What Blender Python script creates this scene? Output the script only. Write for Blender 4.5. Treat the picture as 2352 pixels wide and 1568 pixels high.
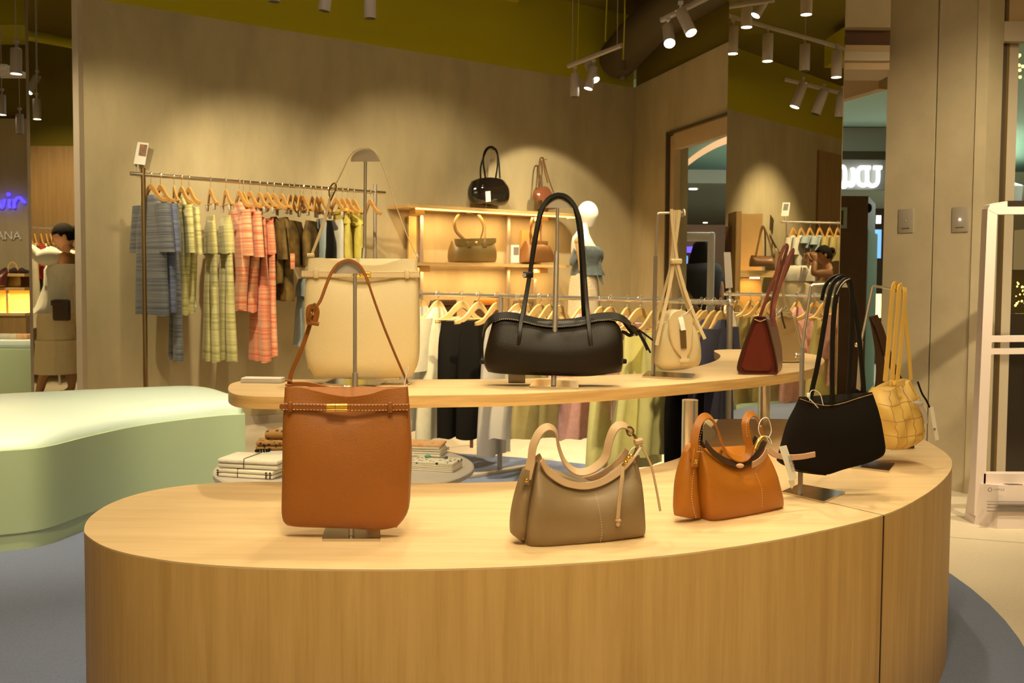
import bpy, bmesh, math, random
from mathutils import Vector, Matrix, Euler
from math import sin, cos, pi, radians, atan, atan2, sqrt

for o in list(bpy.data.objects): bpy.data.objects.remove(o)
scene = bpy.context.scene
COL = scene.collection
random.seed(7)

# ---------------------------------------------------------------- camera, world, exposure
FPX = 2287.0
W, H = 2352, 1568
cam_d = bpy.data.cameras.new('camera'); cam = bpy.data.objects.new('camera', cam_d); COL.objects.link(cam)
cam_d.sensor_fit = 'HORIZONTAL'; cam_d.sensor_width = 36.0; cam_d.lens = 36.0 * FPX / W
cam_d.clip_start = 0.05; cam_d.clip_end = 200
PITCH = atan(116 / FPX); ROLL = 0.0072
SHIFT = -28 / W
cam_d.shift_y = SHIFT
CAM_R = Matrix.Rotation(pi / 2 - PITCH, 3, 'X') @ Matrix.Rotation(ROLL, 3, 'Z')
cam.location = (0, 0, 1.2); cam.rotation_euler = CAM_R.to_euler()
scene.camera = cam
cam_d.dof.use_dof = True; cam_d.dof.focus_distance = 2.5; cam_d.dof.aperture_fstop = 11
world = bpy.data.worlds.new('world'); scene.world = world; world.use_nodes = True
bg = world.node_tree.nodes['Background']; bg.inputs[0].default_value = (1.0, 0.66, 0.24, 1); bg.inputs[1].default_value = 0.14
scene.view_settings.view_transform = 'Standard'; scene.view_settings.look = 'None'
scene.view_settings.gamma = 1.0; scene.view_settings.use_curve_mapping = False
scene.view_settings.exposure = 0.62

LIGHT_GAIN = 1.0
WARM = (1.0, 0.82, 0.50)
def spot(loc, target, power, size=55, blend=0.6, color=WARM, radius=0.035, parent=None, name='spot_beam'):
    L = bpy.data.lights.new(name, 'SPOT'); L.energy = power * LIGHT_GAIN; L.color = color
    L.spot_size = radians(size); L.spot_blend = blend; L.shadow_soft_size = radius
    o = bpy.data.objects.new(name, L); COL.objects.link(o)
    d = Vector(target) - Vector(loc)
    q = d.to_track_quat('-Z', 'Y')
    if parent is not None:
        o.parent = parent
        o.location = Vector(loc) - parent.location
    else:
        o.location = loc
    o.rotation_euler = q.to_euler()
    return o
def area(loc, target, power, sx, sy, color=WARM, name='fill_area'):
    L = bpy.data.lights.new(name, 'AREA'); L.energy = power * LIGHT_GAIN; L.color = color
    L.shape = 'RECTANGLE'; L.size = sx; L.size_y = sy
    o = bpy.data.objects.new(name, L); COL.objects.link(o); o.location = loc
    o.rotation_euler = (Vector(target) - Vector(loc)).to_track_quat('-Z', 'Y').to_euler()
    return o
# added fill lights without fixtures, brightening the shop and the mall
area((-0.5, -3.0, 3.6), (-0.5, 4.0, 1.2), 45, 4.0, 1.6, (1.0, 0.74, 0.36), 'shop_fill_light')
area((1.6, 0.6, 3.8), (-1.0, 6.0, .5), 22, 2.0, 1.5, (1.0, 0.76, 0.38), 'shop_fill_light')
area((6.5, 17.0, 3.3), (5.5, 17.5, 0), 900, 4.0, 5.0, (0.80, 1.0, 0.86), 'mall_fill_light')
area((3.0, 12.2, 3.35), (2.6, 12.6, 0), 90, 1.5, 2.0, (0.90, 1.0, 0.80), 'mall_fill_light')

# ---------------------------------------------------------------- pixel helpers
CAMPOS = Vector((0, 0, 1.2))
def ray(px, py):
    x = (px - W / 2) / FPX; y = (H / 2 - py) / FPX + SHIFT * W / FPX
    return CAM_R @ Vector((x, y, -1.0))
def P(px, py, Y=None, z=None):
    r = ray(px, py)
    t = (Y / r.y) if Y is not None else ((z - 1.2) / r.z)
    return CAMPOS + r * t
class Plane:
    """a vertical plane through a point; n points towards the viewer"""
    def __init__(s, origin, n):
        s.o = Vector(origin); s.n = Vector((n[0], n[1], 0)).normalized()
    def w(s, px, py, off=0.0):
        r = ray(px, py); t = (s.o - CAMPOS).dot(s.n) / r.dot(s.n)
        return CAMPOS + r * t + s.n * off
def PY(Y, yaw=0.0, px=1176):
    """plane facing the viewer at depth Y on the column px, turned by yaw (deg)"""
    o = P(px, 640, Y=Y); a = radians(yaw)
    return Plane(o, (sin(a), -cos(a)))

# reflections: what the photo shows in a mirror is built where it really stands
class Mirror:
    def __init__(s, origin, n): s.o = Vector(origin); s.n = Vector((n[0], n[1], 0)).normalized()
    def __call__(s, p):
        p = Vector(p); return p - s.n * (2 * (p - s.o).dot(s.n))
XF = None
def tx(p): return XF(p) if XF else Vector(p)

# ---------------------------------------------------------------- curves
def cr(pts, n=6, closed=False):
    pts = [Vector(p) for p in pts]; m = len(pts)
    if m < 3: return pts
    out = []
    segs = m if closed else m - 1
    for i in range(segs):
        if closed: p0, p1, p2, p3 = pts[(i-1) % m], pts[i], pts[(i+1) % m], pts[(i+2) % m]
        else:
            p1, p2 = pts[i], pts[i+1]
            p0 = pts[i-1] if i else p1 * 2 - p2
            p3 = pts[i+2] if i + 2 < m else p2 * 2 - p1
        for k in range(n):
            t = k / n
            out.append(0.5 * ((2*p1) + (p2-p0)*t + (2*p0-5*p1+4*p2-p3)*t*t + (3*p1-p0-3*p2+p3)*t*t*t))
    if not closed: out.append(pts[-1])
    return out
def resample(pts, n):
    L = [0.0]
    for a, b in zip(pts, pts[1:]): L.append(L[-1] + (b - a).length)
    out = []; j = 0
    for i in range(n + 1):
        s = L[-1] * i / n
        while j < len(L) - 2 and L[j+1] < s: j += 1
        d = L[j+1] - L[j]; t = 0 if d < 1e-12 else (s - L[j]) / d
        out.append(pts[j].lerp(pts[j+1], min(max(t, 0), 1)))
    return out

# ---------------------------------------------------------------- mesh builder
class MB:
    def __init__(s): s.v = []; s.f = []
    def add(s, vs, fs):
        b = len(s.v); s.v += [Vector(v) for v in vs]; s.f += [tuple(b + i for i in f) for f in fs]; return s
    def rings(s, R, closed=True, cap=True, loop=False):
        n = len(R[0]); vs = [v for r in R for v in r]; fs = []
        m = len(R)
        for i in range(m if loop else m - 1):
            for j in range(n if closed else n - 1):
                a = i*n + j; b = i*n + (j+1) % n; c = ((i+1) % m)*n + (j+1) % n; d = ((i+1) % m)*n + j
                fs.append((a, b, c, d))
        if cap and closed and not loop:
            fs.append(tuple(reversed(range(n)))); fs.append(tuple((m-1)*n + j for j in range(n)))
        return s.add(vs, fs)
    def tube(s, pts, r, n=8, cap=True, loop=False):
        pts = [Vector(p) for p in pts]; m = len(pts)
        rs = r if isinstance(r, (list, tuple)) else [r]*m
        R = []; up = None
        for i, p in enumerate(pts):
            if loop: t = pts[(i+1) % m] - pts[i-1]
            else: t = pts[min(i+1, m-1)] - pts[max(i-1, 0)]
            t.normalize()
            if up is None:
                up = Vector((0, 0, 1)) if abs(t.z) < .9 else Vector((1, 0, 0))
            up = (up - t * up.dot(t)).normalized(); sd = t.cross(up)
            R.append([p + (up*cos(2*pi*k/n) + sd*sin(2*pi*k/n)) * rs[i] for k in range(n)])
        return s.rings(R, cap=cap, loop=loop)
    def ribbon(s, pts, w, t, side, loop=False):
        pts = [Vector(p) for p in pts]; m = len(pts); R = []
        for i, p in enumerate(pts):
            T = (pts[(i+1) % m] - pts[i-1]) if loop else (pts[min(i+1, m-1)] - pts[max(i-1, 0)])
            T.normalize()
            sd = Vector(side[i] if isinstance(side, list) else side); sd = (sd - T*sd.dot(T)).normalized()
            nn = T.cross(sd); ww = (w[i] if isinstance(w, list) else w)/2; tt = t/2; c = min(tt, ww)*.5
            R.append([p + sd*a + nn*b for a, b in ((-ww+c, -tt), (ww-c, -tt), (ww, -tt+c), (ww, tt-c), (ww-c, tt), (-ww+c, tt), (-ww, tt-c), (-ww, -tt+c))])
        return s.rings(R, loop=loop)
    def box(s, c, size, M=None, bev=0.0):
        c = Vector(c); M = M or Matrix.Identity(3); hx, hy, hz = [k/2 for k in size]
        if bev <= 0:
            vs = [c + M @ Vector((x*hx, y*hy, z*hz)) for z in (-1, 1) for x, y in ((-1,-1),(1,-1),(1,1),(-1,1))]
            return s.add(vs, [(3,2,1,0),(4,5,6,7),(0,1,5,4),(1,2,6,5),(2,3,7,6),(3,0,4,7)])
        b = min(bev, hx*.98, hy*.98, hz*.98); R = []
        def ring(z, i):
            o = []
            for (sx, sy) in ((-1,-1),(1,-1),(1,1),(-1,1)):
                for k in range(3):
                    a = {(-1,-1): pi, (1,-1): 1.5*pi, (1,1): 0, (-1,1): .5*pi}[(sx, sy)] + k*pi/4
                    o.append(c + M @ Vector((sx*(hx-b) + (b-i)*cos(a), sy*(hy-b) + (b-i)*sin(a), z)))
            return o
        R = [ring(-hz, b*.999), ring(-hz + b*.3, b*.3), ring(-hz+b, 0), ring(hz-b, 0), ring(hz-b*.3, b*.3), ring(hz, b*.999)]
        return s.rings(R)
    def ball(s, c, r, M=None, nu=14, nv=9):
        c = Vector(c); r = r if isinstance(r, (tuple, list)) else (r, r, r); M = M or Matrix.Identity(3)
        R = []
        for i in range(nv + 1):
            a = pi * (i + (0.02 if i == 0 else -0.02 if i == nv else 0)) / nv
            R.append([c + M @ Vector((r[0]*sin(a)*cos(2*pi*k/nu), r[1]*sin(a)*sin(2*pi*k/nu), -r[2]*cos(a))) for k in range(nu)])
        return s.rings(R)
    def cyl(s, a, b, r, n=16, r2=None):
        return s.tube([a, b], [r, r if r2 is None else r2], n)
    def prism(s, poly, z0, z1):
        n = len(poly)
        vs = [Vector((p[0], p[1], z0)) for p in poly] + [Vector((p[0], p[1], z1)) for p in poly]
        fs = [tuple(reversed(range(n))), tuple(range(n, 2*n))] + [(i, (i+1) % n, n+(i+1) % n, n+i) for i in range(n)]
        return s.add(vs, fs)
    def slab(s, pts, vec):
        n = len(pts); vec = Vector(vec); pts = [Vector(p) for p in pts]
        return s.add(pts + [p + vec for p in pts], [tuple(reversed(range(n))), tuple(range(n, 2*n))] + [(i, (i+1) % n, n+(i+1) % n, n+i) for i in range(n)])
    def build(s, name, mat, parent=None, smooth=True, origin=None, angle=40, label=None, cat=None, group=None, kind=None):
        vs = [tx(v) for v in s.v]
        if parent is not None:
            base = Vector(parent.matrix_basis.translation)
            pp = parent.parent
            while pp is not None: base += Vector(pp.matrix_basis.translation); pp = pp.parent
        elif origin is not None: base = tx(origin)
        else:
            lo = [min(v[k] for v in vs) for k in range(3)]; hi = [max(v[k] for v in vs) for k in range(3)]
            base = Vector(((lo[0]+hi[0])/2, (lo[1]+hi[1])/2, lo[2]))
        me = bpy.data.meshes.new(name); me.from_pydata([v - base for v in vs], [], s.f); me.validate()
        bm = bmesh.new(); bm.from_mesh(me)
        bmesh.ops.remove_doubles(bm, verts=bm.verts, dist=1e-5)
        bmesh.ops.recalc_face_normals(bm, faces=bm.faces)
        bm.to_mesh(me); bm.free()
        if smooth:
            for p in me.polygons: p.use_smooth = True
            try: me.set_sharp_from_angle(angle=radians(angle))
            except Exception: pass
        me.materials.append(mat)
        o = bpy.data.objects.new(name, me); COL.objects.link(o)
        if parent is not None: o.parent = parent
        else: o.location = base
        tag(o, label, cat, group, kind)
        return o
def tag(o, label=None, cat=None, group=None, kind=None):
    if label: o['label'] = label
    if cat: o['category'] = cat
    if group: o['group'] = group
    if kind: o['kind'] = kind
    return o
def thing(name, label, cat, loc, group=None):
    o = bpy.data.objects.new(name, None); COL.objects.link(o); o.location = tx(loc); o.empty_display_size = .05
    tag(o, label, cat, group); return o

def coons(mb, pl, left, right, top, bottom, T, nu=28, nv=18, pu=3.5, vt=0.35, vb=0.6, off=0.0, disp=None, back=True, vmid=None):
    """a cushion-like body between four pixel curves on the plane pl. left/right run downwards, top/bottom rightwards"""
    V3 = lambda q: [Vector((a, b, 0)) for a, b in q]
    def smo(q):
        q = V3(q); return cr(q, 6) if len(q) > 2 else q
    Lc = resample(smo(left), nv); Rc = resample(smo(right), nv)
    us = [.5 - .5*cos(pi*i/nu) for i in range(nu + 1)]
    def at_u(curve, u):
        x = u * (len(curve) - 1); i = min(int(x), len(curve) - 2); return curve[i].lerp(curve[i+1], x - i)
    Tc = resample(smo(top), 60); Bc = resample(smo(bottom), 60)
    vs = [.5 - .5*cos(pi*j/nv) for j in range(nv + 1)]
    F = []; B = []
    for v in vs:
        rf = []; rb = []
        l = at_u(Lc, v); r = at_u(Rc, v)
        for u in us:
            t = at_u(Tc, u); b = at_u(Bc, u)
            p = (l*(1-u) + r*u) + (t*(1-v) + b*v) - (Tc[0]*(1-u)*(1-v) + Tc[-1]*u*(1-v) + Bc[0]*(1-u)*v + Bc[-1]*u*v)
            pu_ = max(0.0, 1 - abs(2*u - 1)**pu)**(1/pu)
            if vmid: pv = vmid(v)
            else:
                # small at the lip, full in the belly, tucked under at the base
                pv = vt + (1 - vt)*sin(min(v/.55, 1)*pi/2)
                if v > .8: pv *= vb + (1-vb)*sqrt(max(0, 1 - ((v-.8)/.2)**2))
            th = T * pu_ * pv
            d = disp(u, v) if disp else 0
            rf.append(pl.w(p.x, p.y, off + th + d)); rb.append(pl.w(p.x, p.y, off) - pl.n * th)
        F.append(rf); B.append(rb)
    R = [F[j] + list(reversed(B[j])) for j in range(nv + 1)]
    mb.rings(R)
    def surf(u, v, extra=.001):
        x = math.acos(1 - 2*min(max(u, 0), 1))/pi*nu; y = math.acos(1 - 2*min(max(v, 0), 1))/pi*nv
        i, j = min(int(x), nu-1), min(int(y), nv-1); fx, fy = x-i, y-j
        return (F[j][i]*(1-fx)*(1-fy) + F[j][i+1]*fx*(1-fy) + F[j+1][i]*(1-fx)*fy + F[j+1][i+1]*fx*fy) + pl.n*extra
    mb.surf = surf
    return mb

# ---------------------------------------------------------------- materials
MATS = {}
def mat(name, col, rough=.5, metal=0.0, noise=0.0, nscale=8, bump=0.0, bscale=60, spec=.5, emit=None, estr=0, alpha=1.0, trans=0.0, sheen=0, coat=0, stretch=None, col2=None, ior=None):
    if name in MATS: return MATS[name]
    m = bpy.data.materials.new(name); m.use_nodes = True; nt = m.node_tree; N = nt.nodes; Lk = nt.links
    b = N['Principled BSDF']; b.inputs['Base Color'].default_value = (*col, 1); b.inputs['Roughness'].default_value = rough
    b.inputs['Metallic'].default_value = metal; b.inputs['Specular IOR Level'].default_value = spec
    if sheen: b.inputs['Sheen Weight'].default_value = sheen
    if coat: b.inputs['Coat Weight'].default_value = coat; b.inputs['Coat Roughness'].default_value = .08
    if trans: b.inputs['Transmission Weight'].default_value = trans
    if ior: b.inputs['IOR'].default_value = ior
    if alpha < 1: b.inputs['Alpha'].default_value = alpha
    if emit: b.inputs['Emission Color'].default_value = (*emit, 1); b.inputs['Emission Strength'].default_value = estr
    if noise or bump or col2:
        tc = N.new('ShaderNodeTexCoord'); mp = N.new('ShaderNodeMapping'); Lk.new(tc.outputs['Object'], mp.inputs[0])
        if stretch: mp.inputs['Scale'].default_value = stretch
    if noise or col2:
        n = N.new('ShaderNodeTexNoise'); n.inputs['Scale'].default_value = nscale; n.inputs['Detail'].default_value = 6
        n.inputs['Roughness'].default_value = .6
        Lk.new(mp.outputs[0], n.inputs['Vector'])
        rp = N.new('ShaderNodeValToRGB'); c2 = col2 or tuple(c*(1-noise) for c in col)
        rp.color_ramp.elements[0].position = .32; rp.color_ramp.elements[0].color = (*c2, 1)
        rp.color_ramp.elements[1].position = .68; rp.color_ramp.elements[1].color = (*col, 1)
        Lk.new(n.outputs['Fac'], rp.inputs[0]); Lk.new(rp.outputs[0], b.inputs['Base Color'])
    if bump:
        n2 = N.new('ShaderNodeTexNoise'); n2.inputs['Scale'].default_value = bscale; n2.inputs['Detail'].default_value = 3
        Lk.new(mp.outputs[0], n2.inputs['Vector'])
        bp = N.new('ShaderNodeBump'); bp.inputs['Strength'].default_value = bump; bp.inputs['Distance'].default_value = .01
        Lk.new(n2.outputs['Fac'], bp.inputs['Height']); Lk.new(bp.outputs[0], b.inputs['Normal'])
    MATS[name] = m; return m
def wood(name, c1, c2, stretch, rough=.45):
    if name in MATS: return MATS[name]
    m = mat(name, c1, rough=rough); nt = m.node_tree; N = nt.nodes; Lk = nt.links; b = N['Principled BSDF']
    tc = N.new('ShaderNodeTexCoord'); mp = N.new('ShaderNodeMapping'); mp.inputs['Scale'].default_value = stretch
    Lk.new(tc.outputs['Object'], mp.inputs[0])
    n = N.new('ShaderNodeTexNoise'); n.inputs['Scale'].default_value = 1; n.inputs['Detail'].default_value = 8; n.inputs['Roughness'].default_value = .68
    n.inputs['Distortion'].default_value = .25
    Lk.new(mp.outputs[0], n.inputs['Vector'])
    rp = N.new('ShaderNodeValToRGB'); rp.color_ramp.elements[0].position = .35; rp.color_ramp.elements[0].color = (*c2, 1)
    rp.color_ramp.elements[1].position = .62; rp.color_ramp.elements[1].color = (*c1, 1)
    Lk.new(n.outputs['Fac'], rp.inputs[0]); Lk.new(rp.outputs[0], b.inputs['Base Color'])
    bp = N.new('ShaderNodeBump'); bp.inputs['Strength'].default_value = .08; bp.inputs['Distance'].default_value = .004
    Lk.new(n.outputs['Fac'], bp.inputs['Height']); Lk.new(bp.outputs[0], b.inputs['Normal'])
    return m
def stripes(name, cols, scale=18, distort=1.2, rough=.9, rot=None):
    """knitted stripes across the garment's height"""
    if name in MATS: return MATS[name]
    m = mat(name, cols[0], rough=rough, sheen=.2); nt = m.node_tree; N = nt.nodes; Lk = nt.links; b = N['Principled BSDF']
    tc = N.new('ShaderNodeTexCoord'); mp = N.new('ShaderNodeMapping'); mp.inputs['Scale'].default_value = (.25, .25, scale)
    if rot: mp.inputs['Rotation'].default_value = rot
    Lk.new(tc.outputs['Object'], mp.inputs[0])
    n = N.new('ShaderNodeTexNoise'); n.inputs['Scale'].default_value = 1.0; n.inputs['Detail'].default_value = 4; n.inputs['Roughness'].default_value = .75
    Lk.new(mp.outputs[0], n.inputs['Vector'])
    rp = N.new('ShaderNodeValToRGB'); cr_ = rp.color_ramp
    k = len(cols); cr_.elements[0].position = .32; cr_.elements[0].color = (*cols[0], 1)
    cr_.elements[1].position = .68; cr_.elements[1].color = (*cols[-1], 1)
    for i in range(1, k-1):
        e = cr_.elements.new(.32 + .36*i/(k-1)); e.color = (*cols[i], 1)
    Lk.new(n.outputs['Fac'], rp.inputs[0]); Lk.new(rp.outputs[0], b.inputs['Base Color'])
    return m
def spots(name, base, dot, scale=60, thr=.28):
    if name in MATS: return MATS[name]
    m = mat(name, base, rough=.85); nt = m.node_tree; N = nt.nodes; Lk = nt.links; b = N['Principled BSDF']
    tc = N.new('ShaderNodeTexCoord'); v = N.new('ShaderNodeTexVoronoi'); v.inputs['Scale'].default_value = scale
    Lk.new(tc.outputs['Object'], v.inputs['Vector'])
    rp = N.new('ShaderNodeValToRGB'); rp.color_ramp.interpolation = 'CONSTANT'
    rp.color_ramp.elements[0].color = (*dot, 1); rp.color_ramp.elements[1].position = thr; rp.color_ramp.elements[1].color = (*base, 1)
    Lk.new(v.outputs['Distance'], rp.inputs[0]); Lk.new(rp.outputs[0], b.inputs['Base Color'])
    return m
def M(k): return MATS[k]
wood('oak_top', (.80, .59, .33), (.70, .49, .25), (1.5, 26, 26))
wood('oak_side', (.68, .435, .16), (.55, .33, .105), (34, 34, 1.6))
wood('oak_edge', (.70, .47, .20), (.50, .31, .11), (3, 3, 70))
mat('concrete', (.50, .415, .245), rough=.75, noise=.22, nscale=3.0, bump=.15, bscale=25, stretch=(1, 1, .35))
mat('concrete_column', (.54, .45, .30), rough=.7, noise=.16, nscale=4, bump=.08, bscale=25)
mat('trim_paint', (.50, .42, .32), rough=.6)
mat('green_paint', (.42, .36, .004), rough=.9)
mat('dark_green_paint', (.17, .13, .004), rough=.9)
mat('duct_dark', (.07, .05, .02), rough=.8)
mat('floor_tile', (.72, .62, .47), rough=.35, noise=.10, nscale=60)
mat('grout', (.45, .38, .28), rough=.8)
mat('blue_carpet', (.145, .185, .33), rough=.97, noise=.35, nscale=180, bump=.3, bscale=250, sheen=.3)
mat('mint_vinyl', (.42, .52, .32), rough=.5)
mat('mint_leather', (.64, .78, .72), rough=.42, bump=.03, bscale=120)
mat('mirror', (.86, .82, .70), rough=.0, metal=1.0)
mat('steel', (.46, .40, .33), rough=.42, metal=.7)
mat('steel_bright', (.86, .80, .70), rough=.22, metal=.88)
mat('steel_plate', (.55, .50, .43), rough=.12, metal=1.0)
mat('steel_matte', (.44, .38, .31), rough=.55, metal=.3)
mat('bronze', (.30, .20, .09), rough=.35, metal=.9)
mat('gold', (.95, .65, .18), rough=.2, metal=1.0)
mat('brass_rail', (.60, .50, .33), rough=.3, metal=1.0)
mat('lamp_body', (.42, .36, .31), rough=.5)
mat('lamp_glow', (1, 1, 1), emit=(1.0, .97, .90), estr=18)
mat('led', (1, .8, .3), emit=(1.0, .58, .12), estr=3.5)
mat('hanger_wood', (.62, .33, .085), rough=.35, noise=.2, nscale=20)
mat('hanger_light', (.78, .52, .20), rough=.35, noise=.2, nscale=20)
mat('tan_leather', (.33, .105, .010), rough=.48, noise=.08, nscale=10, bump=.22, bscale=420)
mat('tan_strap', (.27, .085, .012), rough=.42)
mat('cream_leather', (.68, .55, .31), rough=.5, noise=.05, nscale=6, bump=.22, bscale=380)
mat('cream_strap', (.66, .52, .30), rough=.45)
mat('black_leather', (.012, .007, .003), rough=.42, spec=.25, bump=.2, bscale=420)
mat('black_strap', (.008, .006, .004), rough=.36, spec=.35)
mat('black_suede', (.008, .005, .003), rough=.9, spec=.15)
mat('taupe_leather', (.26, .175, .085), rough=.47, noise=.06, nscale=10, bump=.18, bscale=420)
mat('taupe_strap', (.55, .37, .21), rough=.5)
mat('saddle_leather', (.40, .135, .008), rough=.42, noise=.08, nscale=10, bump=.12, bscale=420)
mat('blush_leather', (.55, .34, .22), rough=.45)
mat('edge_paint', (.05, .022, .010), rough=.5)
mat('oxblood_leather', (.125, .018, .009), rough=.33)
mat('oxblood_strap', (.22, .06, .045), rough=.28)
mat('bone_leather', (.52, .38, .20), rough=.42)
mat('yellow_leather', (.72, .47, .12), rough=.5, bump=.1, bscale=300)
mat('yellow_strap', (.74, .47, .10), rough=.5)
mat('brown_leather', (.055, .022, .008), rough=.45)
mat('olive_leather', (.13, .085, .025), rough=.42)
mat('brown2_leather', (.15, .065, .018), rough=.4)
mat('patent_black', (.010, .007, .005), rough=.08, coat=1)
mat('patent_brown', (.22, .075, .035), rough=.15, coat=.6)
mat('stitch', (.80, .66, .46), rough=.8)
mat('stitch_dim', (.42, .26, .12), rough=.8)
mat('white_plastic', (.82, .78, .72), rough=.4)
mat('paper', (.82, .78, .70), rough=.7)
mat('print_grey', (.22, .20, .18), rough=.8)
mat('photo_print', (.40, .12, .05), rough=.5, col2=(.10, .10, .04), nscale=40)
mat('acrylic', (.55, .50, .46), rough=.12, alpha=.75)
mat('gate_plastic', (.74, .62, .58), rough=.45)
mat('gate_black', (.03, .02, .015), rough=.3)
mat('skin', (.42, .20, .09), rough=.5)
mat('skin_dark', (.26, .11, .04), rough=.5)
mat('skin_light', (.50, .25, .12), rough=.5)
mat('hair', (.012, .008, .005), rough=.85, spec=.15)
mat('lips', (.30, .08, .05), rough=.4)
mat('white_cotton', (.80, .74, .60), rough=.9, bump=.3, bscale=60, sheen=.2)
mat('cream_cotton', (.78, .64, .40), rough=.9, bump=.35, bscale=45, sheen=.2)
mat('mannequin_white', (.86, .82, .74), rough=.5)
mat('wood_arm', (.62, .38, .14), rough=.4)
mat('blue_knit', (.16, .19, .20), rough=.9, noise=.35, nscale=50)
mat('knit_cream', (.72, .58, .40), rough=.9, bump=.8, bscale=70)
mat('black_cloth', (.010, .008, .006), rough=.95, spec=.15)
mat('gunmetal', (.2,.18,.16), rough=.4)
mat('navy_cloth', (.045, .045, .085), rough=.9)
mat('white_cloth', (.66, .62, .52), rough=.8, noise=.12, nscale=12)
mat('ivory_cloth', (.74, .66, .46), rough=.85, noise=.15, nscale=12)
mat('grey_satin', (.52, .47, .41), rough=.38)
mat('pink_cloth', (.70, .38, .36), rough=.85, noise=.2, nscale=30)
mat('yellow_cloth', (.82, .76, .30), rough=.8, noise=.12, nscale=10)
mat('khaki_cloth', (.42, .33, .12), rough=.9, noise=.2, nscale=10)
mat('lime_cloth', (.62, .52, .10), rough=.8, noise=.2, nscale=20)
mat('olive_print', (.22, .13, .02), rough=.8, col2=(.035, .022, .006), nscale=9)
mat('sky_cloth', (.34, .40, .40), rough=.85, noise=.15, nscale=30)
stripes('blue_stripe', [(.045, .05, .075), (.08, .09, .12), (.20, .20, .20), (.10, .11, .15)], 30)
stripes('denim_stripe', [(.05, .06, .12), (.11, .13, .22), (.24, .25, .28)], 30)
stripes('green_stripe', [(.14, .14, .03), (.42, .38, .12), (.62, .56, .26), (.30, .28, .08)], 22)
stripes('coral_stripe', [(.62, .10, .03), (.75, .20, .09), (.80, .50, .28), (.70, .14, .05)], 24)
stripes('coral_stripe_bold', [(.52, .08, .03), (.70, .16, .07), (.72, .36, .2), (.60, .10, .04)], 30)
mat('mint_dress', (.20, .34, .24), rough=.7)
mat('dark_shirt', (.020, .014, .010), rough=.9)
mat('grey_table', (.52, .47, .42), rough=.45, noise=.06, nscale=20)
mat('orange_print', (.80, .28, .03), rough=.8, col2=(.75, .60, .38), nscale=30)
spots('dot_cloth', (.72, .66, .52), (.03, .02, .02), 48, .30)
spots('leopard', (.26, .13, .03), (.03, .015, .006), 40, .34)
mat('teal_bead', (.15, .38, .28), rough=.4)
mat('blue_bead', (.07, .10, .17), rough=.4)
mat('glass_green', (.35, .40, .26), rough=.05, alpha=.35)
mat('mall_ceiling', (.42, .55, .46), rough=.8)
mat('mall_grey', (.36, .36, .32), rough=.8)
mat('mall_light', (.8, .9, .85), emit=(.75, 1.0, .85), estr=1.6)
mat('cove_glow', (1, .8, .5), emit=(1.0, .55, .26), estr=.55)
mat('downlight', (1, 1, 1), emit=(1.0, .9, .7), estr=4)
mat('sign_white', (1, 1, 1), emit=(.85, 1.0, .98), estr=2.4)
mat('neon_blue', (.1, .1, 1), emit=(.05, .03, 1.0), estr=1.9)
mat('screen_blue', (.2, .4, .8), emit=(.12, .30, .75), estr=1.0)
mat('screen_violet', (.1, .1, .6), emit=(.10, .05, .8), estr=1.2)
mat('warm_bulb', (1, .8, .2), emit=(1.0, .62, .08), estr=6)
mat('kiosk_brown', (.13, .055, .022), rough=.6, noise=.25, nscale=3)
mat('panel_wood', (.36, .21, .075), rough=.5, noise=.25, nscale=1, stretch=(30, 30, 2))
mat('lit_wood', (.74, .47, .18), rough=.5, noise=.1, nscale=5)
mat('red_cloth', (.40, .035, .02), rough=.8)
mat('shutter', (.50, .36, .20), rough=.5)
mat('jamb_dark', (.07, .05, .028), rough=.4)
mat('glass_dark', (.03, .022, .015), rough=.08)

# ================================================================ the setting
def S(mb, name, m, **k): return mb.build(name, M(m), smooth=False, kind='structure', **k)
def dirM(ux, uy):
    l = sqrt(ux*ux + uy*uy); ux /= l; uy /= l
    return Matrix(((ux, -uy, 0), (uy, ux, 0), (0, 0, 1)))
def wall_strip(a, b, z0, z1, t, side):
    """vertical slab between plan points a and b; side = +1 puts the thickness to the left of a->b"""
    a = Vector((a[0], a[1])); b = Vector((b[0], b[1])); d = (b-a).normalized(); nrm = Vector((-d.y, d.x)) * side * t
    return MB().prism([a, b, b+nrm, a+nrm] if side > 0 else [b, a, a+nrm, b+nrm], z0, z1)

ZW, ZC = 3.21, 3.95
WP = Vector((-2.02, 8.12)); WU = Vector((.801, .599)); WN = Vector((.599, -.801))
def wall_pt(t, off=0.0, z=0.0):
    q = WP + WU*t + WN*off; return Vector((q.x, q.y, z))
TL, TR = -1.404, 4.09
a, b = WP + WU*TL, WP + WU*TR
S(wall_strip(a, b, 0, ZW, .15, 1), 'wall_back', 'concrete')
S(wall_strip(a, b, ZW, ZC, .15, 1), 'wall_back_upper', 'green_paint')
S(MB().add([wall_pt(TL, .012, 0), wall_pt(TR, .012, 0), wall_pt(TR, .012, .07), wall_pt(TL, .012, .07),
            wall_pt(TL, 0, 0), wall_pt(TR, 0, 0), wall_pt(TR, 0, .07), wall_pt(TL, 0, .07)],
           [(0, 1, 2, 3), (3, 2, 6, 7), (0, 3, 7, 4), (1, 5, 6, 2)]), 'baseboard_back', 'steel_matte')
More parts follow.
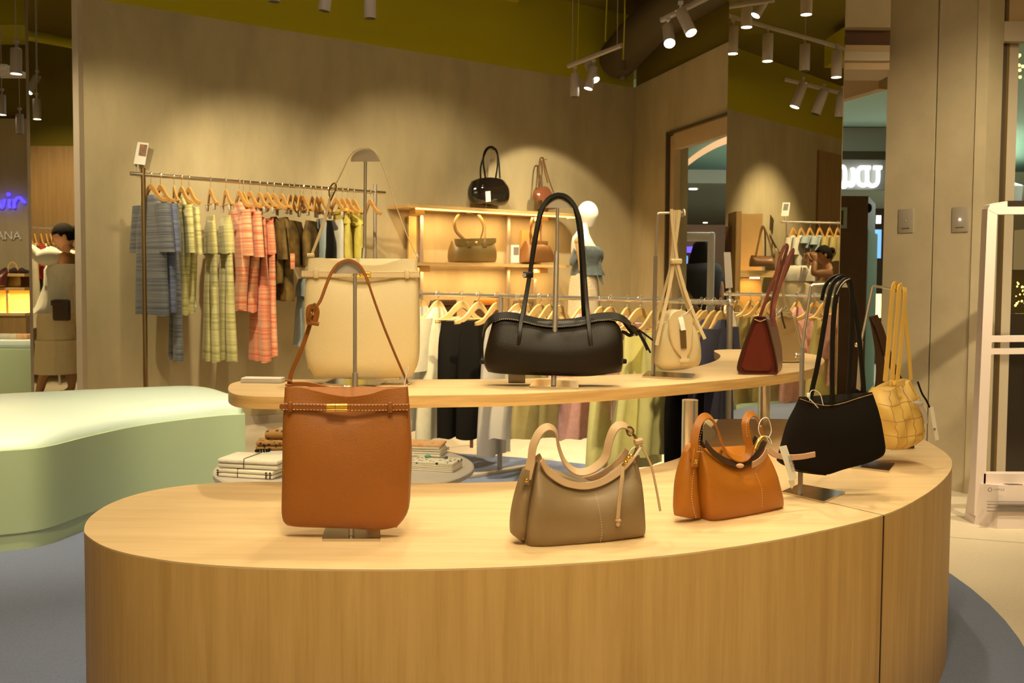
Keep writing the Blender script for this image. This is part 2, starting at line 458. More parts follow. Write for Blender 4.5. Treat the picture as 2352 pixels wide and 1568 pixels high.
# panel joints of the wall
# floor and the round carpet
fl = MB().prism([(-12, -5), (9, -5), (9, 40), (-12, 40)], -.1, 0)
S(fl, 'floor', 'floor_tile')
gj = MB()
for (x0, y0, x1, y1) in ((2.05, 2.0, 2.62, 5.4), (1.7, 4.75, 3.9, 4.05), (-.6, 6.9, 1.5, 8.4)):
    A_ = Vector((x0, y0)); B_ = Vector((x1, y1)); d = (B_-A_).normalized(); n_ = Vector((-d.y, d.x))*.003
    gj.prism([A_-n_, B_-n_, B_+n_, A_+n_], 0.0, .0015)
S(gj, 'trim_1', 'grout')
circ = [(-1 + 2.8*cos(2*pi*k/96), 4 + 2.8*sin(2*pi*k/96)) for k in range(96)]
MB().prism(circ, 0.0, .010).build('carpet', M('blue_carpet'), smooth=False, label='round slate-blue carpet under the oak display plinth', cat='carpet')
# ceiling
S(MB().prism([(-12, -5), (2.9, -5), (2.9, 5.2), (1.3, 11.2), (-12, 11.2)], ZC, ZC+.1), 'ceiling', 'dark_green_paint')
S(MB().box((.1, 8.6, ZC-.06), (.4, 3.0, .12), dirM(.966, .26)), 'ceiling_beam', 'green_paint')

# right wall with the doorway to the mall
CP = Vector((1.256, 10.57)); CD = Vector((.26, -.966)).normalized()
cpt = lambda t: CP + CD*t
S(wall_strip(CP, cpt(.90), 0, ZW, .22, 1), 'wall_right', 'concrete')
S(wall_strip(cpt(.90), cpt(4.6), 2.62, ZW, .22, 1), 'wall_right_lintel', 'concrete')
S(wall_strip(cpt(0) + Vector((.03, .008)), cpt(4.6) + Vector((.03, .008)), ZW, ZC, .3, 1), 'wall_right_upper', 'dark_green_paint')
q0 = cpt(.90); q1 = cpt(.97); q2 = cpt(4.4)
fr = MB(); R_ = dirM(CD.x, CD.y)
fr.box((*(cpt(.912) + Vector((.01, .0))), 1.31), (.022, .06, 2.62), R_)
fr.box((*(cpt(2.6) + Vector((.01, .0))), 2.605), (3.4, .06, .022), R_)
S(fr, 'door_1', 'jamb_dark')
fr = MB()
fr.box((*(cpt(.975) + Vector((.05, .015))), 1.29), (.085, .07, 2.58), R_)
fr.box((*(cpt(2.6) + Vector((.05, .015))), 2.52), (3.2, .07, .15), R_)
S(fr, 'door_1_frame', 'shutter')

# mirror on the column between the two openings
MIR_R = Mirror((1.64, 6.0, 0), (-.69, -.72))
MIR_L = Mirror((-3.163, 7.22, 0), (-.5, -.87))
mr = thing('wall_mirror', 'tall frameless mirror covering the column between the doorway and the storefront opening', 'mirror', (1.64, 6.0, 0))
MB().prism([(1.337, 6.29), (1.887, 5.763), (1.892, 5.769), (1.343, 6.296)], 0.0, 3.9).build('mirror_glass', M('mirror'), mr, smooth=False)
MB().prism([(1.3445, 6.297), (1.893, 5.7705), (1.905, 5.86), (1.50, 6.55)], 0.0, 3.9).build('mirror_back', M('jamb_dark'), mr, smooth=False)
ml = thing('standing_mirror', 'tall narrow mirror at the left end of the concrete wall, beside the mint bench', 'mirror', (-3.4, 7.35, 0))
pR = Vector((-3.163, 7.22)); pL = Vector((-3.595, 7.468)); nb = Vector((.5, .87))
MB().prism([pL, pR, pR + nb*.01, pL + nb*.01], .02, 3.9).build('mirror_glass', M('mirror'), ml, smooth=False)
MB().prism([pL + Vector((-.03, .012)), pL, pL + nb*.04, pL + nb*.04 + Vector((-.03, .012))], 0.0, 3.9).build('edge_strip', M('steel'), ml, smooth=False)
MB().prism([pL + nb*.011, pR + nb*.011, pR + nb*.05, pL + nb*.05], 0.0, 3.9).build('backing', M('jamb_dark'), ml, smooth=False)
# pale trim that closes the wall beside the mirror
S(MB().prism([(-3.161, 7.212), (-3.128, 7.235), (-3.115, 7.33), (-3.19, 7.34), (-3.15, 7.235)], 0.0, ZC), 'trim_2', 'trim_paint')

# concrete column panels at the right, with a joint between the two panels
pa = Vector((2.249, 6.06)); pb = Vector((2.62, 5.567)); pd = (pb - pa).normalized()
def panel_pt(px):
    r = px_ratio(px); s = (r*pa.y - pa.x) / (pd.x - r*pd.y); return pa + pd*s
def px_ratio(px): return (px - 1176) / FPX
pj = panel_pt(2137)
S(wall_strip(pa, pj - pd*.005, 0, ZC, .5, 1), 'wall_column', 'concrete_column')
S(wall_strip(pj + pd*.005, pb, 0, ZC, .16, 1), 'wall_column_front', 'concrete_column')
S(wall_strip(pb, (2.771, 5.72), 0, ZC, .06, 1), 'wall_column_return', 'concrete_column')
S(wall_strip(pa, pj - pd*.005, .0, .02, -.004, 1), 'baseboard_column', 'jamb_dark')
# bulkhead and shutter housing over the opening beside the column
def hbox(o0, o1, z0, z1, name, m): return S(MB().prism([(1.900, 5.81 + o0), (2.165 + o0*.37, 5.81 + o0), (2.247, 6.055), (2.247, 6.06 + o1), (1.93, 6.06 + o1)], z0, z1), name, m)
hbox(.0, .40, 2.66, ZC, 'wall_bulkhead', 'concrete_column')
hbox(.08, .40, 2.56, 2.66, 'trim_3', 'kiosk_brown')
hbox(.03, .12, 2.525, 2.565, 'trim_4', 'shutter')
hbox(.02, .12, 2.475, 2.525, 'trim_6', 'trim_paint')
hbox(.05, .12, 2.43, 2.475, 'trim_7', 'shutter')
# storefront window at the right edge
w0 = pb + Vector((.10, .17))
def wbox(px0, px1, Y, z0, z1, name, m, dy=.05):
    x0 = px_ratio(px0)*Y; x1 = px_ratio(px1)*Y
    return S(MB().prism([(x0, Y), (x1, Y), (x1, Y+dy), (x0, Y+dy)], z0, z1), name, m)
wbox(2283, 2294, 5.72, 0, ZC, 'window_1_jamb', 'jamb_dark')
wbox(2294, 2300, 5.725, 0, ZC, 'window_1_strip', 'bronze')
wbox(2300, 2321, 5.73, 0, ZC, 'window_1_frame', 'trim_paint')
wbox(2286, 2600, 5.66, 2.55, 2.66, 'window_1_head', 'trim_paint')
wbox(2296, 2600, 5.68, 2.66, 2.80, 'window_1_shutter', 'shutter')
wbox(2285, 2600, 5.60, 2.80, ZC, 'window_1_bulkhead', 'concrete_column')
wbox(2321, 2600, 5.75, 0.0, 1.02, 'window_1_panel', 'glass_dark')

for i, (px, py) in enumerate(((2076, 507), (2200, 504))):
    pp = panel_pt(px); z = P(px, py, Y=pp.y).z
    nrm = Vector((-pd.y, pd.x)); nrm = nrm if nrm.y < 0 else -nrm
    c = Vector((pp.x, pp.y, z)) + Vector((nrm.x, nrm.y, 0))*.004
    lab = ['flush grey metal wall plate on the column panel nearer the column mirror', 'flush grey metal wall plate with a tiny white light, nearer the window'][i]
    o = thing('wall_plate', lab, 'wall plate', c)
    Mx = dirM(pd.x, pd.y)
    MB().box(c, (.098, .008, .142), Mx, .003).build('plate', M('steel_matte'), o)
    sm = MB(); sm.ball(c + Vector((nrm.x, nrm.y, 0))*.005, .0045)
    sm.build('indicator', M('lamp_glow' if i else 'steel'), o)
    MB().box(c + Vector((nrm.x, nrm.y, 0))*.0045 + Vector((0, 0, -.045)), (.05, .003, .004), Mx).build('slot', M('duct_dark'), o)

# ---------------------------------------------------------------- wall seen in the column mirror (opposite side of the shop)
XF = MIR_R
A_ = Vector((2.55, 11.85)); B_ = Vector((4.78, 14.4)); D_ = (B_ - A_).normalized()
S(wall_strip(A_ - D_*.6, B_ + D_*1.2, 0, ZW, .12, 1), 'wall_left', 'concrete')
S(wall_strip(A_ - D_*.6, B_ + D_*1.2, ZW, ZC, .12, 1), 'wall_left_upper', 'green_paint')
s0 = A_ + D_*2.42
S(wall_strip(s0 - Vector((-D_.y, D_.x))*.03, s0 - Vector((-D_.y, D_.x))*.03 + D_*2.0, 0, 2.98, .03, 1), 'wall_left_panel', 'panel_wood')
XF = None
# wall seen in the standing mirror
XF = MIR_L
S(MB().box((-5.6, 11.7, 1.35), (4.5, .1, 2.7)), 'wall_side', 'panel_wood')
S(MB().box((-5.6, 11.75, (2.7+ZC)/2), (5.5, .1, ZC-2.7)), 'wall_side_upper', 'dark_green_paint')
XF = None
# wall directly beyond the standing mirror, with the glowing sign
S(MB().box((-6.05, 10.6, 1.42), (4.4, .1, 2.84)), 'wall_far_left', 'concrete')
S(MB().box((-6.05, 10.65, (2.84+ZC)/2), (4.4, .1, ZC-2.84)), 'wall_far_left_upper', 'dark_green_paint')

# ceiling ducts and pipes
def duct(name, pts, r, m, label, cat='duct', n=14):
    return MB().tube(cr(pts, 6), r, n).build(name, M(m), label=label, cat=cat)
duct('air_duct', [(1.05, 10.2, 3.42), (1.25, 9.4, 3.55), (1.55, 8.3, 3.6), (1.9, 7.2, 3.6)], .20, 'duct_dark', 'thick dark brown air duct running above the doorway wall')
duct('ceiling_pipe', [(-4.5, 5.5, 3.75), (-1.5, 5.9, 3.75), (1.5, 6.1, 3.75)], .06, 'green_paint', 'green painted pipe crossing under the ceiling behind the podium', 'pipe')
duct('ceiling_pipe', [(-6.5, 6.0, 3.5), (-6.0, 7.5, 3.5), (-5.6, 9.4, 3.5), (-5.0, 9.4, 3.5)], .05, 'green_paint', 'bent green painted ceiling pipe beyond the standing mirror', 'pipe')
MB().box((-5.0, 9.9, 3.70), (.8, .8, .3)).build('air_duct', M('green_paint'), smooth=False, label='square green painted ventilation duct above the far-left display shelves', cat='duct')
MB().box((-3.0, 2.2, 3.70), (.8, 3.6, .30)).build('air_duct', M('green_paint'), smooth=False, label='long square green painted ventilation duct above the mint bench', cat='duct')
cb = thing('air_vent', 'white slatted air vent panel under the far-left ceiling', 'air vent', P(15, 160, Y=9.0))
c = P(12, 163, Y=9.0)
MB().box(c, (.26, .5, .02)).build('panel', M('white_plastic'), cb)
for k in range(4): MB().box(c + Vector((0, -.2 + k*.12, -.02)), (.24, .03, .02)).build('slat', M('white_plastic'), cb)
for i, (px, y1, Y) in enumerate(((1325, 150, 8.5), (1390, 95, 8.2), (1431, 140, 8.8))):
    bot = P(px, y1, Y=Y); m_ = MB(); pts = cr([Vector((bot.x, bot.y, ZC)), Vector((bot.x + .01, bot.y, (bot.z+ZC)/2)), bot], 5)
    m_.tube(pts, .006 if i else .004, 6)
    m_.build('ceiling_cable', M('green_paint'), label=['thin cable dropping from the ceiling to the end of the far track', 'looping cable dropping to the middle of the far lamp track', 'straight cable with a dark sensor hanging beside the far lamp track'][i], cat='cable')
sb = P(1431, 158, Y=8.8)
so = thing('ceiling_sensor', 'small dark sensor hanging on a cable below the ceiling near the wall corner', 'sensor', sb)
MB().cyl(sb + Vector((0, 0, .07)), sb - Vector((0, 0, .02)), .025).build('body', M('duct_dark'), so)
MB().ball(sb - Vector((0, 0, .08)), .028).build('head', M('duct_dark'), so)

# ---------------------------------------------------------------- the mall outside
S(MB().prism([(2.9, 5), (14, 5), (14, 40), (1.3, 40), (1.3, 11.2)], 3.4, 3.5), 'ceiling_mall', 'mall_ceiling')
S(MB().box((6.5, 22, 2.75), (15, 14, .2)), 'ceiling_mall_lower', 'mall_grey')
S(MB().box((7, 30, 1.7), (16, .2, 3.4)), 'wall_mall', 'mall_grey')
m_ = MB(); m_.ribbon(cr([P(1540, 405, Y=18.2), P(1562, 388, Y=18), P(1600, 358, Y=16.4), P(1640, 334, Y=15.2), P(1680, 318, Y=14.4), P(1720, 306, Y=13.8)], 6), .10, .03, (0, .3, 1))
m_.build('cove_light', M('cove_glow'), label='curved glowing cove strip in the mall ceiling seen through the doorway', cat='light strip')
for i, (px, py, Y, s) in enumerate(((1592, 435, 14, .06), (1620, 512, 22, .05), (1642, 524, 22, .05))):
    c = P(px, py, z=2.636)
    MB().cyl(c, c + Vector((0, 0, .015)), s*1.1, 14).build('downlight', M('downlight'), label=['largest round mall downlight seen through the doorway', 'small mall downlight above the white gate outside, the nearer to the wall corner', 'small mall downlight above the white gate outside, the nearer to the column mirror'][i], cat='ceiling light')
# white security gate outside the doorway
def gate_out(px0, px1, y0, Y, label):
    o = thing('security_gate', label, 'security gate', P((px0+px1)/2, 640, Y=Y) * 1.0 + Vector((0, 0, -1.2)))
    m1 = MB()
    for px in (px0, px1):
        c = P(px, y0, Y=Y); m1.box((c.x, c.y, c.z/2), (.07, .10, c.z), None, .02)
    c0 = P(px0, y0, Y=Y); c1 = P(px1, y0, Y=Y)
    m1.box(((c0.x+c1.x)/2, c0.y, c0.z - .05), (c1.x-c0.x, .10, .10), None, .02)
    m1.box(((c0.x+c1.x)/2, c0.y, .45), (c1.x-c0.x, .06, .06))
    m1.box(((c0.x+c1.x)/2, c0.y, .08), (c1.x-c0.x+.07, .14, .16), None, .02)
    m1.build('frame', M('gate_plastic'), o)
gate_out(1545, 1634, 533, 11.2, 'white security gate standing outside the doorway behind the cream bag')
# dim shop opposite with screens
S(MB().box((2.7, 15.0, .95), (3.2, .2, 2.15)), 'wall_mall_shop', 'kiosk_brown')
c = P(1567, 573, Y=14.8)
tvo = MB().box(c, (.42, .04, .09)).build('display_screen', M('screen_violet'), label='violet-blue glowing screen in the shop opposite, behind the person', cat='screen')
c = P(1571, 606, Y=14.85)
MB().box(c, (.10, .04, .24)).build('display_screen', M('screen_blue'), label='narrow upright blue screen beside the person outside the doorway', cat='screen')
c = P(1612, 545, Y=14.8)
MB().box(c, (.025, .03, .09)).build('hanging_lamp', M('warm_bulb'), label='tiny yellow lamp strip glowing in the dim shop outside', cat='lamp')

# sign of the shop across the mall
SY = 14.0
sg = thing('shop_sign', 'illuminated white curling letters on a grey fascia across the mall', 'shop sign', P(1976, 437, Y=SY))
c = P(1976, 402, Y=SY+.12); MB().box(c, (1.2, .1, .42)).build('fascia', M('gunmetal'), sg, smooth=False)
st = {'a': [[(150, 275), (185, 268), (205, 310), (205, 425), (190, 470), (160, 478)], [(148, 445), (165, 490), (200, 497), (228, 470), (243, 440)]],
      'u': [[(243, 440), (258, 480), (290, 480), (305, 440), (305, 350), (295, 320)], [(280, 305), (300, 300), (318, 330)]],
      'w': [[(425, 277), (385, 280), (358, 320), (355, 400), (368, 455), (405, 482), (445, 475), (463, 430), (463, 280)], [(463, 440), (490, 478), (530, 488), (570, 470), (590, 420), (592, 280)], [(425, 277), (500, 277)], [(540, 277), (632, 277)]]}
for k, strokes in st.items():
    m_ = MB()
    for s_ in strokes:
        pts = [P(x/5.056 + 1900, y/5.056 + 330, Y=SY) for x, y in s_]
        m_.tube(cr(pts, 5) if len(pts) > 2 else pts, .028, 8)
    m_.build('letter', M('sign_white'), sg)
S(MB().box((P(1976, 358, Y=SY+.3).x, SY+.35, P(1976, 354, Y=SY).z), (1.4, .2, .15)), 'trim_5', 'jamb_dark')
S(MB().box((P(1976, 447, Y=SY+.3).x, SY+.55, .9), (1.6, .2, 2.7)), 'wall_mall_front', 'glass_dark')
S(MB().box((P(1976, 447, Y=SY+.3).x, SY+.45, 3.16), (1.6, .2, .46)), 'wall_mall_front_upper', 'mall_grey')
# brown kiosk with a mint poster on its side
kc = P(1966, 640, Y=10.5)
kt = P(1966, 450, Y=10.5).z
ko = thing('advertising_kiosk', 'dark brown free-standing kiosk outside the opening between mirror and column', 'kiosk', (kc.x, 10.5, 0))
xl = P(1915, 600, Y=10.5).x; xr = P(1991, 600, Y=10.5).x; xb = P(2008, 600, Y=11.6).x
MB().prism([(xl, 10.5), (xr, 10.5), (xb, 11.6), (xl, 11.6)], 0.0, kt).build('cabinet', M('kiosk_brown'), ko, smooth=False)
pan = MB(); o0 = Vector((xr + .004, 10.52, 0)); o1 = Vector((xb + .004, 11.55, 0))
pan.add([o0, o1, o1 + Vector((0, 0, kt-.35)), o0 + Vector((0, 0, kt-.35)), o0 + Vector((.01, 0, 0)), o1 + Vector((.01, 0, 0)), o1 + Vector((.01, 0, kt-.35)), o0 + Vector((.01, 0, kt-.35))],
        [(0, 1, 2, 3), (7, 6, 5, 4), (0, 3, 7, 4), (1, 5, 6, 2), (3, 2, 6, 7)])
pan.build('poster', M('mint_dress'), ko, smooth=False)
c = P(1995, 478, Y=10.55); MB().ball(c, (.03, .06, .05)).build('poster_head', M('hair'), ko)
c = P(1936, 500, Y=10.48)
MB().box(c, (.085, .02, .22), None, .004).build('notice_frame', M('mall_grey'), ko)
MB().box(P(1934, 500, Y=10.465), (.025, .01, .15)).build('notice_slot', M('duct_dark'), ko)
c = P(2014, 560, Y=12.6); MB().box(c, (.10, .03, .36)).build('display_screen', M('screen_blue'), label='tall blue screen glowing behind the brown kiosk', cat='screen')
c = P(2018, 504, Y=12.5); MB().box(c, (.05, .03, .10)).build('light_box', M('sign_white'), label='small white light box above the blue screen by the column', cat='sign')
c = P(2012, 702, Y=12.6); MB().box(c, (.12, .03, .30)).build('light_box', M('led'), label='small orange light box low behind the yellow bag stand', cat='sign')
# fairy lights and glassware behind the storefront window
fl_ = MB(); rnd = random.Random(3)
for k in range(70):
    fl_.ball(P(rnd.uniform(2332, 2420), rnd.uniform(640, 705), Y=7.4 + rnd.uniform(0, .3)), rnd.uniform(.004, .009), None, 6, 4)
for k in range(14):
    fl_.ball(P(rnd.uniform(2338, 2380), rnd.uniform(120, 190), Y=6.4), .010, None, 6, 4)
fl_.build('fairy_lights', M('warm_bulb'), label='cluster of tiny golden fairy lights behind the storefront window', cat='string lights', kind='stuff')
S(MB().box((P(2450, 640, Y=7.7).x, 7.9, .65), (1.4, .1, 1.3)), 'wall_mall_bar', 'duct_dark')

# ================================================================ lamps
def lamp(px, py0, py1, Y, label, lit=True, tilt=(0, 0), target=None, power=0, size=50, r=.037, glow_face=None, L=.19, blend=.6, color=WARM, wire=False):
    """track spotlight: bottom centre at pixel (px,py1)"""
    b = P(px, py1, Y=Y)
    if target is not None and power: ax = (Vector(target) - tx(b)).normalized()
    d = Vector((tilt[0], tilt[1], 1)).normalized()        # axis, pointing up from the mouth
    top = b + d*L
    t = thing('track_spotlight', label, 'spotlight', top + Vector((0, 0, .06)), 'spotlights on the ceiling tracks')
    m_ = MB(); m_.tube([b, b + d*.004, top - d*.006, top], [r*.94, r, r, r*.9], 20, cap=False); m_.add([top + Vector((r*.9*cos(a*pi/10), r*.9*sin(a*pi/10), 0)) for a in range(20)], [tuple(range(20))])
    m_.build('housing', M('lamp_body'), t)
    k = MB(); k.cyl(top, top + Vector((0, 0, .045)), .008, 8); k.box(top + Vector((0, 0, .05)), (.03, .03, .02)); k.build('bracket', M('lamp_body'), t)
    g = MB(); g.tube([b + d*.006, b + d*.012], r*.9, 20); g.build('lens', M('lamp_glow' if lit else 'duct_dark'), t)
    if wire: q_ = top + Vector((0, 0, .05)); MB().cyl(q_, Vector((q_.x, q_.y, ZC)), .004, 6).build('suspension_rod', M('lamp_body'), t)
    if power:
        src = tx(b - d*.012)
        o = spot(src, target, power, size, blend, color, parent=t)
    return t
def track(p0, p1, label, drop=True):
    p0 = Vector(p0); p1 = Vector(p1); t = thing('lamp_track', label, 'light track', (p0+p1)/2)
    m_ = MB(); m_.ribbon([p0, p1], .034, .030, (0, 0, 1)); m_.build('rail', M('lamp_body'), t)
    if drop:
        for f in (.08, .92):
            q = p0.lerp(p1, f); MB().cyl(q, Vector((q.x, q.y, ZC)), .003, 6).build('suspension_wire', M('lamp_body'), t)
def t_at0(px):
    r = px_ratio(px); return (r*WP.y - WP.x) / (WU.x - r*WU.y)
# far group by the corner
lamp(1320, 175, 222, 8.4, 'unlit cylinder spotlight hanging at the left end of the far track, near the wall corner', lit=False, target=None)
lamp(1351, 165, 204, 8.4, 'second spotlight of the far track, its lens seen as a thin line', tilt=(.25, .10), target=wall_pt(t_at0(1250), 0, 1.4), power=80, size=66, blend=.25)
lamp(1368, 150, 184, 8.4, 'third spotlight of the far track, tilted with a bright oval lens', tilt=(-.35, .6), r=.036, power=0)
track(P(1305, 152, Y=8.4), P(1428, 104, Y=7.9), 'far lamp track near the wall corner with three spotlights')
lamp(1538, 60, 100, 6.4, 'glaring spotlight aimed straight at the viewer, in front of the doorway wall', tilt=(.05, .95), r=.037, power=0)
lamp(1588, 40, 76, 6.3, 'bright tilted spotlight just beside the glaring one', tilt=(-.35, .55), r=.037, power=0)
track(P(1520, 46, Y=6.7), P(1690, -38, Y=6.0), 'lamp track above the doorway carrying the glaring spotlights', drop=False)
lamp(629, -60, 4, 6.2, 'leftmost of three unlit lamp ends poking in at the top edge', lit=False, wire=True)
lamp(744, -50, 25, 6.2, 'middle of three unlit lamp ends poking in at the top edge, slightly tilted', lit=False, tilt=(.15, 0), wire=True)
lamp(850, -30, 42, 6.2, 'lowest of three unlit lamp ends poking in at the top edge, above the cream bag', lit=False, wire=True)
# reflected in the column mirror
XF = MIR_R
lamp(1683, 62, 124, 8.75, 'lit downward spotlight mirrored at the left edge of the column mirror', r=.046, L=.235)
lamp(1715, 0, 63, 8.25, 'lit downward spotlight mirrored just right of the track corner', r=.046, L=.235)
lamp(1763, 84, 141, 8.75, 'lit spotlight mirrored under the middle of the upper track in the column mirror', r=.046, L=.235)
lamp(1852, -30, 34, 8.12, 'lit spotlight mirrored at the very top of the column mirror', wire=True, r=.046, L=.235)
lamp(1848, 108, 163, 9.00, 'unlit pale spotlight mirrored above the lower track in the column mirror', lit=False, wire=True, r=.046, L=.235)
lamp(1921, 120, 178, 9.00, 'lit spotlight mirrored at the right edge of the column mirror', r=.046, L=.235)
lamp(1825, 205, 246, 9.50, 'tilted lit spotlight mirrored at the left end of the lower track', tilt=(.35, 0), r=.046, L=.235)
lamp(1873, 228, 262, 9.50, 'tilted unlit spotlight mirrored under the middle of the lower track', lit=False, tilt=(.35, 0), r=.046, L=.235)
lamp(1928, 232, 270, 9.50, 'unlit spotlight mirrored at the right end of the lower track', lit=False, tilt=(.1, 0), r=.046, L=.235)
track(P(1672, 36, Y=8.75), P(1960, 117, Y=9.12), 'upper lamp track mirrored in the column mirror', drop=False)
track(P(1803, 182, Y=9.50), P(1965, 222, Y=9.50), 'lower lamp track mirrored in the column mirror', drop=False)
XF = None
# reflected in the standing mirror / seen beyond it
lamp(37, 125, 170, 7.6, 'lit cylinder spotlight at the far left beside the white air vent', r=.042, tilt=(0.02, 0), wire=True)
lamp(5, 240, 264, 9.6, 'small lit spotlight seen low at the left picture edge', wire=True)
lamp(46, 275, 308, 9.6, 'unlit pale spotlight hanging above the blue neon sign', lit=False, wire=True)
XF = MIR_L
lamp(86, 235, 274, 9.6, 'lit spotlight mirrored in the standing mirror under the ceiling pipes', power=160, target=(-5.7, 7.2, .9), size=90, wire=True)
spot(tx((-4.9, 9.9, 2.9)), tx((-5.1, 11.6, 1.4)), 110, 90, .8)  # added spot without a housing, brightens the panelled wall behind the woman
lamp(66, 190, 212, 9.6, 'small glowing spotlight mirrored at the upper left of the standing mirror', tilt=(.3, .5), wire=True)
XF = None

# spotlights above the display, out of the picture at the top: these light the bags
def overhead(x, y, z, target, power, size, label, blend=.5, color=WARM):
    t = thing('track_spotlight', label, 'spotlight', (x, y, z + .25), 'spotlights on the ceiling tracks')
    b = Vector((x, y, z)); d = (b - Vector(target)).normalized()
    MB().tube([b, b + d*.004, b + d*.19], [.035, .037, .037], 16).build('housing', M('lamp_body'), t)
    MB().tube([b - d*.003, b - d*.001], .031, 16).build('lens', M('lamp_glow'), t)
    MB().cyl(b + d*.19, Vector((x, y, z + .25)), .008, 8).build('bracket', M('lamp_body'), t)
    spot(b - d*.015, target, power, size, blend, color, parent=t)
ov = [(-.95, 1.9, 3.1, (-.75, 2.4, .62), 60, 50, 'above the left end of the podium'),
      (-.25, 3.5, 3.15, (-.25, 2.35, .62), 85, 52, 'behind and above the tall tan bag'),
      (.45, 3.3, 3.15, (.40, 2.3, .62), 85, 52, 'above the taupe handbag'),
      (1.05, 3.6, 3.15, (.95, 2.8, .62), 85, 52, 'above the dark red tote'),
      (1.25, 2.4, 3.15, (1.15, 2.9, .62), 60, 50, 'above the black hanging bag'),
      (-.35, 1.1, 3.1, (-.25, 2.3, 1.0), 75, 46, 'in front of the tall tan bag'),
      (.40, 1.0, 3.1, (.35, 2.4, .9), 60, 48, 'in front of the taupe handbag'),
      (.2, 2.0, 3.2, (.25, 3.0, .95), 60, 48, 'above the black duffel bag')]
for x, y, z, t_, pw, sz, lb in ov:
    overhead(x, y, z, t_, pw*.66, sz, 'lit ceiling spotlight ' + lb)
# wall washers and rack lights
ww = [(-1.7, 6.0, 3.1, (-1.9, 7.9, 1.5), 150, 62, 'aimed at the clothes rack on the concrete wall'),
      (-2.9, 5.4, 3.1, (-2.8, 7.4, 1.6), 90, 60, 'aimed at the left end of the concrete wall'),
      (-.6, 6.7, 3.36, (-.7, 8.7, 1.7), 110, 60, 'aimed between the rack and the bag shelves'),
      (-.1, 7.0, 3.42, (.30, 9.5, 1.1), 130, 44, 'aimed at the bag shelves and mannequin'),
      (1.0, 8.3, 3.55, (.70, 9.1, 1.4), 110, 38, 'above the mannequin'),
      (.0, 4.8, 3.15, (.1, 5.9, .8), 220, 60, 'above the front clothes rack'),
      (.85, 3.9, 3.15, (.95, 4.9, .8), 140, 60, 'above the right end of the front clothes rack'),
      (-2.2, 3.6, 3.15, (-2.4, 5.0, .4), 210, 64, 'above the mint bench'),
      (-1.7, 2.3, 3.1, (-2.0, 3.9, .1), 150, 66, 'added to brighten the mint bench front'),  # extra unseen lamp, put in to lift the bench front
      (.0, .6, 3.1, (.2, 2.0, .1), 60, 80, 'in front of the oak plinth'),
      (-1.0, 3.6, 3.1, (-.7, 4.3, .4), 90, 46, 'above the low round table'),
      (-1.0, 4.6, 3.15, (-1.0, 6.2, .0), 150, 70, 'above the blue carpet'),
      (.2, 5.8, 3.15, (.4, 7.6, .0), 260, 70, 'above the floor by the bag shelves'),
      (2.4, 3.2, 3.15, (2.5, 5.5, 1.1), 160, 64, 'in front of the concrete column'),
      (3.0, 4.0, 3.15, (2.6, 4.8, .4), 130, 64, 'above the security gate'),
      (-4.6, 7.6, 3.1, (-5.2, 9.6, .9), 120, 64, 'above the second mint bench'),
      (-3.6, 3.3, 3.15, (-5.0, 4.2, 1.3), 150, 66, 'aimed at the clothes on the opposite wall')]
for x, y, z, t_, pw, sz, lb in ww:
    overhead(x, y, z, t_, pw*1.2, sz, 'lit ceiling spotlight ' + lb, blend=.8)

# ================================================================ podium, tier, bench, table
ZP, ZT = .623, .882
def poly_px(pts, z, n=6, closed=True):
    return [(q.x, q.y) for q in cr([P(x, y, z=z) for x, y in pts], n, closed)]
podium_px = [(193, 1215), (208, 1236), (250, 1258), (320, 1276), (430, 1292), (600, 1303), (830, 1307), (1050, 1305), (1250, 1297), (1450, 1283), (1650, 1260), (1850, 1226), (2029, 1182),
             (2120, 1138), (2170, 1098), (2187, 1066), (2172, 1040), (2110, 1003), (2040, 984), (1950, 970), (1850, 963), (1740, 961.5), (1650, 962.5), (1616, 964), (1622, 972), (1637, 985), (1643, 997), (1632, 1012), (1608, 1027),
             (1560, 1051), (1480, 1074), (1380, 1090), (1240, 1102), (1080, 1108), (900, 1109), (720, 1107), (560, 1106), (440, 1113), (340, 1128), (260, 1153), (210, 1184)]
pp_ = poly_px(podium_px, ZP)
pod = thing('display_plinth', 'large curved kidney-shaped oak display plinth in the foreground', 'display plinth', (.2, 2.6, 0.010))
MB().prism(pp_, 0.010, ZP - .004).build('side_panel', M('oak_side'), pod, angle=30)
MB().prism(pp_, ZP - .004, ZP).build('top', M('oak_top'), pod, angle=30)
q1 = P(2029, 1183, z=ZP); q2 = P(1868, 1146, z=ZP)
sm = MB(); d2 = (q2 - q1).normalized(); n2 = Vector((-d2.y, d2.x, 0))*.0009
sm.add([q1 - n2, q2 - n2, q2 + n2, q1 + n2] + [p + Vector((0, 0, .0006)) for p in (q1 - n2, q2 - n2, q2 + n2, q1 + n2)], [(3, 2, 1, 0), (4, 5, 6, 7), (0, 1, 5, 4), (1, 2, 6, 5), (2, 3, 7, 6), (3, 0, 4, 7)])
qq = P(2029, 1184, z=ZP); out = Vector((.55, -.83, 0)).normalized()*.0012
sm.box(qq + out - Vector((0, 0, .3)), (.002, .003, .6), dirM(.83, .55))
sm.build('panel_joint', M('edge_paint'), pod, smooth=False)

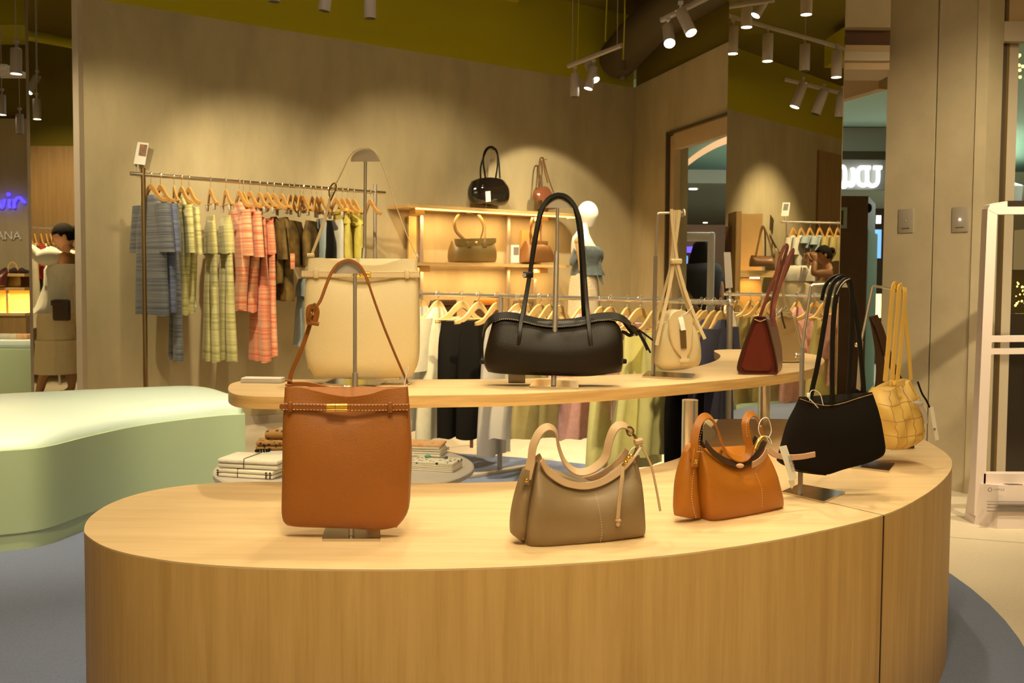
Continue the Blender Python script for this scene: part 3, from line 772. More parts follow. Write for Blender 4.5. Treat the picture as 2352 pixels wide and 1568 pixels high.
tier_px = [(524, 892), (532, 902), (560, 908), (640, 911), (800, 912), (945, 908), (1150, 905), (1300, 899), (1450, 890), (1600, 878), (1750, 864), (1850, 850), (1885, 838), (1893, 826), (1870, 814), (1800, 805), (1740, 802.5), (1680, 802), (1645, 803.5), (1641, 807), (1652, 813), (1654, 820), (1641, 829),
           (1600, 841), (1520, 853), (1440, 859), (1300, 866), (1150, 870), (950, 871), (800, 871), (650, 871), (570, 873), (533, 880)]
tp = poly_px(tier_px, ZT)
ti = thing('display_tier', 'raised curved oak shelf standing on round posts behind the tan bags', 'display shelf', P(1300, 885, z=ZT) - Vector((0, 0, ZT - ZP)))
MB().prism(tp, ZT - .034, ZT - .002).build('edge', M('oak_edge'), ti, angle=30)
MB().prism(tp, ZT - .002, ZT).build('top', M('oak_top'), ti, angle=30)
for px, py, Y, r in ((1585, 640, 2.92, .0235), (1755, 640, 3.95, .0235), (860, 640, 2.95, .0235)):
    c = P(px, 920, Y=Y)
    m_ = MB(); m_.cyl((c.x, c.y, ZP), (c.x, c.y, ZT - .034), r, 24)
    m_.build('leg', M('steel_bright'), ti)

ZB = .447
bench_px = [(-120, 1045), (0, 1036), (100, 1027), (200, 1003), (300, 981), (400, 966), (500, 955), (563, 951)]
bench_bk = [(556, 941), (530, 925), (500, 911), (470, 905), (430, 903), (300, 907), (150, 913), (0, 921), (-60, 925)]
fr_ = [P(x, y, z=ZB) for x, y in bench_px]; bk_ = [P(x, y, z=ZB) for x, y in bench_bk]
fc = cr(fr_, 6); bc = cr(bk_, 6)
bp = [(q.x, q.y) for q in fc + bc]
be = thing('bench', 'long wavy mint green upholstered bench on the blue carpet', 'bench', (-2.3, 4.9, .010))
cen = Vector((sum(p[0] for p in bp)/len(bp), sum(p[1] for p in bp)/len(bp)))
def inset(poly, d):
    out = []
    n = len(poly)
    for i in range(n):
        a = Vector(poly[i-1]); b = Vector(poly[(i+1) % n]); t = (b-a)
        t = t.normalized() if t.length > 1e-9 else Vector((1, 0)); nn = Vector((-t.y, t.x))
        out.append(Vector(poly[i]) + nn*d)
    return out
area2 = sum(bp[i-1][0]*bp[i][1] - bp[i][0]*bp[i-1][1] for i in range(len(bp)))
sg_ = 1 if area2 > 0 else -1
MB().prism(inset(bp, sg_*.008), .010, .085).build('toe_kick', M('mint_vinyl'), be, angle=30)
MB().prism(bp, .085, ZB).build('body', M('mint_vinyl'), be, angle=30)
FB = resample(fc, 70); BB = resample(list(reversed(bc)), 70)
cu = MB(); R = []
for i in range(71):
    u = i/70; f0, b0 = FB[i], BB[i]; uu = min(1, (1-u)/.09); pe_ = (1 - (1-uu)**3)**(1/3) if uu < 1 else 1
    ring = []
    W2 = (b0 - f0).length; e_ = min(.45, .030/max(W2, .02))
    for k in range(15):
        w = .5 - .5*cos(pi*k/14); p = f0.lerp(b0, e_ + (1-2*e_)*w)
        if u > .985: p = p.lerp(FB[68].lerp(BB[68], .5), (u-.985)/.015*.3)
        h = .074*max(0.0, 1 - abs(2*w-1)**5)**(1/2.6)*(.25 + .75*pe_)
        ring.append(Vector((p.x, p.y, ZB + .004 + h)))
    ring += [Vector((q_.x, q_.y, ZB)) for q_ in reversed(ring)]
    R.append(ring)
cu.rings(R); cu.build('cushion', M('mint_leather'), be, angle=75)

# low round table with folded cloth
ZR = .40
tc_ = P(795, 1069, z=ZR); rt = .545
tb = thing('round_table', 'low round grey table between the bench and the plinth', 'table', (tc_.x, tc_.y, .010))
m_ = MB(); R = []
for rr, z in ((rt-.012, ZR-.028), (rt, ZR-.022), (rt, ZR-.005), (rt-.006, ZR)):
    R.append([Vector((tc_.x + rr*cos(2*pi*k/72), tc_.y + rr*sin(2*pi*k/72), z)) for k in range(72)])
m_.rings(R); m_.build('tabletop', M('grey_table'), tb, angle=30)
MB().cyl((tc_.x, tc_.y, .03), (tc_.x, tc_.y, ZR-.028), .04, 20).build('column', M('steel_matte'), tb)
MB().cyl((tc_.x, tc_.y, .010), (tc_.x, tc_.y, .03), .24, 40).build('foot', M('steel_matte'), tb)
def folded(name, label, cx, cy, w, d, h, ang, m, layers=3, z0=ZR, parts=None, group=None):
    c = P(cx, cy, z=z0); t = thing(name, label, 'folded cloth', (c.x, c.y, z0), group)
    a = radians(ang); Mx = Matrix.Rotation(a, 3, 'Z')
    m_ = MB(); hh = h/layers
    rr = random.Random(int(cx))
    for k in range(layers):
        m_.box(Vector((c.x, c.y, z0 + hh*(k+.5))) + Mx @ Vector((rr.uniform(-.003, .003), rr.uniform(-.003, .003), 0)), (w*rr.uniform(.96, 1), d*rr.uniform(.97, 1), hh*.93), Mx, hh*.42)
    m_.build('folds', M('white_cotton' if parts else m), t)
    if parts:
        mm = MB(); mm.box((c.x, c.y, z0 + h + .004), (w*1.0, d, .012), Mx, .005); mm.build('top_fold', M(m), t)
    return t, c, Mx
t, c, Mx = folded('folded_cloth', 'lower folded white cloth with dark embroidered spots on the round table', 583, 1090, .25, .15, .035, -14, 'white_cotton', 2)
bd = MB()
for dx in (-.118, .095, .112):
    for k in range(3): bd.ball(Vector((c.x, c.y, ZR + .008 + .009*k)) + Mx @ Vector((dx, -.076, 0)), (.005, .003, .004), None, 8, 5)
bd.build('embroidery', M('edge_paint'), t)
bd = MB(); bd.ribbon([Vector((c.x, c.y, z)) + Mx @ Vector((-.03, y, 0)) for y, z in ((.075, ZR+.036), (-.074, ZR+.036), (-.077, ZR+.018), (-.076, ZR+.002))], .003, .002, Mx @ Vector((1, 0, 0)))
bd.build('cord', M('edge_paint'), t)
t, c, Mx = folded('folded_cloth', 'upper folded white cloth tied with a thin dark cord', 588, 1069, .27, .17, .040, -12, 'white_cotton', 2, z0=ZR+.036)
bd = MB(); bd.ribbon([Vector((c.x, c.y, z)) + Mx @ Vector((-.01, y, 0)) for y, z in ((.085, ZR+.078), (-.084, ZR+.078), (-.088, ZR+.055), (-.086, ZR+.038))], .003, .002, Mx @ Vector((1, 0, 0)))
bd.build('cord', M('edge_paint'), t)
bc_ = P(603, 1038, z=ZR+.08)
bm_ = MB()
for k in range(16):
    a = 2*pi*k/16; bm_.ball(bc_ + Vector((.028*cos(a), .020*sin(a), .006)), .0048, None, 8, 5)
bm_.build('beaded_bracelet', M('black_cloth'), label='small dark beaded bracelet lying on the tied white cloth', cat='bracelet')
t, c, Mx = folded('folded_scarf', 'folded leopard print scarf at the back left of the round table', 640, 1030, .20, .12, .045, 8, 'leopard', 2)
m_ = MB(); m_.tube([Vector((c.x, c.y, ZR+.066)) + Vector((x, 0, 0)) for x in (-.06, -.03, .02, .08)], [.018, .026, .026, .020], 12); m_.build('roll', M('leopard'), t)
folded('folded_cloth', 'folded white cloth with an orange printed top on the round table', 965, 1042, .22, .14, .045, -8, 'orange_print', 4, parts=True)
t, c, Mx = folded('folded_cloth', 'folded cream cloth with black dots and a teal bead on the round table', 1000, 1076, .20, .13, .030, -16, 'dot_cloth', 4, parts=True)
MB().ball(c + Vector((-.035, .035, .046)), (.014, .008, .008)).build('bead', M('teal_bead'), t)
MB().ball(c + Vector((.045, .010, .046)), (.008, .006, .007)).build('button', M('blue_bead'), t)
bd = MB(); bd.tube([c + Vector((-.035, .035, .045)), c + Vector((.0, .02, .044)), c + Vector((.045, .010, .045))], .0015, 5); bd.build('cord', M('edge_paint'), t)

# price booklet on the tier
c = P(605, 878, z=ZT)
t = thing('acrylic_sign', 'flat clear acrylic price stand lying at the left end of the raised shelf', 'sign holder', c)
m_ = MB(); m_.box(c + Vector((0, 0, .006)), (.125, .05, .012), Matrix.Rotation(radians(-3), 3, 'Z'), .002); m_.build('block', M('acrylic'), t)
MB().box(c + Vector((0, -.002, .014)), (.12, .046, .003), Matrix.Rotation(radians(-3), 3, 'Z')).build('card', M('paper'), t)

# ================================================================ bags on the display
def base_plane(a, b, z):
    p0 = P(*a, z=z); p1 = P(*b, z=z); d = p1 - p0; n = Vector((d.y, -d.x, 0))
    if n.y > 0: n = -n
    return Plane(p0, (n.x, n.y))
def path(pl, pts, off=0.0, n=6):
    """pts: (px,py[,extra offset towards the viewer])"""
    W_ = [pl.w(p[0], p[1], off + (p[2] if len(p) > 2 else 0)) for p in pts]
    return cr(W_, n)
def side_dir(pl): return Vector((-pl.n.y, pl.n.x, 0))      # along the plane, to the right when seen from the camera
def strap_flat(pl, pts, w, t=.004, off=0.0, n=6):
    """ribbon whose broad face looks at the viewer"""
    q = path(pl, pts, off, n); sd = []
    for i in range(len(q)):
        T = (q[min(i+1, len(q)-1)] - q[max(i-1, 0)]).normalized(); sd.append(T.cross(pl.n))
    return MB().ribbon(q, w, t, sd)
def strap_thin(pl, pts, w, t=.004, off=0.0, n=6, twist=None):
    """ribbon whose broad face is seen edge-on"""
    q = path(pl, pts, off, n); return MB().ribbon(q, w, t, twist or pl.n)
def stitches(pl, pts, off, step=.006, ln=.0035, r=.0006):
    q = path(pl, pts, off, 8); L = sum((b-a).length for a, b in zip(q, q[1:])); k = max(2, int(L/step)); s = resample(q, k*2)
    m_ = MB()
    for i in range(0, len(s)-1, 2): m_.tube([s[i], s[i].lerp(s[i+1], .9)], r, 4)
    return m_
def half_disc(pl, cx, cy, rpx, hpx, off, t=.004, n=24):
    pts = [pl.w(cx + rpx*cos(pi*k/n), cy - hpx*sin(pi*k/n), off) for k in range(n+1)]
    return MB().slab(pts, -pl.n*t)
def tie(pl, pts, off=.0, r=.0011): return MB().tube(path(pl, pts, off, 8), r, 6)
def base_plate(corners, z, t=.006):
    pts = [P(x, y, z=z) for x, y in corners]
    return MB().slab(pts, (0, 0, t))

# ---- bucket bags with belt and turn clasp
def bucket(name, lab, cat, pl, basez, A, leather, strapm, T, stitchm):
    t = thing(name, lab, cat, pl.w(A['cx'], A['bottomy']))
    t.location.z = max(t.location.z, basez)
    b = MB(); coons(b, pl, A['left'], A['right'], A['top'], A['bottom'], T, 34, 24, pu=5, vt=.30, vb=.35,
                    disp=lambda u, v: -.010*math.exp(-((u-.5)/.28)**2 - ((v-.10)/.09)**2) + .003*sin(5*u+2)*sin(6*v))
    b.build('body', M(leather), t, angle=60)
    if A.get('backlip'):
        m_ = MB(); q = path(pl, A['backlip'], -T*.55); q2 = path(pl, A['top'], T*.1)
        m_.ribbon(q, .010, .004, (0, 0, 1)); m_.build('back_rim', M(strapm), t)
    y0 = A['belt']; bw = A['beltw']
    bl = strap_flat(pl, [(p[0], p[1]) for p in y0], bw, .004, T*.62 + .004); bl.build('belt', M(strapm), t)
    for s in (-.36, .36):
        st_ = MB()
        q = path(pl, y0, T*.62 + .0065); L = resample(q, 2*int(sum((b_-a_).length for a_, b_ in zip(q, q[1:]))/.0075))
        for i in range(0, len(L)-1, 2): st_.tube([L[i] + Vector((0, 0, s*bw)), L[i].lerp(L[i+1], .9) + Vector((0, 0, s*bw))], .0006, 4)
        st_.build('stitching', M(stitchm), t)
    for (x, ya, yb, w) in A['loops']:
        ww = (pl.w(x+w/2, ya) - pl.w(x-w/2, ya)).length; c = (pl.w(x, ya) + pl.w(x, yb))/2; hh = (pl.w(x, ya) - pl.w(x, yb)).length
        m_ = MB(); m_.box(c + pl.n*(T*.62+.006), (ww, .010, hh), dirM(side_dir(pl).x, side_dir(pl).y), .003); m_.build('belt_loop', M(strapm), t)
    x0, x1, ya, yb = A['clasp']; xm = x0 + (x1-x0)*.42; r = (pl.w(x0, ya) - pl.w(x0, yb)).length/2
    for (a_, b_) in ((x0, xm-.5), (xm+.5, x1)):
        for dz in (-.5, .5):
            m_ = MB(); off = T*.62 + .010
            p0_ = pl.w(a_, (ya+yb)/2, off) + Vector((0, 0, dz*r)); p1_ = pl.w(b_, (ya+yb)/2, off) + Vector((0, 0, dz*r))
            m_.cyl(p0_, p1_, r*.52, 14); m_.build('clasp', M('gold'), t)
    return t

pT = PY(2.20, 0, 797)
TA = dict(cx=797, bottomy=1210, left=[(655, 888), (653, 960), (652, 1050), (650, 1130), (650, 1185), (660, 1204)],
          right=[(937, 888), (941, 950), (945, 1040), (942, 1120), (937, 1175), (913, 1208)],
          top=[(655, 888), (693, 889), (730, 897), (765, 906), (803, 910), (851, 904), (886, 893), (937, 888)],
          bottom=[(660, 1204), (700, 1207), (790, 1209), (870, 1213), (913, 1208)],
          belt=[(649, 930), (720, 931), (797, 932), (870, 932), (944, 931)], beltw=.0158, loops=[(673, 918, 941, 11), (900, 919, 944, 11)],
          clasp=(757, 804, 922, 942), backlip=[(655, 884), (700, 884), (745, 893), (790, 903), (830, 905)])
tan = bucket('bucket_bag', 'tall tan leather bucket bag with gold clasp belt, hanging at the front of the plinth', 'handbag', pT, ZP, TA, 'tan_leather', 'tan_strap', .038, 'stitch')
strap_flat(pT, [(660, 884, -.02), (666, 855, -.02), (689, 803, -.015), (709, 748, -.01), (716, 722, 0)], .0095, .005).build('strap', M('tan_strap'), tan)
strap_flat(pT, [(712, 745, .006), (710, 722, .008), (713, 706, .009), (724, 704, .008), (729, 716, .006), (724, 742, .005)], .012, .005).build('strap_loop', M('tan_strap'), tan)
strap_flat(pT, [(716, 716, -.002), (734, 692, -.004), (748, 655, -.006), (760, 626, -.008), (775, 606, -.010), (797, 597, -.012), (820, 606, -.010), (836, 628, -.008), (846, 652, -.006)], .0068, .004).build('strap', M('tan_strap'), tan)
strap_flat(pT, [(846, 652, -.006), (862, 700, -.008), (882, 755, -.01), (908, 820, -.015), (936, 886, -.02)], .0052, .004).build('strap', M('tan_strap'), tan)
m_ = MB(); q = path(pT, [(708, 731), (718, 703), (727, 697), (722, 716), (711, 734)], .012); m_.tube(q, .0014, 8); m_.build('buckle', M('gold'), tan)
for yy in (868, 878): strap_flat(pT, [(654, yy+6, -.01), (668, yy+8, -.01)], .004, .008).build('strap_keeper', M('tan_strap'), tan)
strap_flat(pT, [(715, 741, .004), (733, 744, .004)], .009, .009).build('strap_keeper', M('tan_strap'), tan)
MB().tube(path(pT, [(940, 1133), (932, 1145), (922, 1160), (915, 1185), (912, 1209)], .0105), .0010, 6).build('corner_seam', M('stitch_dim'), tan)
MB().tube(path(pT, [(655, 890), (653, 960), (651, 1050), (649, 1185)], -.012), .0016, 6).build('side_piping', M('tan_strap'), tan)
tie(pT, [(932, 872, .01), (938, 850, .012), (939, 842, .012), (935, 846, .01), (933, 868, .01), (930, 884, .01), (941, 879, .01)]).build('tag_tie', M('white_plastic'), tan)

def disc_stand(lab, pl, disc, poles, sleeve, screw, plate, z, tz, mdisc='steel_matte', off=-.012, polew=.0085, splitx=None):
    t = thing('bag_stand', lab, 'bag stand', P((plate[0][0]+plate[2][0])/2, (plate[0][1]+plate[2][1])/2, z=z))
    cx, cy, r, h = disc; half_disc(pl, cx, cy, r, h, off + .002, .005).build('half_disc', M(mdisc), t, angle=30)
    (x0, y0), (x1, y1) = poles; a_ = pl.w(x0, y0, off); b_ = pl.w(x1, y1, off)
    MB().tube([a_, b_], polew*.5, 12).build('rod', M('steel'), t)
    (x0, y0), (x1, y1) = sleeve; a_ = pl.w(x0, y0, off)
    foot = P((plate[0][0]+plate[2][0])/2, (plate[0][1]+plate[2][1])/2, z=z + .006); b_ = Vector((a_.x*.3 + foot.x*.7, foot.y, foot.z))
    b_ = Vector((foot.x, foot.y, foot.z))
    m_ = MB(); m_.tube([a_, b_], polew*.78, 4 if False else 12); m_.build('sleeve', M('steel'), t)
    if screw:
        c = pl.w(screw[0], screw[1], off); m_ = MB(); m_.cyl(c, c - side_dir(pl)*.012, .004, 12); m_.ball(c - side_dir(pl)*.014, (.004, .005, .005)); m_.build('screw_knob', M('steel_bright'), t)
    base_plate(plate, z).build('base_plate', M('steel_plate'), t, smooth=False)
    return t
disc_stand('half-disc metal bag stand holding the tall tan bucket bag', pT, (797, 628, 38, 31), ((812, 628), (812, 862)), ((813, 858), (810, 1225)), (802, 891),
           [(740, 1243), (874, 1243), (873, 1214), (748, 1214)], ZP, 0, off=-.020)

pC = PY(2.965, 0, 835)
CA = dict(cx=835, bottomy=868, left=[(709, 593), (704, 650), (702, 720), (703, 800), (708, 830), (722, 862)],
          right=[(958, 594), (961, 650), (963, 715), (963, 800), (959, 835), (947, 863)],
          top=[(709, 593), (740, 592), (765, 596), (800, 605), (838, 610), (877, 608), (905, 600), (930, 595), (958, 594)],
          bottom=[(722, 862), (760, 866), (835, 869), (900, 867), (947, 863)],
          belt=[(699, 629), (760, 630), (835, 631), (900, 631), (966, 630)], beltw=.019, loops=[(732, 617, 639, 12), (938, 619, 640, 11)],
          clasp=(815, 856, 624, 639), backlip=None)
crm = bucket('bucket_bag', 'large cream leather bucket bag with gold clasp belt, hanging over the raised shelf', 'handbag', pC, ZT, CA, 'cream_leather', 'cream_strap', .055, 'stitch_dim')
strap_flat(pC, [(712, 590, -.02), (716, 576, -.02), (727, 550, -.015), (745, 500, -.01), (757, 462, 0), (764, 440, 0)], .0085, .005).build('strap', M('cream_strap'), crm)
strap_thin(pC, [(764, 436, 0), (775, 415, 0), (788, 390, 0), (801, 362, 0), (815, 345, -.006), (838, 338, -.01), (858, 346, -.006), (872, 366, 0), (882, 390, 0), (905, 460, -.01), (930, 530, -.015), (955, 588, -.02)], .006, .0028).build('strap', M('cream_strap'), crm)
m_ = MB(); m_.tube(path(pC, [(758, 452), (757, 437), (764, 424), (771, 421), (773, 432), (766, 448), (760, 461)], .006), .0022, 8); m_.build('buckle', M('bronze'), crm)
strap_flat(pC, [(706, 586, 0), (722, 586, 0)], .012, .012).build('strap_keeper', M('cream_strap'), crm)
strap_flat(pC, [(703, 640, -.045), (699, 700, -.05), (697, 800, -.05), (702, 850, -.05)], .006, .004).build('hanging_strap', M('cream_strap'), crm)
for s_ in (((703, 812), (708, 828), (719, 845), (725, 866)), ((962, 808), (957, 822), (951, 840), (948, 863))):
    MB().tube(path(pC, s_, .012), .0013, 6).build('corner_seam', M('cream_strap'), crm)
tie(pC, [(947, 590, 0), (951, 583, 0), (955, 590, 0), (957, 583, 0), (961, 590, 0)]).build('tag_tie', M('white_plastic'), crm)
disc_stand('tall half-disc metal bag stand holding the cream bucket bag', pC, (836, 368, 34, 29), ((836, 368), (834, 572)), ((833, 569), (820, 882)), (842, 602),
           [(742, 884), (862, 893), (889, 877), (772, 872)], ZT, 0, off=-.030, polew=.0095)

# ---- black duffel
pB = PY(2.95, 0, 1272)
du = thing('duffel_bag', 'black leather barrel duffel bag with two long straps, hanging above the raised shelf', 'handbag', Vector((pB.w(1272, 861).x, pB.w(1272, 861).y, pB.w(1272, 861).z)))
b = MB()
coons(b, pB, [(1131, 740), (1122, 775), (1114, 808), (1112, 835), (1121, 853)], [(1412, 737), (1424, 752), (1429, 780), (1430, 825), (1426, 853)],
      [(1131, 740), (1155, 730), (1196, 738), (1236, 747), (1267, 752), (1311, 750), (1349, 742), (1380, 734), (1412, 737)],
      [(1121, 853), (1160, 857), (1220, 859), (1290, 861), (1360, 861), (1426, 853)], .062, 40, 20, pu=4, vt=.18, vb=.45)
b.build('body', M('black_leather'), du, angle=60)
zp = [(1110, 772, -.02), (1115, 750, -.012), (1130, 733, -.004), (1152, 726), (1183, 727), (1236, 739), (1274, 743), (1330, 738), (1367, 729), (1408, 726), (1433, 734), (1452, 752), (1466, 766)]
q = path(pB, zp, .0); m_ = MB(); m_.ribbon(q, .046, .006, [(0, -.80, -.36)]*len(q)); m_.build('zip_panel', M('black_strap'), du)
stitches(pB, [(1138, 738), (1155, 732), (1183, 734), (1236, 746), (1274, 750), (1330, 746), (1367, 737), (1405, 733)], .022).build('stitching', M('stitch'), du)
strap_flat(pB, [(1189, 797, .056), (1193, 765, .053), (1197, 735, .04), (1207, 685, .020), (1217, 630, .010), (1224, 575, .008), (1232, 527, .006), (1240, 490, .003), (1252, 466, 0), (1265, 452, -.002), (1284, 446, -.002), (1302, 452, -.002), (1317, 468, 0), (1327, 490, .002), (1334, 520, .004), (1338, 570, .006), (1342, 630, .010), (1346, 690, .020), (1349, 735, .038), (1352, 770, .052), (1354, 798, .056)], .0125, .005).build('strap', M('black_strap'), du)
strap_flat(pB, [(1197, 760, -.05), (1203, 720, -.04), (1212, 660, -.015), (1222, 600, -.008), (1232, 540, -.008), (1242, 492, -.008), (1254, 466, -.008), (1284, 450, -.008), (1314, 466, -.008), (1325, 492, -.008), (1332, 540, -.008), (1336, 600, -.008), (1340, 680, -.02), (1344, 740, -.04)], .0125, .005).build('strap', M('black_strap'), du)
for pts in ([(1187, 765), (1187, 780), (1186, 794)], [(1349, 640), (1351, 690), (1354, 735)], [(1348, 752), (1352, 775), (1355, 795)], [(1343, 640), (1345, 690), (1348, 735)]):
    o_ = .056 if pts[0][1] > 740 else .012
    stitches(pB, [(x, y, o_ + (.0 if o_ > .05 else .028*(y-640)/95)) for x, y in pts], .006, r=.0005).build('stitching', M('stitch_dim'), du)
m_ = MB(); c = pB.w(1213, 631, .012); m_.box(c, (.030, .012, .018), dirM(1, .1), .003); m_.build('buckle', M('black_strap'), du)
m_ = MB(); m_.cyl(pB.w(1204, 632, .02), pB.w(1204, 632, .012), .006, 14); m_.build('buckle_stud', M('steel'), du)
for x, y in ((1109, 831), (1433, 830)):
    m_ = MB(); m_.box(pB.w(x, y, -.01), (.018, .02, .014), None, .003); m_.build('side_tab', M('black_strap'), du)
strap_flat(pB, [(1111, 772, -.02), (1108, 795, -.02), (1109, 825, -.02)], .005, .012).build('side_strap', M('black_strap'), du)
strap_flat(pB, [(1432, 738, 0), (1442, 752, 0), (1452, 766, -.004), (1446, 770, -.01), (1436, 764, -.01), (1428, 762, -.01)], .010, .016).build('zip_end', M('black_strap'), du)
for pts in ([(1452, 746, .004), (1475, 763, .006), (1499, 781, .008)], [(1462, 758, .0), (1475, 780, .003), (1486, 804, .004)], [(1466, 760, -.004), (1480, 782, -.002), (1494, 810, 0)]):
    strap_flat(pB, pts, .0055, .004).build('zip_pull', M('black_strap'), du)
MB().tube(path(pB, [(1448, 744), (1458, 748), (1466, 757)], .008), .0035, 8).build('zip_slider', M('bronze'), du)
disc_stand('half-disc metal bag stand with square base holding the black duffel bag', pB, (1284, 476, 35, 29), ((1281, 476), (1280, 580)), ((1279, 577), (1272, 884)), None,
           [(1215, 891), (1329, 895), (1328, 879), (1231, 875)], ZT, 0, off=-.014, polew=.010, mdisc='steel')
c = P(1187, 880, z=ZT)
MB().box(c + Vector((0, .02, .036)), (.052, .02, .072), None, .002).build('display_block', M('steel_matte'), label='small grey support block on the raised shelf under the black duffel bag', cat='display block')

# ---- slouchy shoulder bags
def slouch(name, lab, pl, A, leather, strapm, lipm, T, stitchm):
    t = thing(name, lab, 'handbag', pl.w(A['cx'], A['cy']))
    b = MB(); coons(b, pl, A['left'], A['right'], A['top'], A['bottom'], T, 36, 24, pu=6, vt=.22, vb=.55, off=-T*.35, disp=A.get('disp'))
    b.build('front_panel', M(leather), t, angle=60)
    for g in A['gussets']:
        m_ = MB(); coons(m_, pl, g[0], g[1], g[2], g[3], g[4], 12, 18, pu=2.2, vt=.35, vb=.4, off=g[5]); m_.build('side_gusset', M(leather), t, angle=60)
    q = path(pl, A['lip'], T*.05); sd = (pl.n*.55 + Vector((0, 0, .85))).normalized()
    MB().ribbon(q, A['lipw'], .004, -pl.n*.35 + Vector((0, 0, 1))).build('zip_lip', M(lipm), t)
    q = path(pl, A['lip'], -T*.55); MB().ribbon([p + Vector((0, 0, .006)) for p in q], A['lipw'], .004, Vector((0, 0, 1))).build('back_lip', M(strapm), t)
    stitches(pl, A['seam'], A['seamoff'], .006, r=.0006).build('stitching', M(stitchm), t)
    return t
pA = base_plane((1212, 1252), (1478, 1230), ZP)
AA = dict(cx=1340, cy=1242, left=[(1241, 1064), (1228, 1105), (1216, 1160), (1208, 1215), (1211, 1252)], right=[(1456, 1048), (1462, 1090), (1470, 1140), (1477, 1190), (1480, 1228)],
          top=[(1241, 1064), (1264, 1091), (1290, 1109), (1333, 1119), (1368, 1115), (1409, 1096), (1438, 1072), (1456, 1048)],
          bottom=[(1211, 1253), (1260, 1254), (1330, 1248), (1400, 1240), (1480, 1230)],
          gussets=[([(1206, 1085), (1194, 1130), (1183, 1185), (1180, 1228)], [(1240, 1062), (1230, 1110), (1220, 1170), (1216, 1245)], [(1206, 1085), (1222, 1072), (1240, 1062)], [(1180, 1228), (1195, 1245), (1216, 1252)], .030, -.022),
                   ([(1452, 1050), (1458, 1110), (1466, 1180), (1470, 1226)], [(1466, 1056), (1476, 1090), (1482, 1150), (1485, 1215)], [(1452, 1050), (1459, 1050), (1466, 1056)], [(1470, 1228), (1478, 1232), (1485, 1222)], .028, -.022)],
          lip=[(1243, 1056), (1258, 1082), (1285, 1102), (1312, 1112), (1349, 1115), (1388, 1103), (1420, 1082), (1440, 1062), (1453, 1044)], lipw=.016,
          seam=[(1351, 1125), (1358, 1155), (1364, 1190), (1365, 1215), (1361, 1236)], seamoff=.042,
          disp=lambda u, v: -.006*math.exp(-((u-.5)/.35)**2 - ((v-.16)/.06)**2) + .0025*sin(7*u+4*v)*sin(pi*v))
ta = slouch('shoulder_bag', 'taupe leather slouchy shoulder bag with pale curling strap on the plinth front', pA, AA, 'taupe_leather', 'taupe_strap', 'taupe_strap', .052, 'stitch')
sp = [(1209, 1098, .006), (1213, 1078, .006), (1218, 1058, .004), (1225, 1022, 0), (1242, 992, -.004), (1262, 981, -.006), (1281, 994, -.012), (1289, 1027, -.016), (1301, 1061, -.014), (1320, 1081, -.010), (1342, 1085, -.004), (1368, 1072, .002), (1388, 1048, .006), (1396, 1014, .006), (1407, 988, .004), (1422, 976, 0), (1440, 979, -.004), (1452, 990, -.008)]
q = path(pA, sp, .0)
sdv = []
for i in range(len(q)):
    f = i/(len(q)-1); T_ = (q[min(i+1, len(q)-1)] - q[max(i-1, 0)]).normalized(); a_ = T_.cross(pA.n)
    k = .55 if f < .12 else .35
    sdv.append((a_*k + pA.n*.85 + Vector((0, 0, -.35))).normalized())
MB().ribbon(q, .021, .0045, sdv).build('strap', M('taupe_strap'), ta)
strap_flat(pA, [(1211, 1078, .008), (1205, 1096, .010), (1202, 1110, .010)], .018, .005).build('strap_tab', M('taupe_leather'), ta)
MB().ball(pA.w(1204, 1100, .015), (.0045, .002, .0045)).build('stud', M('gold'), ta)
strap_flat(pA, [(1438, 985, .0), (1442, 997, 0), (1449, 1000, 0), (1455, 990, 0), (1449, 981, 0), (1440, 981, 0)], .004, .004).build('strap_buckle', M('bronze'), ta)
strap_flat(pA, [(1446, 990, -.004), (1458, 1000, -.006), (1466, 1013, -.008), (1468, 1030, -.012), (1466, 1048, -.02)], .007, .005).build('strap_end', M('bronze'), ta)
strap_flat(pA, [(1458, 1016, 0), (1474, 1012, 0)], .013, .014).build('strap_keeper', M('taupe_strap'), ta)
strap_flat(pA, [(1472, 1022, 0), (1484, 1047, .004), (1494, 1075, .008), (1503, 1125, .012), (1510, 1170, .014)], .005, .004).build('strap_tail', M('taupe_strap'), ta)
strap_flat(pA, [(1476, 1050, -.03), (1474, 1080, -.03), (1477, 1105, -.03)], .014, .005).build('strap_tab', M('taupe_leather'), ta)
m_ = MB(); m_.tube(path(pA, [(1420, 1066), (1428, 1052), (1438, 1040)], .026), .0045, 8)
for x, y in ((1424, 1056), (1430, 1047), (1436, 1041)): m_.ball(pA.w(x, y, .030), .0052)
m_.build('zip_slider', M('gold'), ta)
strap_flat(pA, [(1417, 1066, .03), (1413, 1082, .038), (1407, 1105, .046), (1401, 1140, .050), (1397, 1178, .052)], .0085, .004).build('zip_pull', M('taupe_strap'), ta)
m_ = MB(); m_.box(pA.w(1397, 1182, .053), (.012, .008, .006), None, .002); m_.ball(pA.w(1397, 1190, .053), (.005, .003, .006)); m_.build('tassel', M('taupe_strap'), ta)
tie(pA, [(1466, 1024, 0), (1452, 1030, 0), (1444, 1042, .0)]).build('tag_tie', M('white_plastic'), ta)
strap_flat(pA, [(1470, 1026, .004), (1461, 1038, .006), (1455, 1048, .006)], .005, .002).build('price_tag', M('paper'), ta)

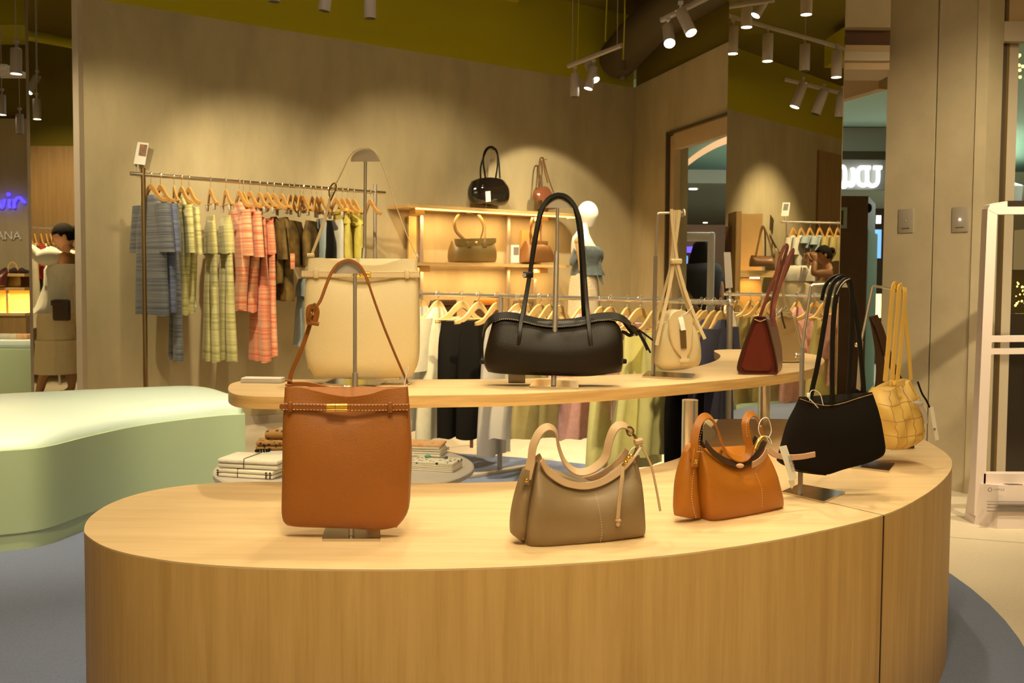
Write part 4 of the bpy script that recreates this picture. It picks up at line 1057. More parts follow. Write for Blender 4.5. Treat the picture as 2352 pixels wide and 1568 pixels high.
pD = base_plane((1626, 1195), (1795, 1163), ZP)
DA = dict(cx=1700, cy=1183, left=[(1614, 1022), (1611, 1075), (1613, 1135), (1618, 1175), (1627, 1196)], right=[(1757, 1017), (1768, 1060), (1780, 1105), (1790, 1145), (1796, 1163)],
          top=[(1614, 1022), (1629, 1039), (1651, 1056), (1678, 1068), (1708, 1070), (1730, 1060), (1745, 1042), (1757, 1017)],
          bottom=[(1627, 1196), (1660, 1191), (1700, 1184), (1750, 1174), (1796, 1163)],
          gussets=[([(1588, 1040), (1579, 1080), (1571, 1130), (1567, 1188)], [(1612, 1020), (1611, 1075), (1614, 1135), (1624, 1194)], [(1588, 1040), (1600, 1024), (1612, 1020)], [(1567, 1188), (1595, 1194), (1624, 1197)], .026, -.024),
                   ([(1754, 1020), (1768, 1070), (1782, 1120), (1790, 1160)], [(1760, 1022), (1776, 1075), (1788, 1115), (1796, 1160)], [(1754, 1020), (1757, 1018), (1760, 1022)], [(1790, 1162), (1793, 1163), (1796, 1161)], .02, -.026)],
          lip=[(1617, 1014), (1632, 1034), (1652, 1050), (1678, 1062), (1706, 1063), (1728, 1053), (1742, 1036), (1754, 1012)], lipw=.016,
          seam=[(1710, 1081), (1720, 1105), (1725, 1125), (1724, 1160)], seamoff=.036,
          disp=lambda u, v: -.008*math.exp(-((u-.52)/.16)**2 - ((v-.14)/.10)**2))
sa = slouch('shoulder_bag', 'glossy saddle-tan slouchy shoulder bag with a barcode tag, beside the black bag on the plinth', pD, DA, 'saddle_leather', 'edge_paint', 'edge_paint', .046, 'stitch')
q = path(pD, [(1746, 1030, .01), (1737, 1046, .01), (1724, 1058, .01), (1712, 1064, .01)], .012); MB().ribbon(q, .018, .003, (0, -.3, 1)).build('lip_lining', M('blush_leather'), sa)
sp = [(1591, 1054, .004), (1592, 1030, .004), (1595, 1003, .002), (1604, 972, 0), (1622, 956, -.004), (1642, 963, -.010), (1657, 989, -.012), (1666, 1023, -.010), (1678, 1045, -.004), (1694, 1054, .002), (1710, 1048, .006), (1716, 1027, .008), (1711, 999, .006), (1709, 971, .004), (1718, 955, 0), (1733, 951, -.004), (1746, 965, -.008), (1756, 988, -.010), (1760, 1004, -.012)]
q = path(pD, sp); sdv = []
for i in range(len(q)):
    T_ = (q[min(i+1, len(q)-1)] - q[max(i-1, 0)]).normalized(); sdv.append((T_.cross(pD.n)*.5 + pD.n*.8 + Vector((0, 0, -.3))).normalized())
MB().ribbon(q, .019, .005, sdv).build('strap', M('saddle_leather'), sa)
stitches(pD, [(1595, 1035, .008), (1599, 1003, .006), (1609, 974, .004), (1624, 958, 0)], .007, r=.0005).build('stitching', M('stitch'), sa)
stitches(pD, [(1704, 1000, .012), (1703, 973, .010), (1712, 955, .005)], .005, r=.0005).build('stitching', M('stitch'), sa)
stitches(pD, [(1588, 1034, .012), (1605, 1035, .012)], .006).build('stitching', M('stitch'), sa)
stitches(pD, [(1587, 1078), (1583, 1110), (1583, 1150), (1592, 1190)], .010, r=.0006).build('stitching', M('stitch'), sa)
strap_flat(pD, [(1594, 1030, .008), (1590, 1048, .010), (1587, 1070, .010)], .020, .006).build('strap_tab', M('saddle_leather'), sa)
lg = MB()
for dx, dy in ((-1, -3), (2, -3), (-2, 3), (2, 3), (0, 0)): lg.ball(pD.w(1587 + dx*1.1, 1058 + dy*1.1, .0145), (.0022, .001, .0018))
lg.build('emblem', M('gold'), sa)
MB().ball(pD.w(1706, 992, .013), .0022).build('stud', M('bronze'), sa)
MB().ball(pD.w(1743, 978, .006), (.0045, .003, .003)).build('stud', M('gold'), sa)
MB().tube(path(pD, [(1724, 1030), (1732, 1012), (1742, 1002)], .014), .0060, 10).build('zip_slider', M('gold'), sa)
m_ = MB(); m_.ball(pD.w(1684, 1066, .022), (.010, .005, .006)); m_.build('knot', M('blush_leather'), sa)
strap_flat(pD, [(1764, 1033, .0), (1779, 1044, .004), (1800, 1048, .012), (1825, 1046, .02), (1850, 1039, .03)], .0145, .004).build('strap_tail', M('blush_leather'), sa)
MB().ball(pD.w(1797, 1045, .018), (.0025, .0015, .002)).build('strap_hole', M('edge_paint'), sa)
tie(pD, [(1752, 1000, .01), (1757, 1012, .012), (1764, 1016, .012), (1758, 1002, .01), (1740, 998, .01), (1735, 980, .01), (1742, 962, .01), (1755, 958, .01), (1762, 972, .01), (1764, 990, .01), (1758, 1005, .01)]).build('tag_tie', M('white_plastic'), sa)
m_ = MB(); cs = [pD.w(1753, 1019, .050), pD.w(1770, 1016, .050), pD.w(1791, 1090, .056), pD.w(1775, 1096, .056)]; m_.slab(cs, -pD.n*.0012); m_.build('price_tag', M('paper'), sa, smooth=False)
m_ = MB(); cs = [pD.w(1776, 1096, .048), pD.w(1788, 1091, .048), pD.w(1791, 1104, .048), pD.w(1784, 1115, .048)]; m_.slab(cs, -pD.n*.001); m_.build('price_tag', M('paper'), sa, smooth=False)
br = MB(); rr = random.Random(5); y = 1040
while y < 1076:
    w_ = rr.choice((.8, 1.2, 1.8)); x = 1757 + (y-1016)*.28 + 2.0
    p0_ = pD.w(x + 3, y, .0565); p1_ = pD.w(x + 10, y - 2.5, .0575); br.tube([p0_, p1_], w_*.00048, 4); y += w_ + rr.choice((.9, 1.4))
br.build('barcode', M('print_grey'), sa)

# ---- small cream barrel bag seen from its end
pE = PY(3.22, 0, 1562)
eb = thing('barrel_bag', 'small cream leather barrel bag seen end-on, hanging by a long looped strap', 'handbag', pE.w(1562, 851))
b = MB(); coons(b, pE, [(1524, 738), (1514, 770), (1508, 810), (1507, 838), (1524, 852)], [(1588, 736), (1603, 757), (1612, 790), (1614, 820), (1611, 839)],
      [(1524, 738), (1533, 722), (1550, 712), (1571, 715), (1588, 736)], [(1524, 852), (1550, 851), (1580, 847), (1611, 839)], .10, 24, 20, pu=3.2, vt=.35, vb=.5, off=-.06,
      disp=lambda u, v: -.010*(math.exp(-((u-.20)/.07)**2) + math.exp(-((u-.83)/.07)**2))*max(0, 1-v/.7))
b.build('body', M('cream_leather'), eb, angle=60)
b = MB(); coons(b, pE, [(1529, 735), (1531, 765), (1539, 793), (1553, 812)], [(1586, 732), (1585, 765), (1583, 793), (1575, 812)], [(1529, 735), (1540, 718), (1557, 711), (1574, 716), (1586, 732)], [(1553, 812), (1564, 817), (1575, 812)], .008, 12, 12, pu=5, vt=.6, vb=.8, off=.045)
b.build('end_flap', M('cream_strap'), eb, angle=60)
m_ = MB(); m_.slab([pE.w(1554, 754, .055), pE.w(1568, 754, .055), pE.w(1570, 797, .056), pE.w(1557, 797, .056)], pE.n*.004); m_.build('zip', M('bronze'), eb, smooth=False)
strap_flat(pE, [(1556, 722, .046), (1559, 738, .056), (1562, 756, .062)], .016, .004).build('zip_pull', M('mannequin_white'), eb)
strap_flat(pE, [(1564, 812, .052), (1566, 824, .052), (1566, 836, .050)], .020, .004).build('end_strap', M('cream_strap'), eb)
m_ = MB(); m_.box(pE.w(1566, 825, .056), (.032, .008, .013), None, .003); m_.build('strap_keeper', M('cream_strap'), eb)
stitches(pE, [(1531, 745), (1534, 770), (1541, 792), (1554, 810)], .056, r=.0005).build('stitching', M('stitch_dim'), eb)
for pts, w_ in (([(1505, 791, .03), (1517, 740, .025), (1534, 672, .01), (1546, 610, 0), (1551, 560, 0), (1557, 515, 0), (1561, 482, 0)], .012),
            ([(1513, 735, -.05), (1528, 672, -.03), (1541, 615, -.01), (1547, 560, -.006), (1553, 515, -.006), (1556, 482, -.006)], .010),
            ([(1615, 777, .03), (1597, 735, .02), (1575, 675, .01), (1557, 610, .006), (1549, 555, .006), (1544, 515, .006), (1542, 480, .004)], .011),
            ([(1608, 760, -.05), (1590, 725, -.03), (1569, 672, -.01), (1552, 610, -.002), (1546, 555, 0), (1548, 515, 0), (1549, 482, 0)], .009)):
    strap_flat(pE, pts, w_, .005).build('strap', M('cream_strap'), eb)
m_ = MB(); m_.box(pE.w(1552, 600, .004), (.038, .022, .017), None, .004); m_.ball(pE.w(1543, 600, .018), (.0075, .004, .0075)); m_.build('strap_keeper', M('cream_strap'), eb)
tie(pE, [(1568, 722, .05), (1575, 712, .055), (1584, 702, .055), (1580, 708, .05), (1566, 720, .05), (1556, 725, .05), (1545, 728, .045), (1530, 738, .03), (1508, 740, .02)]).build('tag_tie', M('white_plastic'), eb)
def arm_stand(lab, pl, top, armend, sleeve_top, foot, plate, z, screw=None, off=-.02, tiltcap=True, arm_disc=True):
    t = thing('bag_stand', lab, 'bag stand', P(*foot, z=z))
    f3 = P(*foot, z=z+.005); s3 = pl.w(*sleeve_top, off); t3 = pl.w(*top, off); a3 = pl.w(*armend, off + .0)
    Mx = dirM(side_dir(pl).x, side_dir(pl).y)
    MB().tube([f3, s3], .0068, 4).build('sleeve', M('steel'), t, smooth=False)
    MB().tube([s3, t3.lerp(s3, .02)], .0042, 8).build('rod', M('steel'), t)
    m_ = MB(); m_.tube([t3.lerp(s3, .02), t3 + (a3-t3)*.06, a3], .0040, 8); m_.build('arm', M('steel_bright'), t)
    if arm_disc:
        d = (a3-t3).normalized(); m_ = MB(); R_ = []
        c = a3 - Vector((0, 0, .012)); u_ = pl.n
        pts = [c + u_*(.03*cos(pi*k/14)) + Vector((0, 0, .024*sin(pi*k/14))) for k in range(15)]
        m_.slab(pts, d*.004); m_.build('half_disc', M('steel_matte'), t, angle=30)
    if screw:
        c = pl.w(*screw, off); m_ = MB(); m_.cyl(c, c - side_dir(pl)*.014, .005, 12); m_.ball(c - side_dir(pl)*.016, (.006, .007, .007)); m_.build('screw_knob', M('steel_bright'), t)
    base_plate(plate, z).build('base_plate', M('steel_plate'), t, smooth=False)
    return t
arm_stand('slim metal arm stand with a flat base holding the small cream barrel bag', pE, (1513, 488), (1571, 487), (1508, 588), (1500, 861), [(1475, 867), (1588, 873), (1597, 862), (1488, 855)], ZT)

# ---- totes seen from the end
def tote(lab, front, back, leather, strapm, rim=True, name='tote_bag'):
    """front/back: lists of world points (closed outline of the two end faces)"""
    c = sum(front, Vector())/len(front); t = thing(name, lab, 'handbag', Vector((c.x, c.y, min(p.z for p in front))))
    return t
Yf = 3.36
pF = PY(Yf, 0, 1740); pF2 = PY(Yf + .26, 0, 1760)
fo = thing('tote_bag', 'dark red leather tote bag seen end-on with tall leaning handles, on the raised shelf', 'handbag', P(1740, 858, z=ZT))
b = MB()
ff = [(1694, 842), (1700, 855), (1725, 859), (1776, 860), (1785, 850), (1780, 815), (1771, 775), (1760, 733), (1752, 728), (1738, 727), (1730, 733), (1718, 765), (1704, 805)]
bk = [(1719, 832), (1724, 841), (1740, 844), (1790, 845), (1797, 838), (1796, 800), (1790, 770), (1782, 735), (1774, 730), (1762, 729), (1752, 734), (1742, 762), (1729, 800)]
F1 = cr([pF.w(*p) for p in ff], 3, True); F2 = cr([pF2.w(*p) for p in bk], 3, True)
cF = sum(F1, Vector())/len(F1); cB = sum(F2, Vector())/len(F2)
b.rings([[cF + (p-cF)*.93 + Vector((0, .012, 0)) for p in F1], F1, [p.lerp(q_, .04) for p, q_ in zip(F1, F2)], [p.lerp(q_, .5) for p, q_ in zip(F1, F2)], F2])
b.build('body', M('oxblood_leather'), fo, angle=50)
b = MB(); b.slab([pF.w(x, y, -.008) for x, y in ((1704, 842), (1712, 850), (1766, 852), (1774, 842), (1764, 790), (1752, 742), (1738, 741), (1722, 780))], pF.n*.004); b.build('end_panel', M('oxblood_leather'), fo)
MB().tube(cr([pF.w(*p) + pF.n*.002 for p in ff], 3, True), .0028, 6, loop=True).build('edge_piping', M('edge_paint'), fo)
MB().tube([pF.w(1732, 733, .004), pF.w(1745, 738, .006), pF.w(1758, 733, .004)], .0018, 6).build('rim', M('blush_leather'), fo)
pF3 = PY(Yf + .10, 0, 1760); pF4 = PY(Yf + .13, 0, 1780)
for pts in ([(1738, 738, .02), (1750, 700, .03), (1764, 660, .03), (1778, 625, .03), (1787, 594, .02), (1798, 570, .01), (1806, 562, 0), (1812, 567, -.02), (1811, 585, -.04), (1802, 620, -.05), (1790, 660, -.05), (1782, 700, -.05), (1779, 735, -.05)],
            [(1766, 748, .06), (1767, 715, .06), (1772, 690, .05), (1786, 650, .04), (1798, 618, .03), (1808, 592, .02), (1817, 576, .01), (1824, 574, -.01), (1824, 588, -.03), (1815, 622, -.05), (1800, 660, -.06), (1786, 700, -.07), (1788, 735, -.08)]):
    q = path(pF3, pts); MB().ribbon(q, .011, .006, [(q[min(i+1, len(q)-1)] - q[max(i-1, 0)]).normalized().cross(pF3.n) for i in range(len(q))]).build('handle', M('oxblood_strap'), fo)
strap_flat(pF3, [(1782, 715, .07), (1786, 735, .07), (1791, 752, .07)], .006, .004).build('tag_cord', M('edge_paint'), fo)
tie(pF3, [(1772, 722, .06), (1780, 712, .06), (1786, 705, .06), (1778, 716, .06), (1772, 708, .06), (1774, 726, .06), (1784, 722, .06)]).build('tag_tie', M('white_plastic'), fo)

pG = PY(3.86, 0, 1815); pG2 = PY(4.08, 0, 1830)
go = thing('tote_bag', 'pale bone leather tote bag standing behind the dark red one on the raised shelf', 'handbag', P(1815, 828, z=ZT))
ff = [(1782, 820), (1786, 828), (1835, 829), (1842, 818), (1838, 790), (1829, 755), (1818, 724), (1790, 722), (1784, 760)]
bk = [(1790, 814), (1793, 820), (1838, 821), (1846, 812), (1842, 786), (1834, 752), (1822, 722), (1798, 720), (1792, 756)]
F1 = cr([pG.w(*p) for p in ff], 3, True); F2 = cr([pG2.w(*p) for p in bk], 3, True)
MB().rings([F1, F2]).build('body', M('bone_leather'), go, angle=50)
MB().tube(F1, .0030, 6, loop=True).build('edge_piping', M('cream_strap'), go)
strap_flat(pG, [(1792, 726, .01), (1800, 722, .02), (1808, 726, .02), (1816, 727, .01)], .010, .004).build('rim_fold', M('cream_leather'), go)
for pts in ([(1790, 740, .0), (1786, 690, 0), (1784, 640, 0), (1783, 600, 0), (1783, 574, 0), (1788, 576, -.02), (1793, 600, -.03), (1797, 650, -.03)],
            [(1817, 722, .01), (1806, 705, .01), (1799, 685, .01), (1797, 650, .01), (1797, 600, .01), (1798, 580, .0)]):
    strap_flat(pG, pts, .010, .004).build('handle', M('cream_leather'), go)
tie(pG, [(1795, 712, .02), (1803, 700, .02), (1797, 708, .02), (1806, 712, .02), (1796, 716, .02)]).build('tag_tie', M('white_plastic'), go)

# ---- black suede bag hanging on a leaning stand
pH = PY(2.66, 12, 1905)
ho = thing('hobo_bag', 'flat black suede bag with looped straps, hanging at the right of the plinth', 'handbag', pH.w(1900, 1085))
b = MB(); coons(b, pH, [(1836, 911), (1828, 935), (1812, 975), (1797, 1030), (1788, 1058)], [(2003, 900), (2010, 930), (2018, 975), (2026, 1026), (2023, 1042)],
      [(1836, 911), (1862, 920), (1880, 926), (1908, 926), (1935, 920), (1965, 910), (2003, 900)], [(1788, 1058), (1812, 1073), (1850, 1080), (1886, 1086), (1926, 1074), (1978, 1059), (2023, 1042)], .040, 32, 20, pu=4, vt=.12, vb=.7,
      disp=lambda u, v: .003*sin(9*u)*v)
b.build('body', M('black_suede'), ho, angle=60)
MB().tube(path(pH, [(1790, 1061), (1812, 1075), (1850, 1082), (1886, 1086)], .026), .0018, 6).build('bottom_piping', M('black_leather'), ho)
MB().tube(path(pH, [(1832, 914), (1862, 924), (1885, 929), (1908, 929), (1935, 923), (1965, 913), (2000, 903)], .012), .0009, 6).build('rim_stitching', M('stitch_dim'), ho)
S1 = [(1857, 914, .01), (1864, 880, .01), (1871, 850, .01), (1881, 795, .01), (1889, 745, .01), (1898, 695, .008), (1906, 665, .004), (1916, 647, 0), (1933, 637, -.004), (1948, 641, -.008), (1958, 660, -.01), (1967, 700, -.01), (1976, 760, -.01), (1984, 840, -.01), (1989, 902, -.01)]
S2 = [(1906, 926, .014), (1905, 870, .014), (1906, 780, .014), (1911, 710, .012), (1920, 668, .008), (1932, 648, .004), (1946, 642, 0), (1956, 652, -.004), (1959, 690, -.004), (1957, 780, -.004), (1954, 860, -.004), (1950, 905, -.004)]
S3 = [(x+8, y-3 if y < 700 else y, z_ - .02) for x, y, z_ in S1[3:-3]]
for s_ in (S1, S2):
    strap_flat(pH, s_, .0135, .006).build('strap', M('black_strap'), ho)
MB().tube(path(pH, [(1912, 676, .02), (1921, 657, .02), (1934, 645, .016), (1947, 640, .01)], .0), .0016, 6).build('strap_edge', M('steel'), ho)
strap_flat(pH, [(1896, 690, -.02), (1904, 658, -.02), (1918, 640, -.02), (1938, 633, -.02), (1956, 642, -.02), (1965, 665, -.02)], .010, .005).build('strap', M('black_strap'), ho)
tie(pH, [(1851, 918, .02), (1853, 898, .02), (1862, 894, .02), (1875, 903, .02), (1882, 928, .02)]).build('tag_tie', M('white_plastic'), ho)
tie(pH, [(1845, 908, .02), (1856, 920, .024), (1869, 934, .024)]).build('tag_tie', M('white_plastic'), ho)
MB().box(pH.w(1848, 905, .02), (.009, .006, .012), None, .002).build('tag_lock', M('white_plastic'), ho)
b = MB(); coons(b, pH, [(1953, 905), (1953, 920)], [(1988, 902), (1988, 915)], [(1953, 905), (1962, 896), (1978, 895), (1988, 902)], [(1953, 920), (1988, 915)], .006, 8, 6, off=-.022); b.build('inner_flap', M('black_suede'), ho)
pHs = PY(2.70, 12, 1850)
arm_stand('tall chrome arm stand with a mirror-bright base holding the black hanging bag', pHs, (1884, 655), (1955, 650), (1863, 803), (1838, 1134), [(1795, 1133), (1892, 1156), (1941, 1134), (1836, 1115)], ZP, screw=(1862, 819), off=-.05)
# ---- yellow woven bag
pI = PY(3.10, 20, 2065)
io_ = thing('woven_bag', 'yellow woven leather bucket bag hanging at the right end of the plinth', 'handbag', pI.w(2055, 1032))
def weave(u, v):
    a_, b_ = u*5, v*4; s_ = 1 if (int(a_) + int(b_)) % 2 else -1
    return .0045*s_*sin(pi*(a_ % 1))**.5*sin(pi*(b_ % 1))**.5 + .004*sin(9*u)
b = MB(); coons(b, pI, [(2024, 892), (2012, 922), (2014, 960), (2022, 1000), (2029, 1030)], [(2098, 872), (2110, 905), (2118, 960), (2117, 990), (2100, 1014)],
      [(2024, 892), (2037, 897), (2050, 890), (2070, 881), (2098, 872)], [(2029, 1030), (2050, 1032), (2075, 1029), (2100, 1014)], .075, 60, 48, pu=2.6, vt=.5, vb=.5, off=-.03, disp=weave)
b.build('body', M('yellow_leather'), io_, angle=35)
sm = MB()
for k in range(1, 5): sm.tube([b.surf(k/5 + .012*sin(j_*1.3), j_/30, .0) for j_ in range(31)], .0012, 5)
for k in range(1, 4): sm.tube([b.surf(j_/30, k/4 + .01*(int(j_/6) % 2), .0) for j_ in range(1, 30)], .0012, 5)
sm.build('weave_seams', M('stitch_dim'), io_)
for pts, w_ in (([(2033, 875, 0), (2040, 800, 0), (2044, 740, 0), (2049, 680, 0), (2054, 658, -.004), (2062, 652, -.01), (2070, 660, -.015)], .0165),
            ([(2045, 878, .006), (2051, 800, .006), (2056, 740, .006), (2061, 680, .006), (2066, 660, 0), (2074, 655, -.006)], .0165),
            ([(2057, 874, .008), (2064, 800, .008), (2069, 740, .008), (2074, 680, .008), (2077, 660, .0)], .015),
            ([(2094, 872, -.004), (2091, 830, -.004), (2088, 780, -.006), (2083, 720, -.008), (2079, 672, -.008)], .013)):
    strap_flat(pI, pts, w_, .005).build('strap', M('yellow_strap'), io_)
strap_flat(pI, [(2026, 878, .03), (2045, 878, .034), (2062, 876, .03)], .019, .005).build('strap_keeper', M('yellow_leather'), io_)
MB().ball(pI.w(2034, 877, .040), (.0075, .004, .0075)).build('keeper_button', M('yellow_strap'), io_)
strap_flat(pI, [(2057, 870, -.01), (2066, 867, -.02), (2072, 874, -.02), (2068, 882, 0)], .015, .004).build('rim_tab', M('yellow_leather'), io_)
strap_flat(pI, [(2092, 874, .03), (2099, 900, .035), (2106, 915, .04), (2114, 932, .04)], .006, .003).build('tag_cord', M('black_cloth'), io_)
m_ = MB(); m_.slab([pI.w(2111, 931, .045), pI.w(2119, 929, .045), pI.w(2132, 1004, .045), pI.w(2124, 1007, .045)], pI.n*.0012); m_.build('price_tag', M('paper'), io_, smooth=False)
MB().box(pI.w(2121, 980, .048), (.006, .002, .006)).build('tag_print', M('print_grey'), io_)
m_ = MB(); m_.tube([pI.w(2082, 922, .055), pI.w(2092, 945, .058), pI.w(2098, 965, .055)], .0075, 10); m_.ball(pI.w(2080, 921, .055), (.016, .010, .009)); m_.build('security_tag', M('acrylic'), io_)
tie(pI, [(2046, 885, .04), (2056, 892, .045), (2064, 908, .048), (2074, 925, .05)]).build('tag_tie', M('white_plastic'), io_)
pIs = PY(3.12, 20, 2010)
arm_stand('arm stand with a dark polished base holding the yellow woven bag', pIs, (2029, 657), (2084, 663), (2003, 785), (1960, 1072), [(1946, 1074), (2042, 1085), (2056, 1067), (1962, 1059)], ZP, screw=(2001, 794), off=-.05)
c = P(2086, 1028, z=ZP)
MB().box(c + Vector((0, 0, .024)), (.032, .032, .048), None, .003).build('display_block', M('duct_dark'), label='small dark support block under the yellow woven bag', cat='display block')
# ---- dark brown bag at the very back of the plinth
pJ = PY(3.45, 0, 2030)
jo = thing('hobo_bag', 'dark brown glossy leather bag with a broad tall strap behind the yellow woven bag', 'handbag', pJ.w(2040, 985))
b = MB(); coons(b, pJ, [(1985, 900), (1980, 940), (1985, 985)], [(2080, 880), (2085, 930), (2080, 985)], [(1985, 900), (2030, 895), (2080, 880)], [(1985, 985), (2080, 985)], .04, 18, 12, off=0); b.build('body', M('brown_leather'), jo)
strap_flat(pJ, [(2005, 725, 0), (2012, 755, 0), (2019, 800, 0), (2022, 850, 0), (2018, 905, 0)], .030, .006).build('strap', M('brown_leather'), jo)
strap_flat(pJ, [(2005, 725, .01), (2020, 760, .01), (2036, 810, .01), (2054, 850, 0), (2070, 885, 0)], .026, .006).build('strap', M('brown_leather'), jo)

# ================================================================ bag shelves on the wall
WPL = Plane(wall_pt(0, .17), (WN.x, WN.y))          # plane of the shelves, parallel to the wall
WM = dirM(WU.x, WU.y)
def t_at(px, off):
    r = px_ratio(px); q = WP + WN*off; return (r*q.y - q.x) / (WU.x - r*WU.y)
sh = thing('display_shelves', 'metal-framed wall shelves with wooden boards and warm light strips, beside the mannequin', 'shelves', wall_pt(1.9, .17, 0))
def shelf_board(px0, px1, py, dep, name='shelf', round_=True, m='oak_edge'):
    t0, t1 = t_at(px0, .02 + dep), t_at(px1, .02 + dep*.5)
    pm = WPL.w((px0+px1)/2, py); z = pm.z
    r = dep*.5; pts = [(t0, .02), (t0, .02+dep)]
    if round_:
        for k in range(13):
            a = pi/2 - pi*k/12; pts.append((t1 - r + r*cos(a), .02 + dep/2 + r*sin(a)))
    else: pts += [(t1, .02+dep), (t1, .02)]
    poly = [(wall_pt(t, o).x, wall_pt(t, o).y) for t, o in pts]
    MB().prism(poly, z - .028, z).build(name, M(m), sh, angle=30)
    return z, t0, t1
z1, ta0, ta1 = shelf_board(935, 1312, 483, .34)
z2, tb0, tb1 = shelf_board(962, 1296, 606, .34)
z3, tc0, tc1 = shelf_board(962, 1296, 731, .34)
for px, y0 in ((966, 466), (1165, 490), (1226, 640)):
    t_ = t_at(px, .05); top = WPL.w(px, y0).z
    MB().box(wall_pt(t_, .05, top/2), (.035, .035, top), WM, .003).build('post', M('steel'), sh)
for zz in (z1, z2):
    m_ = MB(); a_ = wall_pt(ta0 + .1, .33, zz - .034); b_ = wall_pt(ta1 - .22, .33, zz - .034)
    if zz == z1:
        arc = [a_, b_, wall_pt(ta1 - .12, .28, zz - .034), wall_pt(ta1 - .07, .20, zz - .034)]
        m_.tube(cr(arc, 4), .006, 6); m_.build('light_strip', M('led'), sh)
    for tt in ((ta0 + .18) if zz == z1 else tb0 + .12, t_at(1238, .2)):
        c = wall_pt(tt, .22, zz - .055); MB().box(c, (.10, .10, .05), WM, .006).build('bracket_block', M('lit_wood'), sh)
    for f in (.2, .5, .8):
        p_ = wall_pt(ta0 + (ta1-ta0)*f, .20, zz - .045)
        L = bpy.data.lights.new('shelf_glow', 'AREA'); L.energy = 3.2 * LIGHT_GAIN; L.color = (1, .62, .24); L.shape = 'RECTANGLE'; L.size = .5; L.size_y = .04
        lo_ = bpy.data.objects.new('shelf_glow', L); COL.objects.link(lo_); lo_.location = p_; lo_.rotation_euler = (0, 0, atan2(WU.y, WU.x))
MB().box(wall_pt(t_at(1218, .012), .012, (z2+z1)/2 - .06), (.24, .02, z1 - z2 - .2), WM).build('back_panel', M('lit_wood'), sh)  # panel stands in for the patch of warm light and shadow on the wall
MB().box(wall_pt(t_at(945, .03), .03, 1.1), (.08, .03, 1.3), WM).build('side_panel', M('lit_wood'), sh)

def shelf_bag(lab, L, R, T, B, th, m, base, off=0.0, name='handbag', **k):
    pl = WPL; t = thing(name, lab, 'handbag', pl.w(*base)); b = MB(); coons(b, pl, L, R, T, B, th, 24, 14, off=off, **k); b.build('body', M(m), t, angle=60); return t
def hd(t, pl, pts, w, m, name='handle', off=0.0): strap_flat(pl, [(p[0], p[1], (p[2] if len(p) > 2 else 0)) for p in pts], w, .008, off).build(name, M(m), t)
K = shelf_bag('glossy black patent bowling bag with a white tag, on top of the bag shelves', [(1084, 416), (1078, 432), (1078, 452), (1085, 467)], [(1160, 419), (1167, 435), (1166, 458), (1157, 472)],
              [(1084, 416), (1105, 409), (1125, 408), (1145, 411), (1160, 419)], [(1085, 467), (1110, 470), (1135, 473), (1157, 472)], .09, 'patent_black', (1120, 473), pu=2.6, vt=.4, vb=.5)
hd(K, WPL, [(1108, 412, .05), (1106, 390, .04), (1107, 366, .02), (1115, 345, 0), (1127, 337, 0), (1138, 344, 0), (1142, 366, .02), (1141, 410, .05)], .018, 'black_strap')
hd(K, WPL, [(1111, 412, -.05), (1109, 380, -.03), (1117, 346, 0), (1129, 338, 0), (1141, 347, 0), (1146, 375, -.02), (1145, 412, -.05)], .016, 'black_strap')
MB().slab([WPL.w(1101, 441, .095), WPL.w(1112, 440, .095), WPL.w(1113, 464, .095), WPL.w(1102, 465, .095)], WPL.n*.003).build('price_tag', M('paper'), K, smooth=False)
ks = thing('bag_stand', 'slim half-disc stand behind the glossy black bag on the shelves', 'bag stand', wall_pt(t_at(1122, .17), .17, z1))
half_disc(WPL, 1127, 345, 10, 9, -.01).build('half_disc', M('steel_bright'), ks)
MB().tube([WPL.w(1127, 345, -.012), WPL.w(1118, 481, -.012)], .005, 8).build('rod', M('steel'), ks)
MB().box(wall_pt(t_at(1118, .17), .17, z1 + .003), (.12, .08, .006), WM).build('base_plate', M('steel_plate'), ks)
Lb = shelf_bag('glossy reddish-brown bag seen end-on at the right end of the top shelf', [(1227, 436), (1226, 450), (1230, 465), (1238, 478)], [(1263, 440), (1268, 455), (1270, 470), (1272, 481)],
               [(1227, 436), (1240, 429), (1254, 430), (1263, 440)], [(1238, 478), (1255, 480), (1272, 481)], .07, 'patent_brown', (1250, 481), pu=2.8)
hd(Lb, WPL, [(1231, 436, .03), (1235, 400, .02), (1240, 368, 0), (1246, 362, 0), (1250, 372, 0), (1257, 410, .02), (1265, 445, .05)], .013, 'brown2_leather')
hd(Lb, WPL, [(1240, 432, -.02), (1246, 400, -.01), (1247, 366, 0), (1249, 366, 0), (1251, 392, 0), (1258, 420, 0)], .012, 'brown2_leather')
ls_ = thing('bag_stand', 'small hook stand behind the reddish-brown bag on the top shelf', 'bag stand', wall_pt(t_at(1250, .1), .10, z1))
MB().tube([wall_pt(t_at(1250, .1), .10, z1), Vector(WPL.w(1251, 368, -.06)), Vector(WPL.w(1256, 366, .0))], .006, 8).build('rod', M('steel'), ls_)
MB().box(wall_pt(t_at(1250, .1), .10, z1 + .003), (.10, .07, .006), WM).build('base_plate', M('steel_plate'), ls_)
MB().box(WPL.w(1230, 470, .04) - Vector((0, 0, 0)), (.065, .05, .08), WM, .004).build('display_block', M('bronze'), label='small brown block under the reddish-brown bag on the top shelf', cat='display block')
Mb = shelf_bag('olive-brown flap handbag with a round handle on the middle shelf', [(1038, 553), (1036, 565), (1033, 585), (1034, 601)], [(1130, 551), (1133, 565), (1136, 585), (1134, 602)],
               [(1038, 553), (1060, 551), (1100, 549), (1130, 551)], [(1034, 602), (1060, 603), (1110, 603), (1134, 602)], .09, 'olive_leather', (1085, 603), vt=.35, vb=.8)
